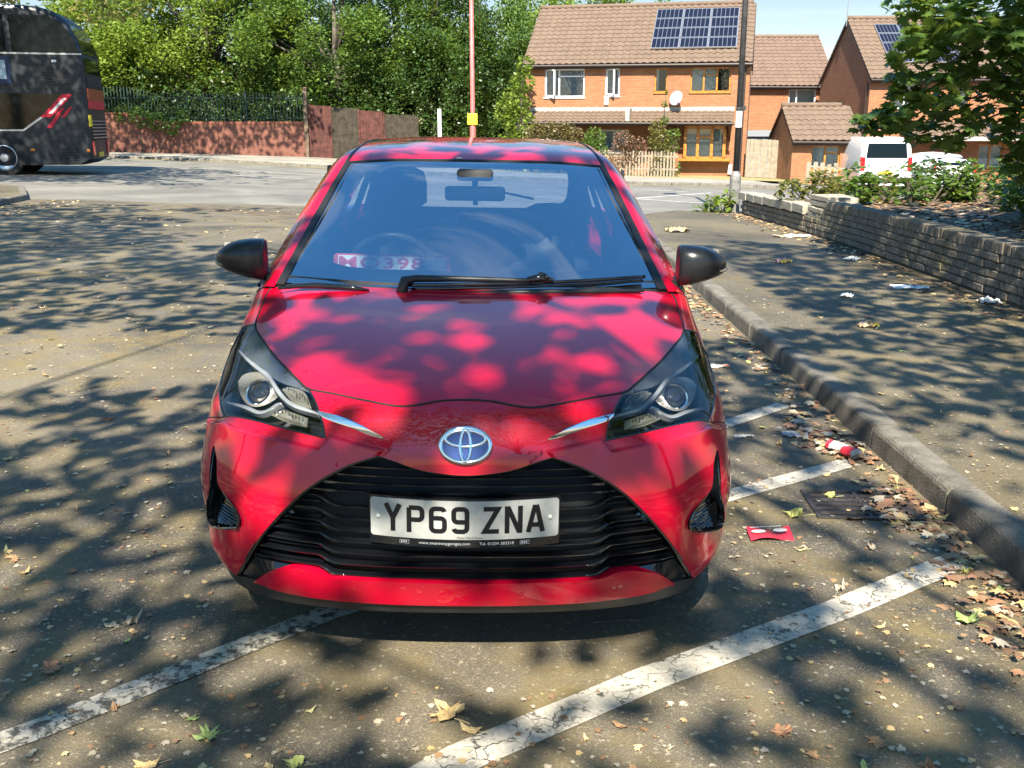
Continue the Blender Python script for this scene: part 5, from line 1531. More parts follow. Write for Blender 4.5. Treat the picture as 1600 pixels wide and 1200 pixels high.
ylo, yhi = .5, 19.0
for row in range(5):
    y = ylo + (row % 2) * .11
    while y < yhi:
        zb = gz(4.3, y) + .121 + .02; L_ = .215
        if row % 2 and rk.random() < .5: L_ = .10
        far = y > 14.0
        if not (far and row > 2) and rk.random() > .012:
            brick_at(mb, .055 + rk.uniform(-.004, .006), y + L_ / 2 - 7, zb + .035 + row * .078, .11, L_, .066)
        y += L_ + .011
y = ylo
while y < yhi:
    zb = gz(4.3, y) + .141
    if y < 13.9:
        brick_at(cap, .105, y - 7 + .033, zb + 5 * .078 + .048, .215, .064, .105, .006); y += .0755
    elif 13.9 <= y < 14.9: y += .2
    else:
        L_ = .62; brick_at(stone, .13, y - 7 + L_ / 2, zb + 3 * .078 + .075, .30, L_ - .012, .13, .006); y += L_
mb.build('brick_courses', M['old_brick'], lw); cap.build('brick_on_edge_coping', M['old_brick'], lw); stone.build('stone_coping', M['old_stone'], lw)
core.grid([[(.018, y - 7, gz(4.3, y) + .05), (.018, y - 7, gz(4.3, y) + .141 + (.385 if y < 14 else .235)), (.24, y - 7, gz(4.3, y) + .141 + (.385 if y < 14 else .235)), (.24, y - 7, gz(4.3, y))] for y in np.linspace(ylo, yhi, 40)]); core.build('mortar_bed', M['mortar'], lw)
mb = MB(); z0 = gz(4.3, 14.3) + .12
for r_ in range(5):
    for k in range(4): brick_at(mb, .03 + .06 + (.0), 13.95 - 7 + .11 + k * .225 + (.0), z0 + .04 + r_ * .078, .14, .215, .068)
for k in range(2): brick_at(mb, .17 + k * .225, 13.9 - 7 + .5, z0 + .445, .215, .96, .07)
for k in range(2): brick_at(mb, .17 + k * .225, 13.9 - 7 + .55, z0 + .52, .215, .80, .07)
mb.box(.10, .42, 6.93, 7.9, 0, z0 + .405); mb.build('pier', M['old_stone'], lw)
# planted bank behind it
def bz(x, y): return gz(x, y) + .45 + .10 * S(x, 4.7, 8) + .05 * math.sin(x * 2.1 + y) * .6 + .04 * math.sin(y * 1.7 - x) + .18 * S(y, 9, 14) * S(x, 5, 8)
mb = MB(); xs = np.linspace(4.56, 26, 44); ys_ = np.linspace(-3, 17.2, 42)
mb.grid([[(x, y, bz(x, y) - (.5 if y > 17.1 or x < 0 else 0)) for y in ys_] for x in xs]); mb.f = [f[::-1] for f in mb.f]
M['bank'] = mat('bank_soil', (.055, .038, .025), .95, var=.6, var_col=(.17, .115, .07), vscale=9, bump=1.0, bscale=26, detail=8)
tag(mb.build('bank', M['bank'], None, True), kind='structure')
# ---------------------------------------------------------------- trees and plants
def leaf_mat(name, a, b, trans=.35, scale=1.1, rough=.42, c=None):
    m = bpy.data.materials.new(name); m.use_nodes = True; g = NT(m); v = g.obj()
    col = g.ramp(g.noise(v, scale, 3, .6), [(.35, a), (.65, b)])
    f = g.noise(v, 6.5, 2, .5); col = g.mix(g.ramp(f, [(.52, 0), (.68, .65)]), col, c or tuple(min(1, x * 1.7) for x in b))
    g.put(g.b.inputs['Base Color'], col); g.put(g.b.inputs['Roughness'], rough); g.b.inputs['Specular IOR Level'].default_value = .45
    t = g.n('BsdfTranslucent'); g.put(t.inputs[0], g.mix(.5, col, (.30, .38, .04))); x = g.n('MixShader'); x.inputs[0].default_value = trans
    out = [n for n in g.N if n.type == 'OUTPUT_MATERIAL'][0]
    g.L.new(g.b.outputs[0], x.inputs[1]); g.L.new(t.outputs[0], x.inputs[2]); g.L.new(x.outputs[0], out.inputs[0])
    return m
M['leaf'] = leaf_mat('leaf_green', (.055, .110, .018), (.110, .180, .032), .4)
M['leaf_bright'] = leaf_mat('leaf_bright', (.11, .180, .022), (.20, .270, .040), .45)
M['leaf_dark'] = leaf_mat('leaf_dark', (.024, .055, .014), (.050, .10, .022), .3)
M['leaf_brown'] = leaf_mat('leaf_brown', (.10, .075, .03), (.17, .13, .055), .3)
M['leaf_rust'] = leaf_mat('leaf_rust', (.11, .055, .035), (.20, .10, .065), .25)
M['leaf_olive'] = leaf_mat('leaf_olive', (.095, .10, .022), (.20, .17, .05), .35)
M['bark'] = mat('bark', (.05, .042, .032), .95, var=.5, var_col=(.12, .10, .08), vscale=6, bump=1, bscale=18)
npr = np.random.RandomState(4)

DIAMOND = [(0, -.5), (.27, -.12), (.20, .22), (0, .55), (-.20, .22), (-.27, -.12)]
MAPLE = [(0, -.42), (.10, -.28), (.36, -.40), (.30, -.18), (.52, -.02), (.34, .04), (.40, .26), (.20, .18), (.13, .34), (0, .56), (-.13, .34), (-.20, .18), (-.40, .26), (-.34, .04), (-.52, -.02), (-.30, -.18), (-.36, -.40), (-.10, -.28)]
def cloud(name, P, size, material, parent, shape=DIAMOND, up=.45, droop=0.0, jit=.35, fold=.12, out=None):
    """one mesh of many leaf-shaped faces"""
    P = np.asarray(P, float); n = len(P); k = len(shape)
    nrm = npr.normal(size=(n, 3)); nrm /= np.linalg.norm(nrm, axis=1)[:, None]; nrm[:, 2] = np.abs(nrm[:, 2])
    nrm = nrm * (1 - up) + np.array([0, 0, up])
    if out is not None: nrm += out
    nrm /= np.linalg.norm(nrm, axis=1)[:, None]
    t = npr.normal(size=(n, 3)); t[:, 2] -= droop * 2; t -= nrm * (t * nrm).sum(1)[:, None]; t /= np.linalg.norm(t, axis=1)[:, None]
    b = np.cross(nrm, t); s = size * (1 + npr.uniform(-jit, jit, n))[:, None, None]; sh = np.array(shape)
    V = P[:, None] + (b[:, None] * sh[None, :, 0:1] + t[:, None] * sh[None, :, 1:2]) * s - nrm[:, None] * (np.abs(sh[None, :, 0:1]) * fold + (sh[None, :, 1:2] ** 2) * fold) * s
    me = bpy.data.meshes.new(name); me.vertices.add(n * k); me.loops.add(n * k); me.polygons.add(n)
    me.vertices.foreach_set('co', V.reshape(-1).astype(np.float32)); me.loops.foreach_set('vertex_index', np.arange(n * k, dtype=np.int32))
    me.polygons.foreach_set('loop_start', np.arange(0, n * k, k, dtype=np.int32)); me.polygons.foreach_set('loop_total', np.full(n, k, dtype=np.int32))
    me.materials.append(material); me.update(); me.validate()
    o = bpy.data.objects.new(name, me); COL.objects.link(o); o.parent = parent
    return o
def blob_pts(centres, radii, per, flat=.65):
    out = []
    for c, r, k in zip(centres, radii, per):
        d = npr.normal(size=(k, 3)); d /= np.linalg.norm(d, axis=1)[:, None]; q_ = r * npr.uniform(.35, 1.0, (k, 1)) ** .6
        p = d * q_; p[:, 2] *= flat; p[:, 2] -= .15 * (p[:, 0] ** 2 + p[:, 1] ** 2) / max(r, .1)
        out.append(p + c)
    return np.concatenate(out)
def crown_centres(n, rx, ry, z0, z1, hollow=.45, seed=1, taper=.25):
    rs = np.random.RandomState(seed); out = []
    while len(out) < n:
        d = rs.normal(size=3); d /= np.linalg.norm(d); r = rs.uniform(hollow, 1) ** .5; zc, rz = (z0 + z1) / 2, (z1 - z0) / 2
        w = 1 + .22 * math.sin(3 * math.atan2(d[1], d[0]) + seed) + .12 * math.sin(7 * d[2] + seed); p = d * r * w
        out.append((p[0] * rx * (1 - taper * max(0, p[2])), p[1] * ry * (1 - taper * max(0, p[2])), zc + p[2] * rz))
    return np.array(out)
def make_tree(name, label, cat, cfg, leafm, loc=(0, 0, 0), seed=1):
    t = empty(name, loc, 0, label, cat); rx, ry, z0, z1, ncl, per, rcl, ls = cfg
    C0_ = crown_centres(ncl, rx, ry, z0, z1, seed=seed); rs = np.random.RandomState(seed + 9)
    rad = rs.uniform(.6, 1.25, ncl) * rcl; cnt = (per * (rad / rcl) ** 2).astype(int) + 3
    pts = blob_pts(C0_, rad, cnt)
    cloud('crown', pts, ls, leafm, t, up=.35, droop=.3)
    mb = MB(); tr = max(.10, rx * .06); mb.tube([(0, 0, -.6), (.05, 0, z0 * .5), (-.05, .1, (z0 + z1) * .45), (0, 0, z1 * .85)], [tr, tr * .85, tr * .55, tr * .15], 9)
    for c in C0_[::max(1, ncl // 16)]:
        zb = z0 * .6 + (c[2] - z0 * .6) * .45; mb.tube([(0, 0, zb), tuple(np.array(c) * [.5, .5, 0] + [0, 0, (zb + c[2]) / 2 + .2]), tuple(c)], [tr * .4, tr * .22, tr * .07], 5)
    mb.build('trunk', M['bark'], t, True)
    return t
GR = 'trees behind the brick wall and board fence'
t1 = make_tree('broadleaf_tree', 'bright green tree hanging over the railings above the middle of the red brick wall', 'tree', (5.2, 3.6, 1.9, 9.6, 140, 250, 1.0, .18), M['leaf_bright'], (-15.3, 52.5, 0), 3); t1['group'] = GR
t2 = make_tree('broadleaf_tree', 'leafy tree with drooping sprays above the weathered board fence', 'tree', (4.8, 3.6, 2.1, 9.4, 140, 240, .95, .175), M['leaf'], (-8.6, 51.0, 0), 8); t2['group'] = GR
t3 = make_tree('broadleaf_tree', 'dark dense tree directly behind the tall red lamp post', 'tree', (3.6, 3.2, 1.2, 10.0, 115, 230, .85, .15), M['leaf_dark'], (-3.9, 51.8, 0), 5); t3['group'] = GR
for src, loc, rz, sc, lab in (
    (t1, (-22.5, 54.0, -.4), 2.0, (1.05, 1, .95), 'leafy green tree rising directly behind the rear of the double deck bus'),
    (t2, (-27.5, 50.5, 0), 1.2, (1.1, 1.1, 1.0), 'tree behind the bus at the left edge of the photo'),
    (t3, (-18.9, 57.0, .6), 2.4, (1.2, 1.1, 1.05), 'dark tree set back behind the bright green tree over the railings'),
    (t3, (-11.9, 56.6, .4), .8, (1.25, 1.1, 1.0), 'dark tree set back between the two leafy trees over the wall and fence'),
    (t3, (-6.2, 56.5, 1), 4.0, (1.2, 1.1, 1.0), 'dark tree set back behind the weathered board fence'),
    (t2, (-1.7, 53.6, -.2), 3.0, (.78, .8, 1.0), 'mid green tree just left of the pair of brick houses'),
    (t1, (3.4, 60.0, -1.0), .4, (.95, 1, 1.06), 'yellow green tree top showing over the roof ridge of the houses'),
    (t2, (8.6, 62.5, -2.0), 5.0, (.9, 1, 1.04), 'tree showing just above the ridge left of the solar panels')):
    copy_tree(src, loc, (0, 0, rz), sc, lab)

# foliage over the wall and fence
def shrub(name, label, cat, loc, C, Rr, per, ls, m, shape=DIAMOND, stem=True, group=None, up=.3):
    t = empty(name, loc, 0, label, cat, group); pts = blob_pts(np.array(C, float), Rr, per, .9)
    cloud('foliage', pts, ls, m, t, shape, up=up)
    if stem:
        mb = MB()
        for c, r in zip(C, Rr):
            for q_ in range(3): mb.tube([(c[0] * .3, c[1] * .3, -.1), (c[0] * .7 + rnd.uniform(-.1, .1), c[1] * .7, c[2] * .55), (c[0] + rnd.uniform(-.3, .3) * r, c[1], c[2] + r * rnd.uniform(.2, .7))], [.02, .013, .004], 5)
        mb.build('stems', M['bark'], t)
    return t
shrub('ivy_spray', 'green bush spilling over the top of the red brick wall where it steps down', 'bush', (-17.3, 47.9, 0), [(0, -.1, 1.9), (.8, -.2, 1.75), (1.5, -.25, 1.5), (-.8, 0, 2.1), (2.0, -.1, 1.9)], [.55, .5, .45, .5, .4], [260, 220, 160, 200, 120], .16, M['leaf'])
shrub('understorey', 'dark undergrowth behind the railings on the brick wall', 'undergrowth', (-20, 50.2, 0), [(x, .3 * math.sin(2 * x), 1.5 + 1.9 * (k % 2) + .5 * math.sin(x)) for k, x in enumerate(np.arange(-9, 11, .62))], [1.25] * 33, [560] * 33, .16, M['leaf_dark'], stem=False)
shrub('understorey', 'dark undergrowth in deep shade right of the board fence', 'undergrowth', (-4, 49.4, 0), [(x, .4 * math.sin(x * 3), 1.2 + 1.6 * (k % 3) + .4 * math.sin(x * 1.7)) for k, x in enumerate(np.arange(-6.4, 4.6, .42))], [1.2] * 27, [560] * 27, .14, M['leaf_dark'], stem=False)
shrub('climbing_shrub', 'tall bright leafy shrub against the left end of the near brick houses', 'shrub', (.25, 43.9, -.6), [(0, 0, 1.4), (.1, 0, 2.3), (-.1, .1, 3.2), (.2, 0, 4.0), (-.5, .2, 2.8), (-.7, .3, 1.2), (.3, -.1, 4.7)], [.7, .75, .7, .55, .6, .7, .4], [380, 400, 380, 260, 250, 300, 120], .17, M['leaf_bright'])
xs_ = np.arange(-38, 4, 1.3)
hd_ = empty('hedge', (0, 58.5, 0), 0, 'dense dark belt of undergrowth closing the view behind all the trees', 'woodland'); hd_['kind'] = 'stuff'
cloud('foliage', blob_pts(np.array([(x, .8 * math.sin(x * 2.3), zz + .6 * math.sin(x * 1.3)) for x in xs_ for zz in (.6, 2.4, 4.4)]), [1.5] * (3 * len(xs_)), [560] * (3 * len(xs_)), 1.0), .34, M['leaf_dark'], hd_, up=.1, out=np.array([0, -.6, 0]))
# the row of garden shrubs above the picket fence
HG = 'garden shrubs behind the picket fence'
for loc, C, Rr, per, ls, m, lab in (
    ((1.9, 42.9, -.5), [(-.9, 0, 1.75), (-.3, 0, 1.85), (.25, 0, 1.8), (.7, 0, 1.65), (0, 0, 1.1), (-.6, 0, 1.1), (.6, 0, 1.05), (-1.0, 0, .7), (.1, 0, .6)], [.5] * 4 + [.6] * 5, [420] * 9, .10, 'leaf_brown', 'wide brown and olive clipped hedge at the left of the shrub row'),
    ((3.45, 42.4, -.55), [(0, 0, 1.62), (.1, 0, 1.1), (-.2, 0, 1.2), (0, 0, .6)], [.5, .55, .5, .5], [560] * 4, .09, 'leaf', 'round mid green shrub between the brown hedge and the rusty red shrub'),
    ((4.6, 42.1, -.6), [(0, 0, 1.55), (.5, 0, 1.3), (-.15, 0, 1.0), (.4, 0, .8), (.7, 0, 1.0)], [.5, .5, .55, .5, .45], [520] * 5, .09, 'leaf_rust', 'rusty red brown shrub in the middle of the shrub row'),
    ((6.0, 41.8, -.62), [(0, 0, 1.65), (.1, 0, 1.1), (-.05, 0, 2.1), (.05, 0, .6)], [.5, .58, .40, .5], [560, 600, 360, 400], .09, 'leaf_olive', 'yellow green conifer shrub at the right end of the shrub row')):
    shrub('garden_shrub', lab, 'shrub', loc, C, Rr, per, ls, M[m], group=HG)
shrub('climbing_rose', 'tall thin leafy climber in front of the brick porch right of the conifer shrub', 'climber', (6.35, 41.9, -.62), [(0, 0, .8), (.15, 0, 1.3), (.25, 0, 1.8), (-.1, .1, 2.4), (-.15, .1, 3.0), (.3, 0, .5), (-.1, 0, 3.5)], [.4, .42, .36, .22, .16, .4, .08], [150, 150, 110, 60, 40, 120, 14], .12, M['leaf'])
shrub('conifer_tip', 'small treetop on the skyline between the two roofs', 'tree', (17.6, 70, 4.0), [(0, 0, 1.5), (0, 0, 2.3), (.3, 0, .8)], [.7, .4, 1.0], [300, 120, 400], .2, M['leaf_olive'])

# near maple whose branches hang in from the right
mp_t = empty('maple_tree', (10.6, 10.2, 0), 0, 'maple tree with big lobed leaves hanging in from the right over the bank', 'tree')
def pt(px, py, D):   # design aid: direction from the pavement kerb corner to a spot at distance D ahead
    return ((px - 800) / 1550 * D * .99 - 10.6, D - 10.2, 1.57 + (195 - py) / 1550 * D * .99)
BL = [(1570, 30, 10.6, .62, 170), (1500, 20, 11.4, .58, 120), (1440, 25, 11.0, .42, 90), (1395, 5, 10.8, .30, 50), (1590, 110, 10.4, .55, 150), (1520, 95, 11.2, .48, 110), (1455, 95, 10.9, .36, 85), (1410, 75, 10.6, .26, 50),
      (1445, 140, 10.6, .30, 60), (1395, 135, 11.0, .24, 44), (1365, 185, 10.9, .20, 36), (1400, 180, 10.7, .24, 46), (1335, 192, 10.9, .12, 16), (1425, 205, 10.9, .16, 22), (1480, 190, 10.7, .24, 34), (1540, 170, 10.9, .38, 70), (1600, 190, 10.5, .42, 90),
      (1470, 215, 10.8, .16, 22), (1590, 250, 10.6, .24, 40), (1440, 60, 11.6, .4, 70), (1620, 60, 10.2, .7, 150), (1650, 180, 10.3, .7, 160), (1480, 40, 10.2, .3, 50), (1380, 100, 10.5, .12, 12), (1460, 165, 11.2, .25, 34), (1700, 0, 10.2, 1.1, 220), (1800, 120, 10.0, 1.2, 240), (1500, -60, 10.8, .9, 180), (1650, -120, 10.4, 1.2, 240)]
LP_ = blob_pts(np.array([pt(a, b, d) for a, b, d, r, k in BL]), [r for *_, r, k in BL], [int(k * 1.15) for *_, k in BL], .8)
cloud('crown', LP_, .165, leaf_mat('maple_leaf', (.055, .108, .024), (.105, .180, .042), .42, 1.6, c=(.17, .27, .06)), mp_t, MAPLE, up=.45, droop=.9, fold=.22, jit=.3)
mb = MB(); mb.tube([(0, 0, -.5), (.1, .1, 1.2), (0, 0, 3.2), (.2, 0, 6.0)], [.24, .20, .17, .08], 12)
for a, b in (((1700, 60, 10.4), (1400, 60, 10.8)), ((1720, 160, 10.4), (1370, 175, 10.9)), ((1720, 150, 10.4), (1450, 215, 10.8)), ((1700, 20, 10.4), (1500, 10, 11.2)), ((1650, 120, 10.4), (1480, 165, 10.9)), ((1690, 190, 10.4), (1560, 240, 10.7)), ((1640, 60, 10.4), (1400, 130, 10.9))):
    p, q_ = Vector(pt(*a)), Vector(pt(*b)); m_ = p.lerp(q_, .5) + Vector((0, .1, .12)); mb.tube([tuple(Vector((0, 0, 2.4))), tuple(p), tuple(m_), tuple(q_)], [.07, .026, .014, .004], 6)
mb.build('trunk', M['bark'], mp_t, True)

# brambles and weeds along the bank
BG = 'brambles along the top of the bank'
for (x, y), n_, w_, h_, m, lab in (
    ((5.3, 16.3), 7, 1.1, .35, 'leaf_olive', 'yellowish weeds beside the stone topped end of the low wall'),
    ((6.1, 15.2), 9, 1.1, .34, 'leaf', 'dense bramble clump above the brick pier of the low wall'),
    ((7.6, 14.2), 10, 1.5, .26, 'leaf', 'bramble clump in front of the white van'),
    ((9.1, 13.4), 10, 1.6, .24, 'leaf_dark', 'dark leafy bramble clump below the middle of the maple branch'),
    ((6.9, 12.1), 8, 1.2, .22, 'leaf', 'low sprawling green weeds on the bank in front of the brambles'),
    ((10.6, 12.4), 12, 1.6, .42, 'leaf_dark', 'dark bramble clump at the far right below the maple branch'),
    ((8.2, 16.2), 9, 2.4, .24, 'leaf_dark', 'tall shaded bramble hedge behind the other brambles on the bank')):
    rs = np.random.RandomState(int(x * 10)); C = [(rs.uniform(-w_, w_) * .8, rs.uniform(-.35, .35), h_ * rs.uniform(.3, 1.25)) for _ in range(n_)]
    shrub('bramble', lab, 'bramble', (x, y, bz(x, y)), C, rs.uniform(.24, .42, n_), [150] * n_, .11, M[m], group=BG, up=.5, shape=DIAMOND)
shrub('bramble', 'low green weed at the foot of the dark lamp post', 'weed', (4.0, 19.3, gz(4.05, 19.4)), [(0, 0, .22), (-.35, .1, .16), (.15, 0, .42), (-.15, 0, .35)], [.22, .2, .18, .16], [80, 60, 50, 40], .12, M['leaf_bright'], up=.5)

# ---------------------------------------------------------------- shade trees standing behind and beside the camera
def vnoise(x, y, s, seed):
    rs = np.random.RandomState(seed); T = rs.rand(64, 64); X = x / s + 100.3; Y = y / s + 100.7
    i, j = np.floor(X).astype(int), np.floor(Y).astype(int); f, g_ = X - i, Y - j; f = f * f * (3 - 2 * f); g_ = g_ * g_ * (3 - 2 * g_)
    a, b, c, d = T[i % 64, j % 64], T[(i + 1) % 64, j % 64], T[i % 64, (j + 1) % 64], T[(i + 1) % 64, (j + 1) % 64]
    return (a * (1 - f) + b * f) * (1 - g_) + (c * (1 - f) + d * f) * g_
def gauss(x, y, cx, cy, rx, ry): return np.exp(-(((x - cx) / rx) ** 2 + ((y - cy) / ry) ** 2) ** 2)
def density(x, y):
    """how thickly the crowns cover each spot, seen along the sun's rays"""
    n = .31 * vnoise(x + .35 * y, y, .40, 1) + .30 * vnoise(x, y + .2 * x, .18, 2) + .19 * vnoise(x, y, .10, 5) + .20 * vnoise(x, y, 1.5, 3)
    th = .462 - 0.07 * gauss(x, y, 0, 4.6, 4.5, 3.0)                               # more = more gaps
    th -= .17 * gauss(x, y, -8.0, 12.3, 6.2, 5.6)
    th += .26 * gauss(x, y, -3.2, 6.6, 1.7, .8)
    th += .60 * gauss(x, y, -2.0, 16.2, 3.2, 3.0)
    th -= .035 * gauss(x, y, -.2, 2.4, 2.6, 1.0)
    th -= .18 * gauss(x, y, 3.4, 8.8, 1.9, 4.4)
    th -= .10 * gauss(x, y, 7.5, 9, 3.4, 5.0)
    th += .6 * gauss(x, y, 4.5, 18, 4.0, 4.2)
    th += .02 * gauss(x, y, -.1, 2.2, 1.8, .8)
    th += .9 * (y > 19.5) * (1 - np.clip(gauss(x, y, -11.0, 29.5, 7.0, 7.5) + gauss(x, y, -17, 51, 13, 5.5), 0, 1)) + .06 * gauss(x, y, -11, 28.5, 6.5, 7)
    th -= .55 * gauss(x, y, -15.5, 31, 5.2, 5.5) + .20 * gauss(x, y, -17, 50, 13, 5)
    th += .35 * gauss(x, y, -9, 21.0, 8.0, 1.4)
    return n - th
ST = [((-5.5, -8.5), 0), ((3.2, -7.5), 0), ((9.5, -1.0), 0), ((-15.0, 3.5), 0), ((-17.5, 19.5), 0)]
lab_ = ['large street tree standing behind the camera to the left', 'large street tree standing behind the camera to the right', 'street tree on the bank beside the camera', 'street tree at the left edge of the car park', 'street tree beside the traffic island on the left']
roots = [empty('shade_tree', (a, b, 0), 0, l, 'tree', 'street trees shading the car park') for ((a, b), _), l in zip(ST, lab_)]
n_s = 300000
gx_ = npr.uniform(-30, 13, n_s); gy_ = npr.uniform(-1.5, 51, n_s)
dn = density(gx_, gy_); keep = ~((((gy_ > 13) & (gx_ > -4.4) & (gx_ < 2.9)) | ((gy_ > 7.5) & (gx_ > -2.0) & (gx_ < 2.4))) & (gy_ < 24)) & (dn > 0) & (npr.rand(n_s) < np.clip(dn * 30, 0, 1)); gx_, gy_ = gx_[keep], gy_[keep]
hz_ = np.where((gy_ < 10) & (np.abs(gx_) < 6), npr.uniform(5.0, 8.6, len(gx_)), npr.uniform(7.6, 12.0, len(gx_))); hz_ += .5 * np.sin(gx_ * .9) + .6 * np.sin(gy_ * .7)
sx_, sy_, sz_ = SUNV
lx_, ly_ = gx_ + sx_ / sz_ * hz_, gy_ + sy_ / sz_ * hz_
own = np.array([((lx_ - a) ** 2 + (ly_ - b) ** 2) for (a, b), _ in ST]).argmin(0)
for i, r_ in enumerate(roots):
    m_ = own == i; a, b = ST[i][0]; P_ = np.stack([lx_[m_] - a, ly_[m_] - b, hz_[m_]], 1)
    cloud('crown', P_, .19, M['leaf'], r_, DIAMOND, up=.55)
    mb = MB(); mb.tube([(0, 0, -.4), (.1, 0, 2.5), (0, .1, 5.5), (.2, .1, 8.5), (.1, 0, 11)], [.34, .28, .23, .14, .05], 12)
    rs = np.random.RandomState(i)
    for q_ in P_[rs.choice(len(P_), 26)] if len(P_) > 30 else []:
        zb = rs.uniform(4.2, 7.2); mb.tube([(0, 0, zb), tuple(np.array(q_) * [.45, .45, 0] + [0, 0, (zb + q_[2]) / 2 + .5]), tuple(q_)], [.06, .03, .01], 6)
    mb.build('trunk', M['bark'], r_, True)
# leafy boughs in the upper left, between the road and the brick wall
ob_ = empty('overhanging_tree', (-24.5, 37.0, 0), 0, 'shaded overhanging boughs in the upper left corner above the bus', 'tree')
C_o = []; rs = np.random.RandomState(12)
for k in range(62):
    x = rs.uniform(-6, 11.5); z = 7.9 - .02 * x + rs.uniform(-1.6, 1.6) - .9 * S(x, 2, 8) * rs.rand() * 3.2; C_o.append((x, rs.uniform(-2, 2), z))
pts = blob_pts(np.array(C_o), rs.uniform(.5, 1.2, 62), [130] * 62)
cloud('crown', pts, .20, M['leaf_olive'], ob_, up=.4, droop=.3)
mb = MB(); mb.tube([(0, 0, -.5), (0, .1, 3), (.2, 0, 7), (.3, 0, 10)], [.32, .27, .2, .08], 10)
for c in C_o[::3]: mb.tube([(.1, 0, 5.5), ((c[0]) * .5, c[1] * .5, (c[2] + 6) / 2 + .4), c], [.10, .05, .015], 6)
mb.build('trunk', M['bark'], ob_, True)
# ---------------------------------------------------------------- street furniture
M['red_pole'] = mat('red_pole_paint', (.45, .13, .12), .5, var=.25, vscale=3)
M['yellow'] = mat('yellow_sign', (.72, .55, .03), .45)
lp = empty('street_lamp', (-1.68, 44.0, gz(-1.68, 44)), 0, 'tall thin red lamp post carrying a small yellow box above the car roof', 'lamp post')
mb = MB(); mb.tube([(0, 0, -.3), (0, 0, 1.9), (0, 0, 2.2), (-.02, 0, 10)], [.13, .13, .10, .075], 12); mb.build('pole', M['red_pole'], lp, True)
mb = MB(); mb.box(-.22, .20, -.16, -.10, 1.95, 2.42); mb.build('sign_box', M['yellow'], lp, bevel=.01)
mb = MB(); mb.lathe([(.134, 1.05), (.134, 1.30)], 14); mb.build('yellow_band', M['yellow'], lp, True)
mb = MB(); mb.tube([(-.02, 0, 10), (.3, -.3, 10.4), (.9, -.9, 10.5)], .04, 6); mb.box(.7, 1.3, -1.3, -.7, 10.45, 10.6); mb.build('lamp_head', M['alu'], lp)
mb = MB(); mb.tube([(-3.05, 43.2, -.6), (-3.05, 43.2, 2.22)], .085, 12); tag(mb.build('white_post', mat('post_white', (.72, .72, .72), .5), None, True, angle=40), 'plain white post standing by the road left of the red lamp post', 'post')
dl = empty('street_lamp', (4.33, 19.6, gz(4.33, 19.6) + .1), 0, 'dark metal lamp post with a white band standing at the end of the low wall', 'lamp post')
M['pole_dark'] = mat('dark_pole', (.045, .045, .048), .5, var=.4, vscale=4)
mb = MB(); mb.tube([(0, 0, -.2), (0, 0, .72)], .105, 14); mb.lathe([(.105, .72), (.062, .80)], 14); mb.build('base', mat('pole_base', (.17, .165, .155), .7, var=.5, vscale=7), dl, True, angle=40)
mb = MB(); mb.tube([(0, 0, .78), (0, 0, 8)], [.060, .045], 14); mb.build('pole', M['pole_dark'], dl, True)
mb = MB(); mb.lathe([(.0625, 1.62), (.0625, 1.92)], 14); mb.build('white_band', M['upvc'], dl, True)
mb = MB(); mb.lathe([(.064, 1.95), (.064, 1.99)], 14); mb.box(.05, .12, -.03, .03, 1.93, 2.02); mb.build('clamp', M['pole_dark'], dl, True, angle=30)
mb = MB(); mb.tube([(0, 0, 8), (-.2, .3, 8.4), (-.5, .9, 8.5)], .035, 8); mb.box(-.7, -.3, .8, 1.4, 8.45, 8.6); mb.build('lamp_head', M['alu'], dl)

# ---------------------------------------------------------------- double deck bus
bus = empty('bus', (-11.9, 28.9, gz(-12, 28.9)), R(11.5), 'dark grey double deck bus with a diagonal red stripe driving out at the left', 'bus')
BP = {'body': mat('bus_paint', (.006, .010, .015), .5, coat=.10, coat_rough=.15), 'glass': mat('bus_glass', (.004, .006, .006), .06, spec=.35), 'red': mat('bus_red', (.50, .012, .03), .5), 'chrome': M['alu'], 'orange': mat('bus_orange', (.30, .055, .02), .45)}
L_b, W_b, H_b = 10.8, 2.52, 4.42; bus.scale = (1, 1, 1.035)
def bus_prof():
    """side outline of the body, x from rear (0) to front (-L)"""
    p = [(0.0, .45), (.0, 1.0), (-.01, 2.6), (-.04, 3.2), (-.13, 3.55), (-.37, 4.02), (-.68, 4.27), (-1.05, 4.38), (-1.5, 4.42)]
    return p + [(-L_b + .6, H_b), (-L_b + .15, H_b - .3), (-L_b, H_b - 1.2), (-L_b, .5), (-L_b + .2, .30), (-.30, .30)]
mb = MB(); P = bus_prof(); G = []
for y, inset in ((0, .10), (.03, .03), (.10, .0), (W_b - .10, .0), (W_b - .03, .03), (W_b, .10)):
    row = []
    cx, cz = -L_b / 2, H_b / 2 + .2
    for x, z in P:
        row.append((x - math.copysign(inset, x - cx), y, z - (inset if z > cz else 0)))
    row.append(row[0]); G.append(row)
mb.grid(G); n = len(P)
for k, fl in ((0, 0), (-1, 1)):
    f = tuple(range(n)); mb.add(G[k][:-1], [f if fl else f[::-1]])
mb.build('body', BP['body'], bus, True, angle=32)
def side_poly(name, pts, m, d=.006, parent=bus, off=.0):
    b = MB(); b.prism(pts, -off, -off - d, lambda a, c_, y: (a, y, c_)); return b.build(name, m, parent)
side_poly('upper_window_band', [(-.10, 3.24), (-.20, 3.58), (-.46, 3.95), (-.85, 4.16), (-10.2, 4.20), (-10.4, 3.24)], BP['glass'])
side_poly('lower_window_band', [(-.50, 2.17), (-1.26, 1.56), (-1.72, 1.26), (-10.2, 1.24), (-10.2, 2.19)], BP['glass'])
for x in (-1.95, -3.7, -5.5, -7.4): side_poly('pillar', [(x, 3.25), (x + .14, 3.25), (x + .14, 4.18), (x, 4.18)], BP['body'], .005, bus, .006)
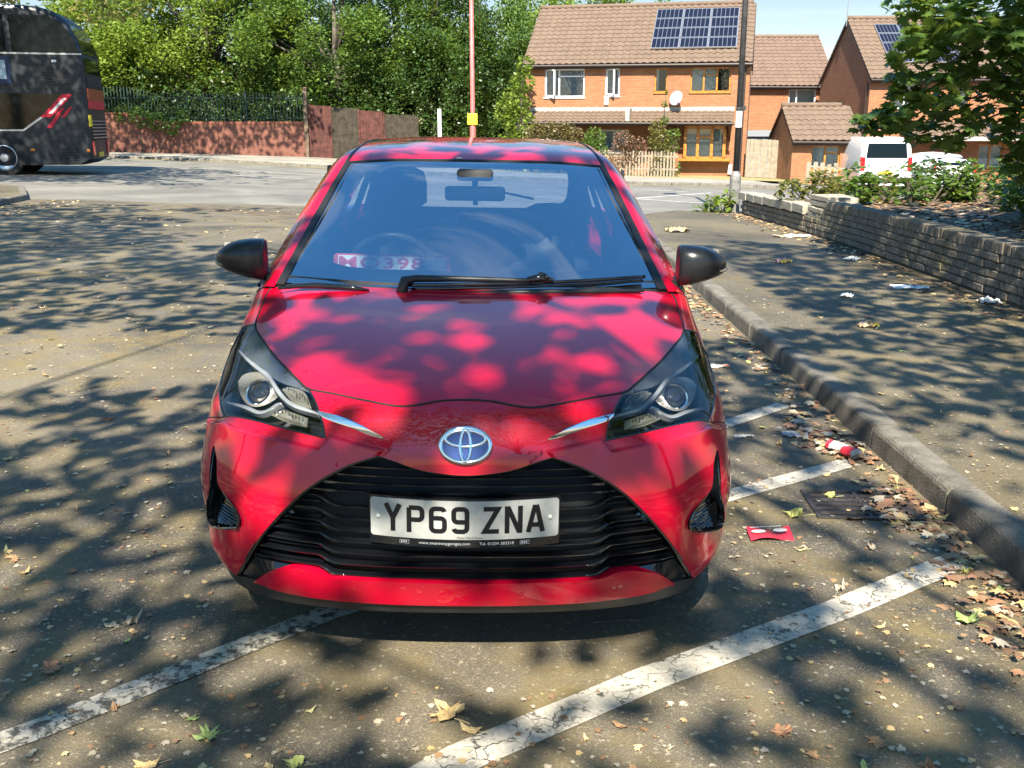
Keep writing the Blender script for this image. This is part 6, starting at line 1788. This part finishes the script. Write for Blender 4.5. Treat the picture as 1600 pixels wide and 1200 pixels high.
side_poly('chrome_strip', [(-.03, 3.17), (-.03, 3.21), (-10.5, 3.25), (-10.5, 3.21)], BP['chrome'], .012)
side_poly('chrome_strip', [(-1.22, 1.54), (-1.27, 1.58), (-1.76, 1.24), (-10.3, 1.24), (-10.3, 1.20), (-1.74, 1.20)], BP['chrome'], .012)
side_poly('red_stripe', [(-.37, 2.16), (-.65, 2.16), (-1.27, 1.56), (-.99, 1.56)], BP['red'], .010, bus, .006)
side_poly('red_flash', [(-.62, 1.80), (-.72, 1.80), (-1.14, 1.28), (-1.00, 1.28)], BP['red'], .008, bus, .003)
side_poly('red_flash', [(-.42, 1.82), (-.50, 1.82), (-.74, 1.56), (-.63, 1.56)], BP['red'], .008, bus, .003)
b = MB()      # pale blurred lettering along the stripe
for k, (t, w_) in enumerate(((.16, .10), (.28, .05), (.35, .09), (.46, .05), (.53, .11), (.66, .06), (.74, .09))):
    x0, z0 = -1.13 + .62 * t, 1.56 + .60 * t; x1, z1 = x0 + .62 * w_, z0 + .60 * w_
    b.add([(x0 + .08, -.018, z0), (x1 + .08, -.018, z1), (x1 - .02, -.018, z1), (x0 - .02, -.018, z0)], [(0, 1, 2, 3)])
b.build('stripe_lettering', M['upvc'], bus)
for x0, x1, z0, z1, k in ((-1.22, -.48, 2.42, 2.82, 7), (-1.15, -.37, .32, .76, 7)):
    v_ = MB(); v_.box(x0, x1, -.006, -.001, z0, z1)
    vo = v_.build('vent', M['matt_black'], bus)
    v_ = MB()
    for q_ in range(k): z = z0 + (z1 - z0) * (q_ + .3) / k; v_.add([(x0, -.010, z), (x1, -.010, z), (x1, -.03, z + .02), (x0, -.03, z + .02)], [(0, 1, 2, 3)])
    v_.build('louvre', mat('louvre_grey', (.10, .12, .14), .4), vo)
ad = side_poly('advert_frame', [(-1.90, 2.42), (-1.90, 3.12), (-4.1, 3.12), (-4.1, 2.42)], mat('advert_blue', (.008, .022, .07), .4), .02)
side_poly('advert_picture', [(-2.02, 2.54), (-2.02, 3.02), (-2.72, 3.02), (-2.72, 2.54)], mat('advert_picture', (.25, .36, .42), .5, var=.8, var_col=(.56, .58, .56), vscale=2.2), .004, ad, .021)
side_poly('advert_picture', [(-2.74, 2.50), (-2.74, 3.05), (-3.9, 3.05), (-3.9, 2.50)], mat('advert_blue_light', (.01, .20, .55), .5), .004, ad, .021)
side_poly('marker_lamp', [(-1.52, .68), (-1.52, .74), (-1.64, .74), (-1.64, .68)], M['amber'], .02)
side_poly('marker_lamp', [(-.06, .64), (-.06, .72), (-.14, .72), (-.14, .64)], M['amber'], .02)
side_poly('white_lamp', [(-.70, 2.98), (-.70, 3.04), (-.82, 3.04), (-.82, 2.98)], M['upvc'], .03)
side_poly('panel_seam', [(-.02, 2.30), (-.02, 2.31), (-10.4, 2.31), (-10.4, 2.30)], M['matt_black'], .004)
side_poly('panel_seam', [(-.02, 1.05), (-.02, 1.06), (-1.6, 1.06), (-1.6, 1.05)], M['matt_black'], .004)
def rear(name, y0, y1, z0, z1, m, d=.02, sub=0):
    b = MB(); f = lambda z: np.interp(z, [.45, 1.0, 2.6, 3.2, 3.55, 4.02], [.0, .0, -.01, -.04, -.13, -.37])
    zs = np.linspace(z0, z1, 5); b.grid([[(f(z) + d, y, z) for z in zs] for y in (y0, y1)]); b.grid([[(f(z) + d, y0, z) for z in zs], [(f(z) - .02, y0, z) for z in zs]]); b.grid([[(f(z) + d, y1, z) for z in zs], [(f(z) - .02, y1, z) for z in zs]])
    return b.build(name, m, bus)
rear('upper_rear_window', .15, 2.37, 3.22, 3.95, BP['glass'])
rear('rear_window', .15, 2.37, 2.72, 3.10, BP['glass'])
rear('rear_advert', .12, 2.40, 2.0, 2.32, BP['orange'])
rear('rear_advert_red', .12, 2.40, 1.78, 2.0, BP['red'])
rear('rear_label', .02, .22, 1.32, 1.62, M['yellow'], .035)
rv = rear('engine_grille', .25, 2.3, .95, 1.5, M['matt_black'])
for z in np.arange(1.0, 1.5, .09): b = MB(); b.box(.0, .04, .25, 2.3, z, z + .025); b.build('louvre', BP['chrome'], rv)
rear('rear_vent', .2, 2.3, 2.36, 2.66, M['matt_black'])
for y in (.12, 2.2): rear('rear_lamp', y, y + .2, .55, .92, mat('rear_red', (.5, .02, .02), .3, coat=1), .03)
rear('number_plate', .9, 1.5, .5, .62, M['yellow'], .03)
wsx = -2.33
for x in (wsx, -8.3):
    for y, sgn in ((0, -1), (W_b, 1)):
        b = MB(); n = 22; arc_ = [(x + .66 * math.cos(R(a)), .50 + .66 * math.sin(R(a))) for a in np.linspace(-16, 196, n)]
        if sgn < 0: b.prism(arc_, -.001, -.02, lambda a, c_, d: (a, d, c_)); b.build('wheel_arch', M['matt_black'], bus)
        w = empty('wheel', (x, y + sgn * -.12, .50)); w.parent = bus; w.rotation_euler = (R(90) if sgn < 0 else R(-90), 0, 0)
        b = MB(); b.lathe([(.30, -.13), (.40, -.15), (.48, -.13), (.50, -.09), (.50, .09), (.48, .135), (.40, .15), (.30, .13)], 36); b.build('tyre', M['tyre'], w, True, angle=40)
        b = MB(); b.lathe([(.325, .12), (.335, .155), (.315, .16), (.30, .12), (.18, .08), (.14, .10), (.10, .17), (0, .18)], 36); b.build('rim', M['alu'], w, True, angle=30)
        b = MB()
        for k in range(10): a = 2 * math.pi * k / 10; b.lathe([(.018, .10), (.018, .13), (0, .135)], 6, Matrix.Translation((.16 * math.cos(a), .16 * math.sin(a), 0)))
        b.build('wheel_nut', M['alu'], w)

# ---------------------------------------------------------------- vehicles parked by the houses
def vehicle(name, label, cat, loc, rz, L_, W_, prof, body, screen, win, wheel_r=.31, wx=(.72, -.78), plate_col=None, group='vehicles parked by the houses', lamps=(.8, 1.1)):
    """rear faces -Y; prof = (y, z, half width) from the rear bumper over the roof to the nose"""
    v = empty(name, loc, rz, label, cat, group); mb = MB(); G = []
    for y, zt, hw, hs in prof:   # stations along the length: roof height, half width at belt, half width at roof
        zb = .98 if zt > 1.05 else zt - .08
        row = []
        for x, z in ((hw * .94, .22), (hw, .45), (hw, .75), (hw * .985, min(zb, zt - .02)), (hs + (hw - hs) * .25, zb + (zt - zb) * .72), (hs * .86, zt - .02), (hs * .4, zt), (0, zt + .006)): row.append((x, y, z))
        full = [(-a, b_, c_) for a, b_, c_ in row] + row[::-1][1:]
        G.append(full)
    mb.grid(G); mb.add(G[0], [tuple(range(len(G[0])))]); mb.add(G[-1], [tuple(range(len(G[0])))[::-1]])
    mb.build('body', body, v, True, angle=38)
    for nm, pts, d in screen:
        b = MB(); b.prism(pts, 0, d, lambda a, c_, y: (a, y + win(c_), c_)); b.build(nm, BP['glass'], v, bevel=.012)
    z0, z1 = lamps
    for s_ in (-1, 1):
        b = MB(); hw = prof[1][2]; b.box(min(s_ * hw * .99, s_ * hw * .82), max(s_ * hw * .99, s_ * hw * .82), -.02 + prof[0][0], prof[0][0] + .15, z0, z1); b.build('rear_lamp', mat('lamp_red', (.45, .01, .015), .2, coat=1), v, bevel=.02)
        for wy in wx:
            y = (prof[0][0] + .72) if wy > 0 else (prof[-1][0] - .80); w = empty('wheel', (s_ * (prof[2][2] - .10), y, wheel_r)); w.parent = v; w.rotation_euler = (0, R(90 * s_), 0)
            b = MB(); b.lathe([(.2, -.09), (.28, -.1), (wheel_r, -.07), (wheel_r, .07), (.28, .1), (.2, .09)], 24); b.build('tyre', M['tyre'], w, True, angle=40); b = MB(); b.lathe([(.205, .07), (.19, .04), (.05, .05), (0, .08)], 20); b.build('rim', M['alu'], w, True)
    b = MB(); b.box(-.26, .26, prof[0][0] - .03, prof[0][0] + .1, .62, .73); b.build('number_plate', M['yellow'], v)
    b = MB(); hw = prof[1][2]; b.box(-hw * .95, hw * .95, prof[0][0] - .05, prof[0][0] + .2, .32, .52); b.build('bumper', M['black'] if cat == 'van' else body, v, bevel=.04)
    return v
white = mat('car_white', (.70, .70, .69), .3, coat=1); silver = mat('car_silver', (.42, .46, .52), .3, metal=.6, coat=1)
vp = [(0, 1.10, .90, .86), (.02, 1.30, .93, .86), (.10, 1.86, .945, .84), (.22, 1.93, .95, .83), (.5, 1.97, .95, .82), (2.5, 1.97, .95, .80), (3.5, 1.90, .95, .78), (4.1, 1.25, .94, .8), (4.8, 1.05, .90, .75), (5.0, .75, .8, .7)]
vehicle('van', 'white van seen from the rear with a wide dark back window behind the brambles', 'van', (13.75, 37.3, gz(13.7, 38)), R(-4), 5, 1.9, vp, white, [('rear_window', [(-.74, 1.22), (.74, 1.22), (.68, 1.74), (-.68, 1.74)], .05)], lambda z: np.interp(z, [1.1, 1.3, 1.86], [.0, .02, .10]) - .03, lamps=(.75, 1.25))
hp = [(0, .95, .80, .66), (.05, 1.05, .86, .62), (.32, 1.30, .885, .60), (.75, 1.46, .90, .60), (1.8, 1.52, .90, .60), (2.5, 1.46, .90, .60), (3.2, 1.04, .89, .70), (4.1, .88, .82, .65), (4.25, .62, .7, .6)]
sc_ = [('rear_window', [(-.60, 1.08), (.60, 1.08), (.50, 1.36), (-.50, 1.36)], .05)]; wf_ = lambda z: np.interp(z, [1.05, 1.30, 1.46], [.05, .30, .75]) - .035
vehicle('parked_car', 'white hatchback seen from the rear to the right of the white van', 'car', (16.25, 37.2, gz(16.2, 38)), R(3), 4.2, 1.8, hp, white, sc_, wf_)
vehicle('parked_car', 'pale silver car at the right edge of the photo beneath the maple branch', 'car', (18.9, 35.2, gz(18.9, 36)), R(-24), 4.2, 1.8, hp, silver, sc_, wf_)

# ---------------------------------------------------------------- drain and litter
gh = lambda x, y: gz(x, y) + (.121 if x > 1.9 else 0)
dg = empty('drain_grate', (1.50, 4.02, gz(1.5, 4.02) + .004), R(-3), 'rusty cast iron drain grate half covered by leaves beside the kerb', 'drain')
M['iron'] = mat('rusty_iron', (.055, .046, .042), .6, metal=.4, var=.5, vscale=12, bump=.4)
mb = MB(); mb.box(-.20, .22, -.150, .150, -.002, .001); mb.build('drain_hole', M['matt_black'], dg)
mb = MB(); mb.box(-.215, -.195, -.165, .165, .001, .008); mb.box(.215, .235, -.165, .165, .001, .008); mb.box(-.195, .215, -.165, -.147, .001, .008); mb.box(-.195, .215, .147, .165, .001, .008); mb.box(.005, .022, -.147, .147, .002, .0075); mb.build('grate_frame', M['iron'], dg)
for k in range(5):
    mb = MB(); y = -.112 + k * .051; mb.box(-.195, .005, y, y + .018, .001, .007); mb.box(.022, .215, y, y + .018, .001, .007); mb.build('bar', M['iron'], dg)
def crumple(name, label, cat, x, y, sx, sy, h, m, rz=0, seed=0, n=9, parts=(), flat=.4):
    o = empty(name, (x, y, gh(x, y) + .003), rz, label, cat); rs = np.random.RandomState(seed); G = []
    for i in range(n):
        row = []
        for j in range(n):
            u, v = i / (n - 1) - .5, j / (n - 1) - .5; z = h * (rs.rand() ** 1.5) * (1 - flat * 2 * max(abs(u), abs(v))) + .001
            row.append(((u + rs.uniform(-.03, .03)) * sx, (v + rs.uniform(-.03, .03)) * sy, z))
        G.append(row)
    mb = MB(); mb.grid(G); f = [q[::-1] for q in mb.f]; mb.f = f; mb.build('sheet', m, o)
    for k, (m2, i0, i1, j0, j1) in enumerate(parts):
        b = MB(); b.grid([[(p[0], p[1], p[2] + .0025) for p in r_[j0:j1]] for r_ in G[i0:i1]]); b.f = [q[::-1] for q in b.f]; b.build('printed_area', m2, o)
    return o
pw = mat('litter_white', (.62, .62, .60), .55, var=.12); pr = mat('litter_red', (.55, .03, .05), .45); py_ = mat('litter_yellow', (.60, .42, .04), .5); pk = mat('litter_pink', (.62, .30, .27), .5); pb = mat('litter_blue', (.30, .36, .52), .5); cb_ = mat('cardboard', (.36, .27, .16), .8, var=.2); pg_ = mat('litter_grey', (.34, .36, .37), .4)
lf = empty('leaflet', (1.035, 3.68, gz(1, 3.7) + .006), R(8), 'flat red and white printed leaflet lying on the asphalt beside the car', 'litter')
mb = MB(); G = [[(-.105 + .18 * t, -.055, .002 + .010 * math.sin(t * 5)), (-.085 + .18 * t, .055, .003 + .012 * math.sin(t * 6 + 1))] for t in np.linspace(0, 1, 12)]; mb.grid(G); mb.f = [q[::-1] for q in mb.f]; mb.build('sheet', pr, lf)
mb = MB()
for cx in (-.055, .035): mb.add([(cx + .030 * math.cos(a), -.002 + .016 * math.sin(a), .0175) for a in np.linspace(0, 2 * math.pi, 17)[:-1]], [tuple(range(16))])
mb.add([(-.075, .035, .0175), (.055, .035, .0175), (.055, .041, .0175), (-.075, .041, .0175)], [(0, 1, 2, 3)]); mb.build('printed_area', pw, lf)
# crushed paper cup
cu = empty('crushed_cup', (1.655, 4.72, gz(1.65, 4.7) + .03), R(118), 'crushed red and white drink cup lying in the gutter against the kerb', 'litter')
def cupseg(z0, z1, m, nm):
    b = MB(); G = []
    for z in np.linspace(z0, z1, 7):
        r = .036 - .06 * z; G.append([(z * 1.1, (r + .004 * math.sin(5 * a + z * 60)) * math.cos(a), (r * .62 + .005 * math.sin(3 * a + z * 40)) * math.sin(a)) for a in np.linspace(0, 2 * math.pi, 19)])
    b.grid(G); b.build(nm, m, cu, True, angle=50)
cupseg(-.085, -.015, pr, 'printed_top'); cupseg(-.0155, .06, pw, 'white_body'); cupseg(.058, .082, pr, 'printed_base')
b = MB(); b.lathe([(.0, -.093), (.040, -.092), (.043, -.086), (.038, -.083)], 20, Matrix.Rotation(R(90), 4, 'Y') @ Matrix.Scale(.66, 4, (1, 0, 0))); b.build('lid', pg_, cu, True)
crumple('paper_sheet', 'large flat white sheet of paper on the pavement below the low wall', 'litter', 3.82, 9.45, .33, .20, .03, pw, R(-6), 1, parts=((pb, 2, 8, 3, 7),))
crumple('food_wrapper', 'pink and yellow food wrapper in the middle of the pavement', 'litter', 3.05, 11.15, .16, .13, .07, pk, .4, 2, parts=((py_, 0, 9, 0, 3),))
crumple('food_wrapper', 'brown and yellow crumpled wrapper on the pavement near the kerb side', 'litter', 2.72, 7.45, .15, .10, .06, cb_, .2, 3, parts=((py_, 5, 9, 0, 5), (pb, 2, 5, 4, 8)))
crumple('cardboard', 'flat pale cardboard strip on the far pavement near the wall foot', 'litter', 3.95, 14.1, .50, .22, .05, pw, .1, 4, parts=((cb_, 0, 3, 0, 9),))
crumple('plastic_bag', 'white plastic scrap by the foot of the wall beyond the flat paper sheet', 'litter', 3.95, 11.5, .20, .14, .05, pw, .7, 5)
crumple('tissue', 'small white crumpled tissue between the paper sheet and the brown wrapper', 'litter', 3.02, 8.85, .14, .11, .04, pw, 1.2, 6)
crumple('paper_cup_sleeve', 'flat white and orange paper by the car just below its right mirror', 'litter', 1.38, 6.55, .20, .07, .02, pw, .1, 7, parts=((mat('litter_orange', (.6, .2, .05), .5), 6, 9, 2, 7),))
crumple('clear_wrapper', 'grey clear plastic wrapper in the gutter above the second bay line', 'litter', 1.50, 5.02, .13, .08, .02, pg_, -.3, 8)
crumple('clear_wrapper', 'small bluish plastic strip lying between the two bay lines right of the car', 'litter', 1.22, 4.98, .10, .03, .015, pg_, .1, 9)
crumple('plastic_bag', 'white crumpled bag at the right edge beside the low wall', 'litter', 4.22, 8.65, .17, .15, .07, pw, 0, 10)
crumple('bin_scrap', 'brown crumpled paper bag on the pavement behind the right mirror', 'litter', 2.42, 14.6, .32, .22, .10, cb_, .3, 11)
crumple('paper_scrap', 'white paper scrap lying on the leaf litter of the bank', 'litter', 7.3, 11.2, .2, .14, .05, pw, .3, 12).location.z = bz(7.3, 11.2) + .02
crumple('blue_wrapper', 'blue wrapper lying on the bank behind the low wall', 'litter', 5.1, 9.9, .17, .10, .05, pb, .3, 13).location.z = bz(5.1, 9.9) + .02

# ---------------------------------------------------------------- fallen leaves
def leaf_thing(name, m, seed, curl, shape=MAPLE, stem=True):
    rs = np.random.RandomState(seed); mb = MB(); k = len(shape); asp = rs.uniform(.65, 1.0); P_ = [(x * asp * (1 + rs.uniform(-.35, .25)), y * (1 + rs.uniform(-.3, .2))) for x, y in shape]
    z = lambda x, y: curl * (x * x * 1.6 + y * y * .9) + rs.uniform(-.12, .22) * curl + .02 + .25 * curl * x * y
    rim = [(x, y, z(x, y)) for x, y in P_]; mid = [(x * .5, y * .5, z(x * .5, y * .5)) for x, y in P_]
    mb.add(rim + mid + [(0, 0, .01)], [(i, (i + 1) % k, (i + 1) % k + k, i + k) for i in range(k)] + [(i + k, (i + 1) % k + k, 2 * k) for i in range(k)])
    if stem: mb.tube([(0, -.35, .03), (.04, -.6, .06), (.1, -.85, .05)], .012, 4)
    return mb.build(name, m, None, False)
LC = [((.42, .29, .12), (.56, .43, .22)), ((.22, .12, .06), (.34, .21, .11)), ((.40, .40, .10), (.50, .52, .20)), ((.16, .09, .05), (.26, .16, .09)), ((.22, .30, .08), (.36, .42, .16)), ((.30, .255, .18), (.44, .385, .29)), ((.24, .115, .065), (.36, .19, .10)), ((.48, .43, .16), (.58, .53, .27))]
LM = [mat('fallen_leaf_%s' % n, a, .6, var=.5, var_col=b, vscale=9) for n, (a, b) in zip(('tan', 'brown', 'olive', 'dark', 'green', 'pale', 'rust', 'yellow'), LC)]
OVAL = [(0, -.5), (.18, -.3), (.26, 0), (.18, .32), (0, .55), (-.18, .32), (-.26, 0), (-.18, -.3)]
CN = ['tan', 'brown', 'olive', 'dark brown', 'green', 'pale', 'rusty', 'yellow']
protos = []
for i in range(16):
    o = leaf_thing('fallen_leaf', LM[i % 8], i, .35 + .25 * (i % 3), MAPLE if i % 3 == 0 or i in (2, 4, 5) else OVAL); protos.append(o)
OVALS = [not (i % 3 == 0 or i in (2, 4, 5)) for i in range(16)]
LGR = 'fallen leaves on the asphalt'
rs = np.random.RandomState(21); used = [False] * 16; cnt_ = 0
def put_leaf(k, x, y, s, label, rz=None):
    global cnt_
    src = protos[k]; o = src if not used[k] else src.copy()
    if used[k]: COL.objects.link(o)
    used[k] = True; o.location = (x, y, gh(x, y) + .004); o.rotation_euler = (rs.uniform(-.25, .25), rs.uniform(-.25, .25), rs.uniform(0, 6.28) if rz is None else rz); o.scale = (s, s, s)
    if label is None:
        where = 'on the raised pavement' if x > 1.9 else 'in the gutter along the kerb' if x > 1.55 else ('by the drain between the bay lines' if y > 3.1 else 'in the right foreground') if x > .8 else ('in the left foreground' if x < -.55 else 'in the middle foreground') if y < 2.9 and x > -1.6 else 'far left of the car' if y > 4.5 else 'near left of the car'
        size_ = 'tiny' if s < .031 else 'small' if s < .042 else 'medium sized' if s < .055 else 'larger'
        label = '%s %s %s leaf lying %s' % (size_, CN[k % 8], 'oval' if OVALS[k] else 'lobed', where)
    tag(o, label, 'leaf', LGR); cnt_ += 1
def in_car(x, y): return -1.0 < x < .75 and 2.55 < y < 6.6
put_leaf(0, -.175, 2.40, .135, 'largest pale tan maple leaf lying in the middle foreground', .5)
put_leaf(8, -.11, 2.33, .06, 'small tan leaf touching the largest maple leaf'); put_leaf(2, 1.185, 3.88, .10, 'yellow green maple leaf between the drain grate and the car', 1.0); put_leaf(4, -.80, 2.28, .075, 'green pointed leaf in the left foreground', 2.0)
put_leaf(5, -1.22, 2.88, .085, 'grey white leaf fragment left of the car'); put_leaf(4, 1.83 - .32, 2.98, .10, 'large green leaf near the kerb at the right edge', .3); put_leaf(6, -1.35, 2.60, .07, 'rusty leaf at the left edge of the foreground'); put_leaf(3, 1.42, 3.86, .09, 'dark brown curled leaf just in front of the drain grate')
for i in range(275):
    for _ in range(40):
        y = 1.7 + 7.5 * rs.rand() ** 1.7; x = rs.uniform(-.62, .62) * (y + .6)
        if rs.rand() < .35: x = 1.80 - abs(rs.normal(0, .22))
        if x > 1.80 and x < 1.99: continue
        if x > 3.9 or in_car(x, y): continue
        break
    k = rs.choice([0, 1, 3, 5, 6, 8, 9, 11, 13, 14, 0, 1, 8, 9, 2, 7, 10, 12]); put_leaf(k, x, y, rs.choice([.026, .032, .038, .045, .052, .066]), None)
for i in range(16):
    if not used[i]: bpy.data.objects.remove(protos[i])
def litter_stuff(name, xy, zf, size, mats, label, cat, curl=.35):
    P_ = np.array([(x, y, zf(x, y)) for x, y in xy]); n = len(P_)
    grp = npr.randint(len(mats), size=n)
    P_[:, 2] += npr.uniform(.002, .012 if size < .03 else .035, n)
    me_all = []
    root = empty(name, (0, 0, 0), 0, label, cat); root['kind'] = 'stuff'
    for i, m in enumerate(mats): 
        if (grp == i).any(): cloud('scraps', P_[grp == i], size, m, root, MAPLE, up=.80, fold=.35, jit=.75)
    return root
xy = [(1.80 - abs(rs.normal(0, .10)), rs.uniform(2.2, 14)) for _ in range(650)] + [(1.68 + rs.normal(0, .07), 3.97 + rs.normal(0, .15)) for _ in range(190)] + [(1.62 + rs.normal(0, .07), 5.0 + rs.normal(0, .2)) for _ in range(150)] + [(1.66 + rs.normal(0, .08), 3.0 + rs.normal(0, .25)) for _ in range(120)]
litter_stuff('gutter_leaves', [(min(a, 1.81), b) for a, b in xy], gh, .044, [LM[0], LM[1], LM[3], LM[5], LM[6]], 'dry leaves gathered in the gutter along the kerb', 'leaf litter')
xy = [(rs.uniform(-.62, .62) * (y + .5), y) for y in 1.6 + 9 * rs.rand(6500) ** 1.4]
litter_stuff('leaf_crumbs', [(a, b) for a, b in xy if not in_car(a, b) and not 1.79 < a < 2.0 and a < 4.25], gh, .017, [LM[0], LM[5], LM[1], LM[3], LM[5]], 'tiny leaf crumbs and grit scattered over the ground', 'debris')
litter_stuff('wall_foot_leaves', [(4.28 - abs(rs.normal(0, .22)), rs.uniform(6, 19)) for _ in range(900)], gh, .05, [LM[0], LM[1], LM[3]], 'dry leaves gathered at the foot of the low brick wall', 'leaf litter')
litter_stuff('bank_leaves', [(4.6 + 7 * rs.rand() ** 1.3, rs.uniform(3, 17)) for _ in range(9000)], bz, .085, [LM[1], LM[3], LM[1], LM[6], LM[0], LM[5]], 'thick brown leaf litter covering the bank behind the low wall', 'leaf litter')
litter_stuff('island_leaves', [(-9.15 + .9 * rs.rand() - (abs(b - 17.5) * .05), b) for b in rs.uniform(14.5, 20, 260)], gz, .06, [LM[0], LM[1], LM[5]], 'dry leaves along the kerb of the traffic island on the left', 'leaf litter')
xy = [(rs.uniform(-9, -1.7), rs.uniform(6, 19)) for _ in range(500)]
litter_stuff('road_specks', xy, gz, .05, [LM[5], LM[0]], 'pale leaf scraps scattered across the shaded car park on the left', 'debris')
mb = MB(); mb.tube([(.26, 2.93, gz(.3, 2.9) + .006), (.34, 2.94, gz(.3, 2.9) + .010), (.42, 2.95, gz(.4, 2.9) + .006), (.50, 2.99, gz(.5, 2.9) + .012)], [.004, .003, .003, .0015], 5)
tag(mb.build('twig', M['bark'], None, True), 'thin dry twig on the asphalt just in front of the bumper', 'twig')
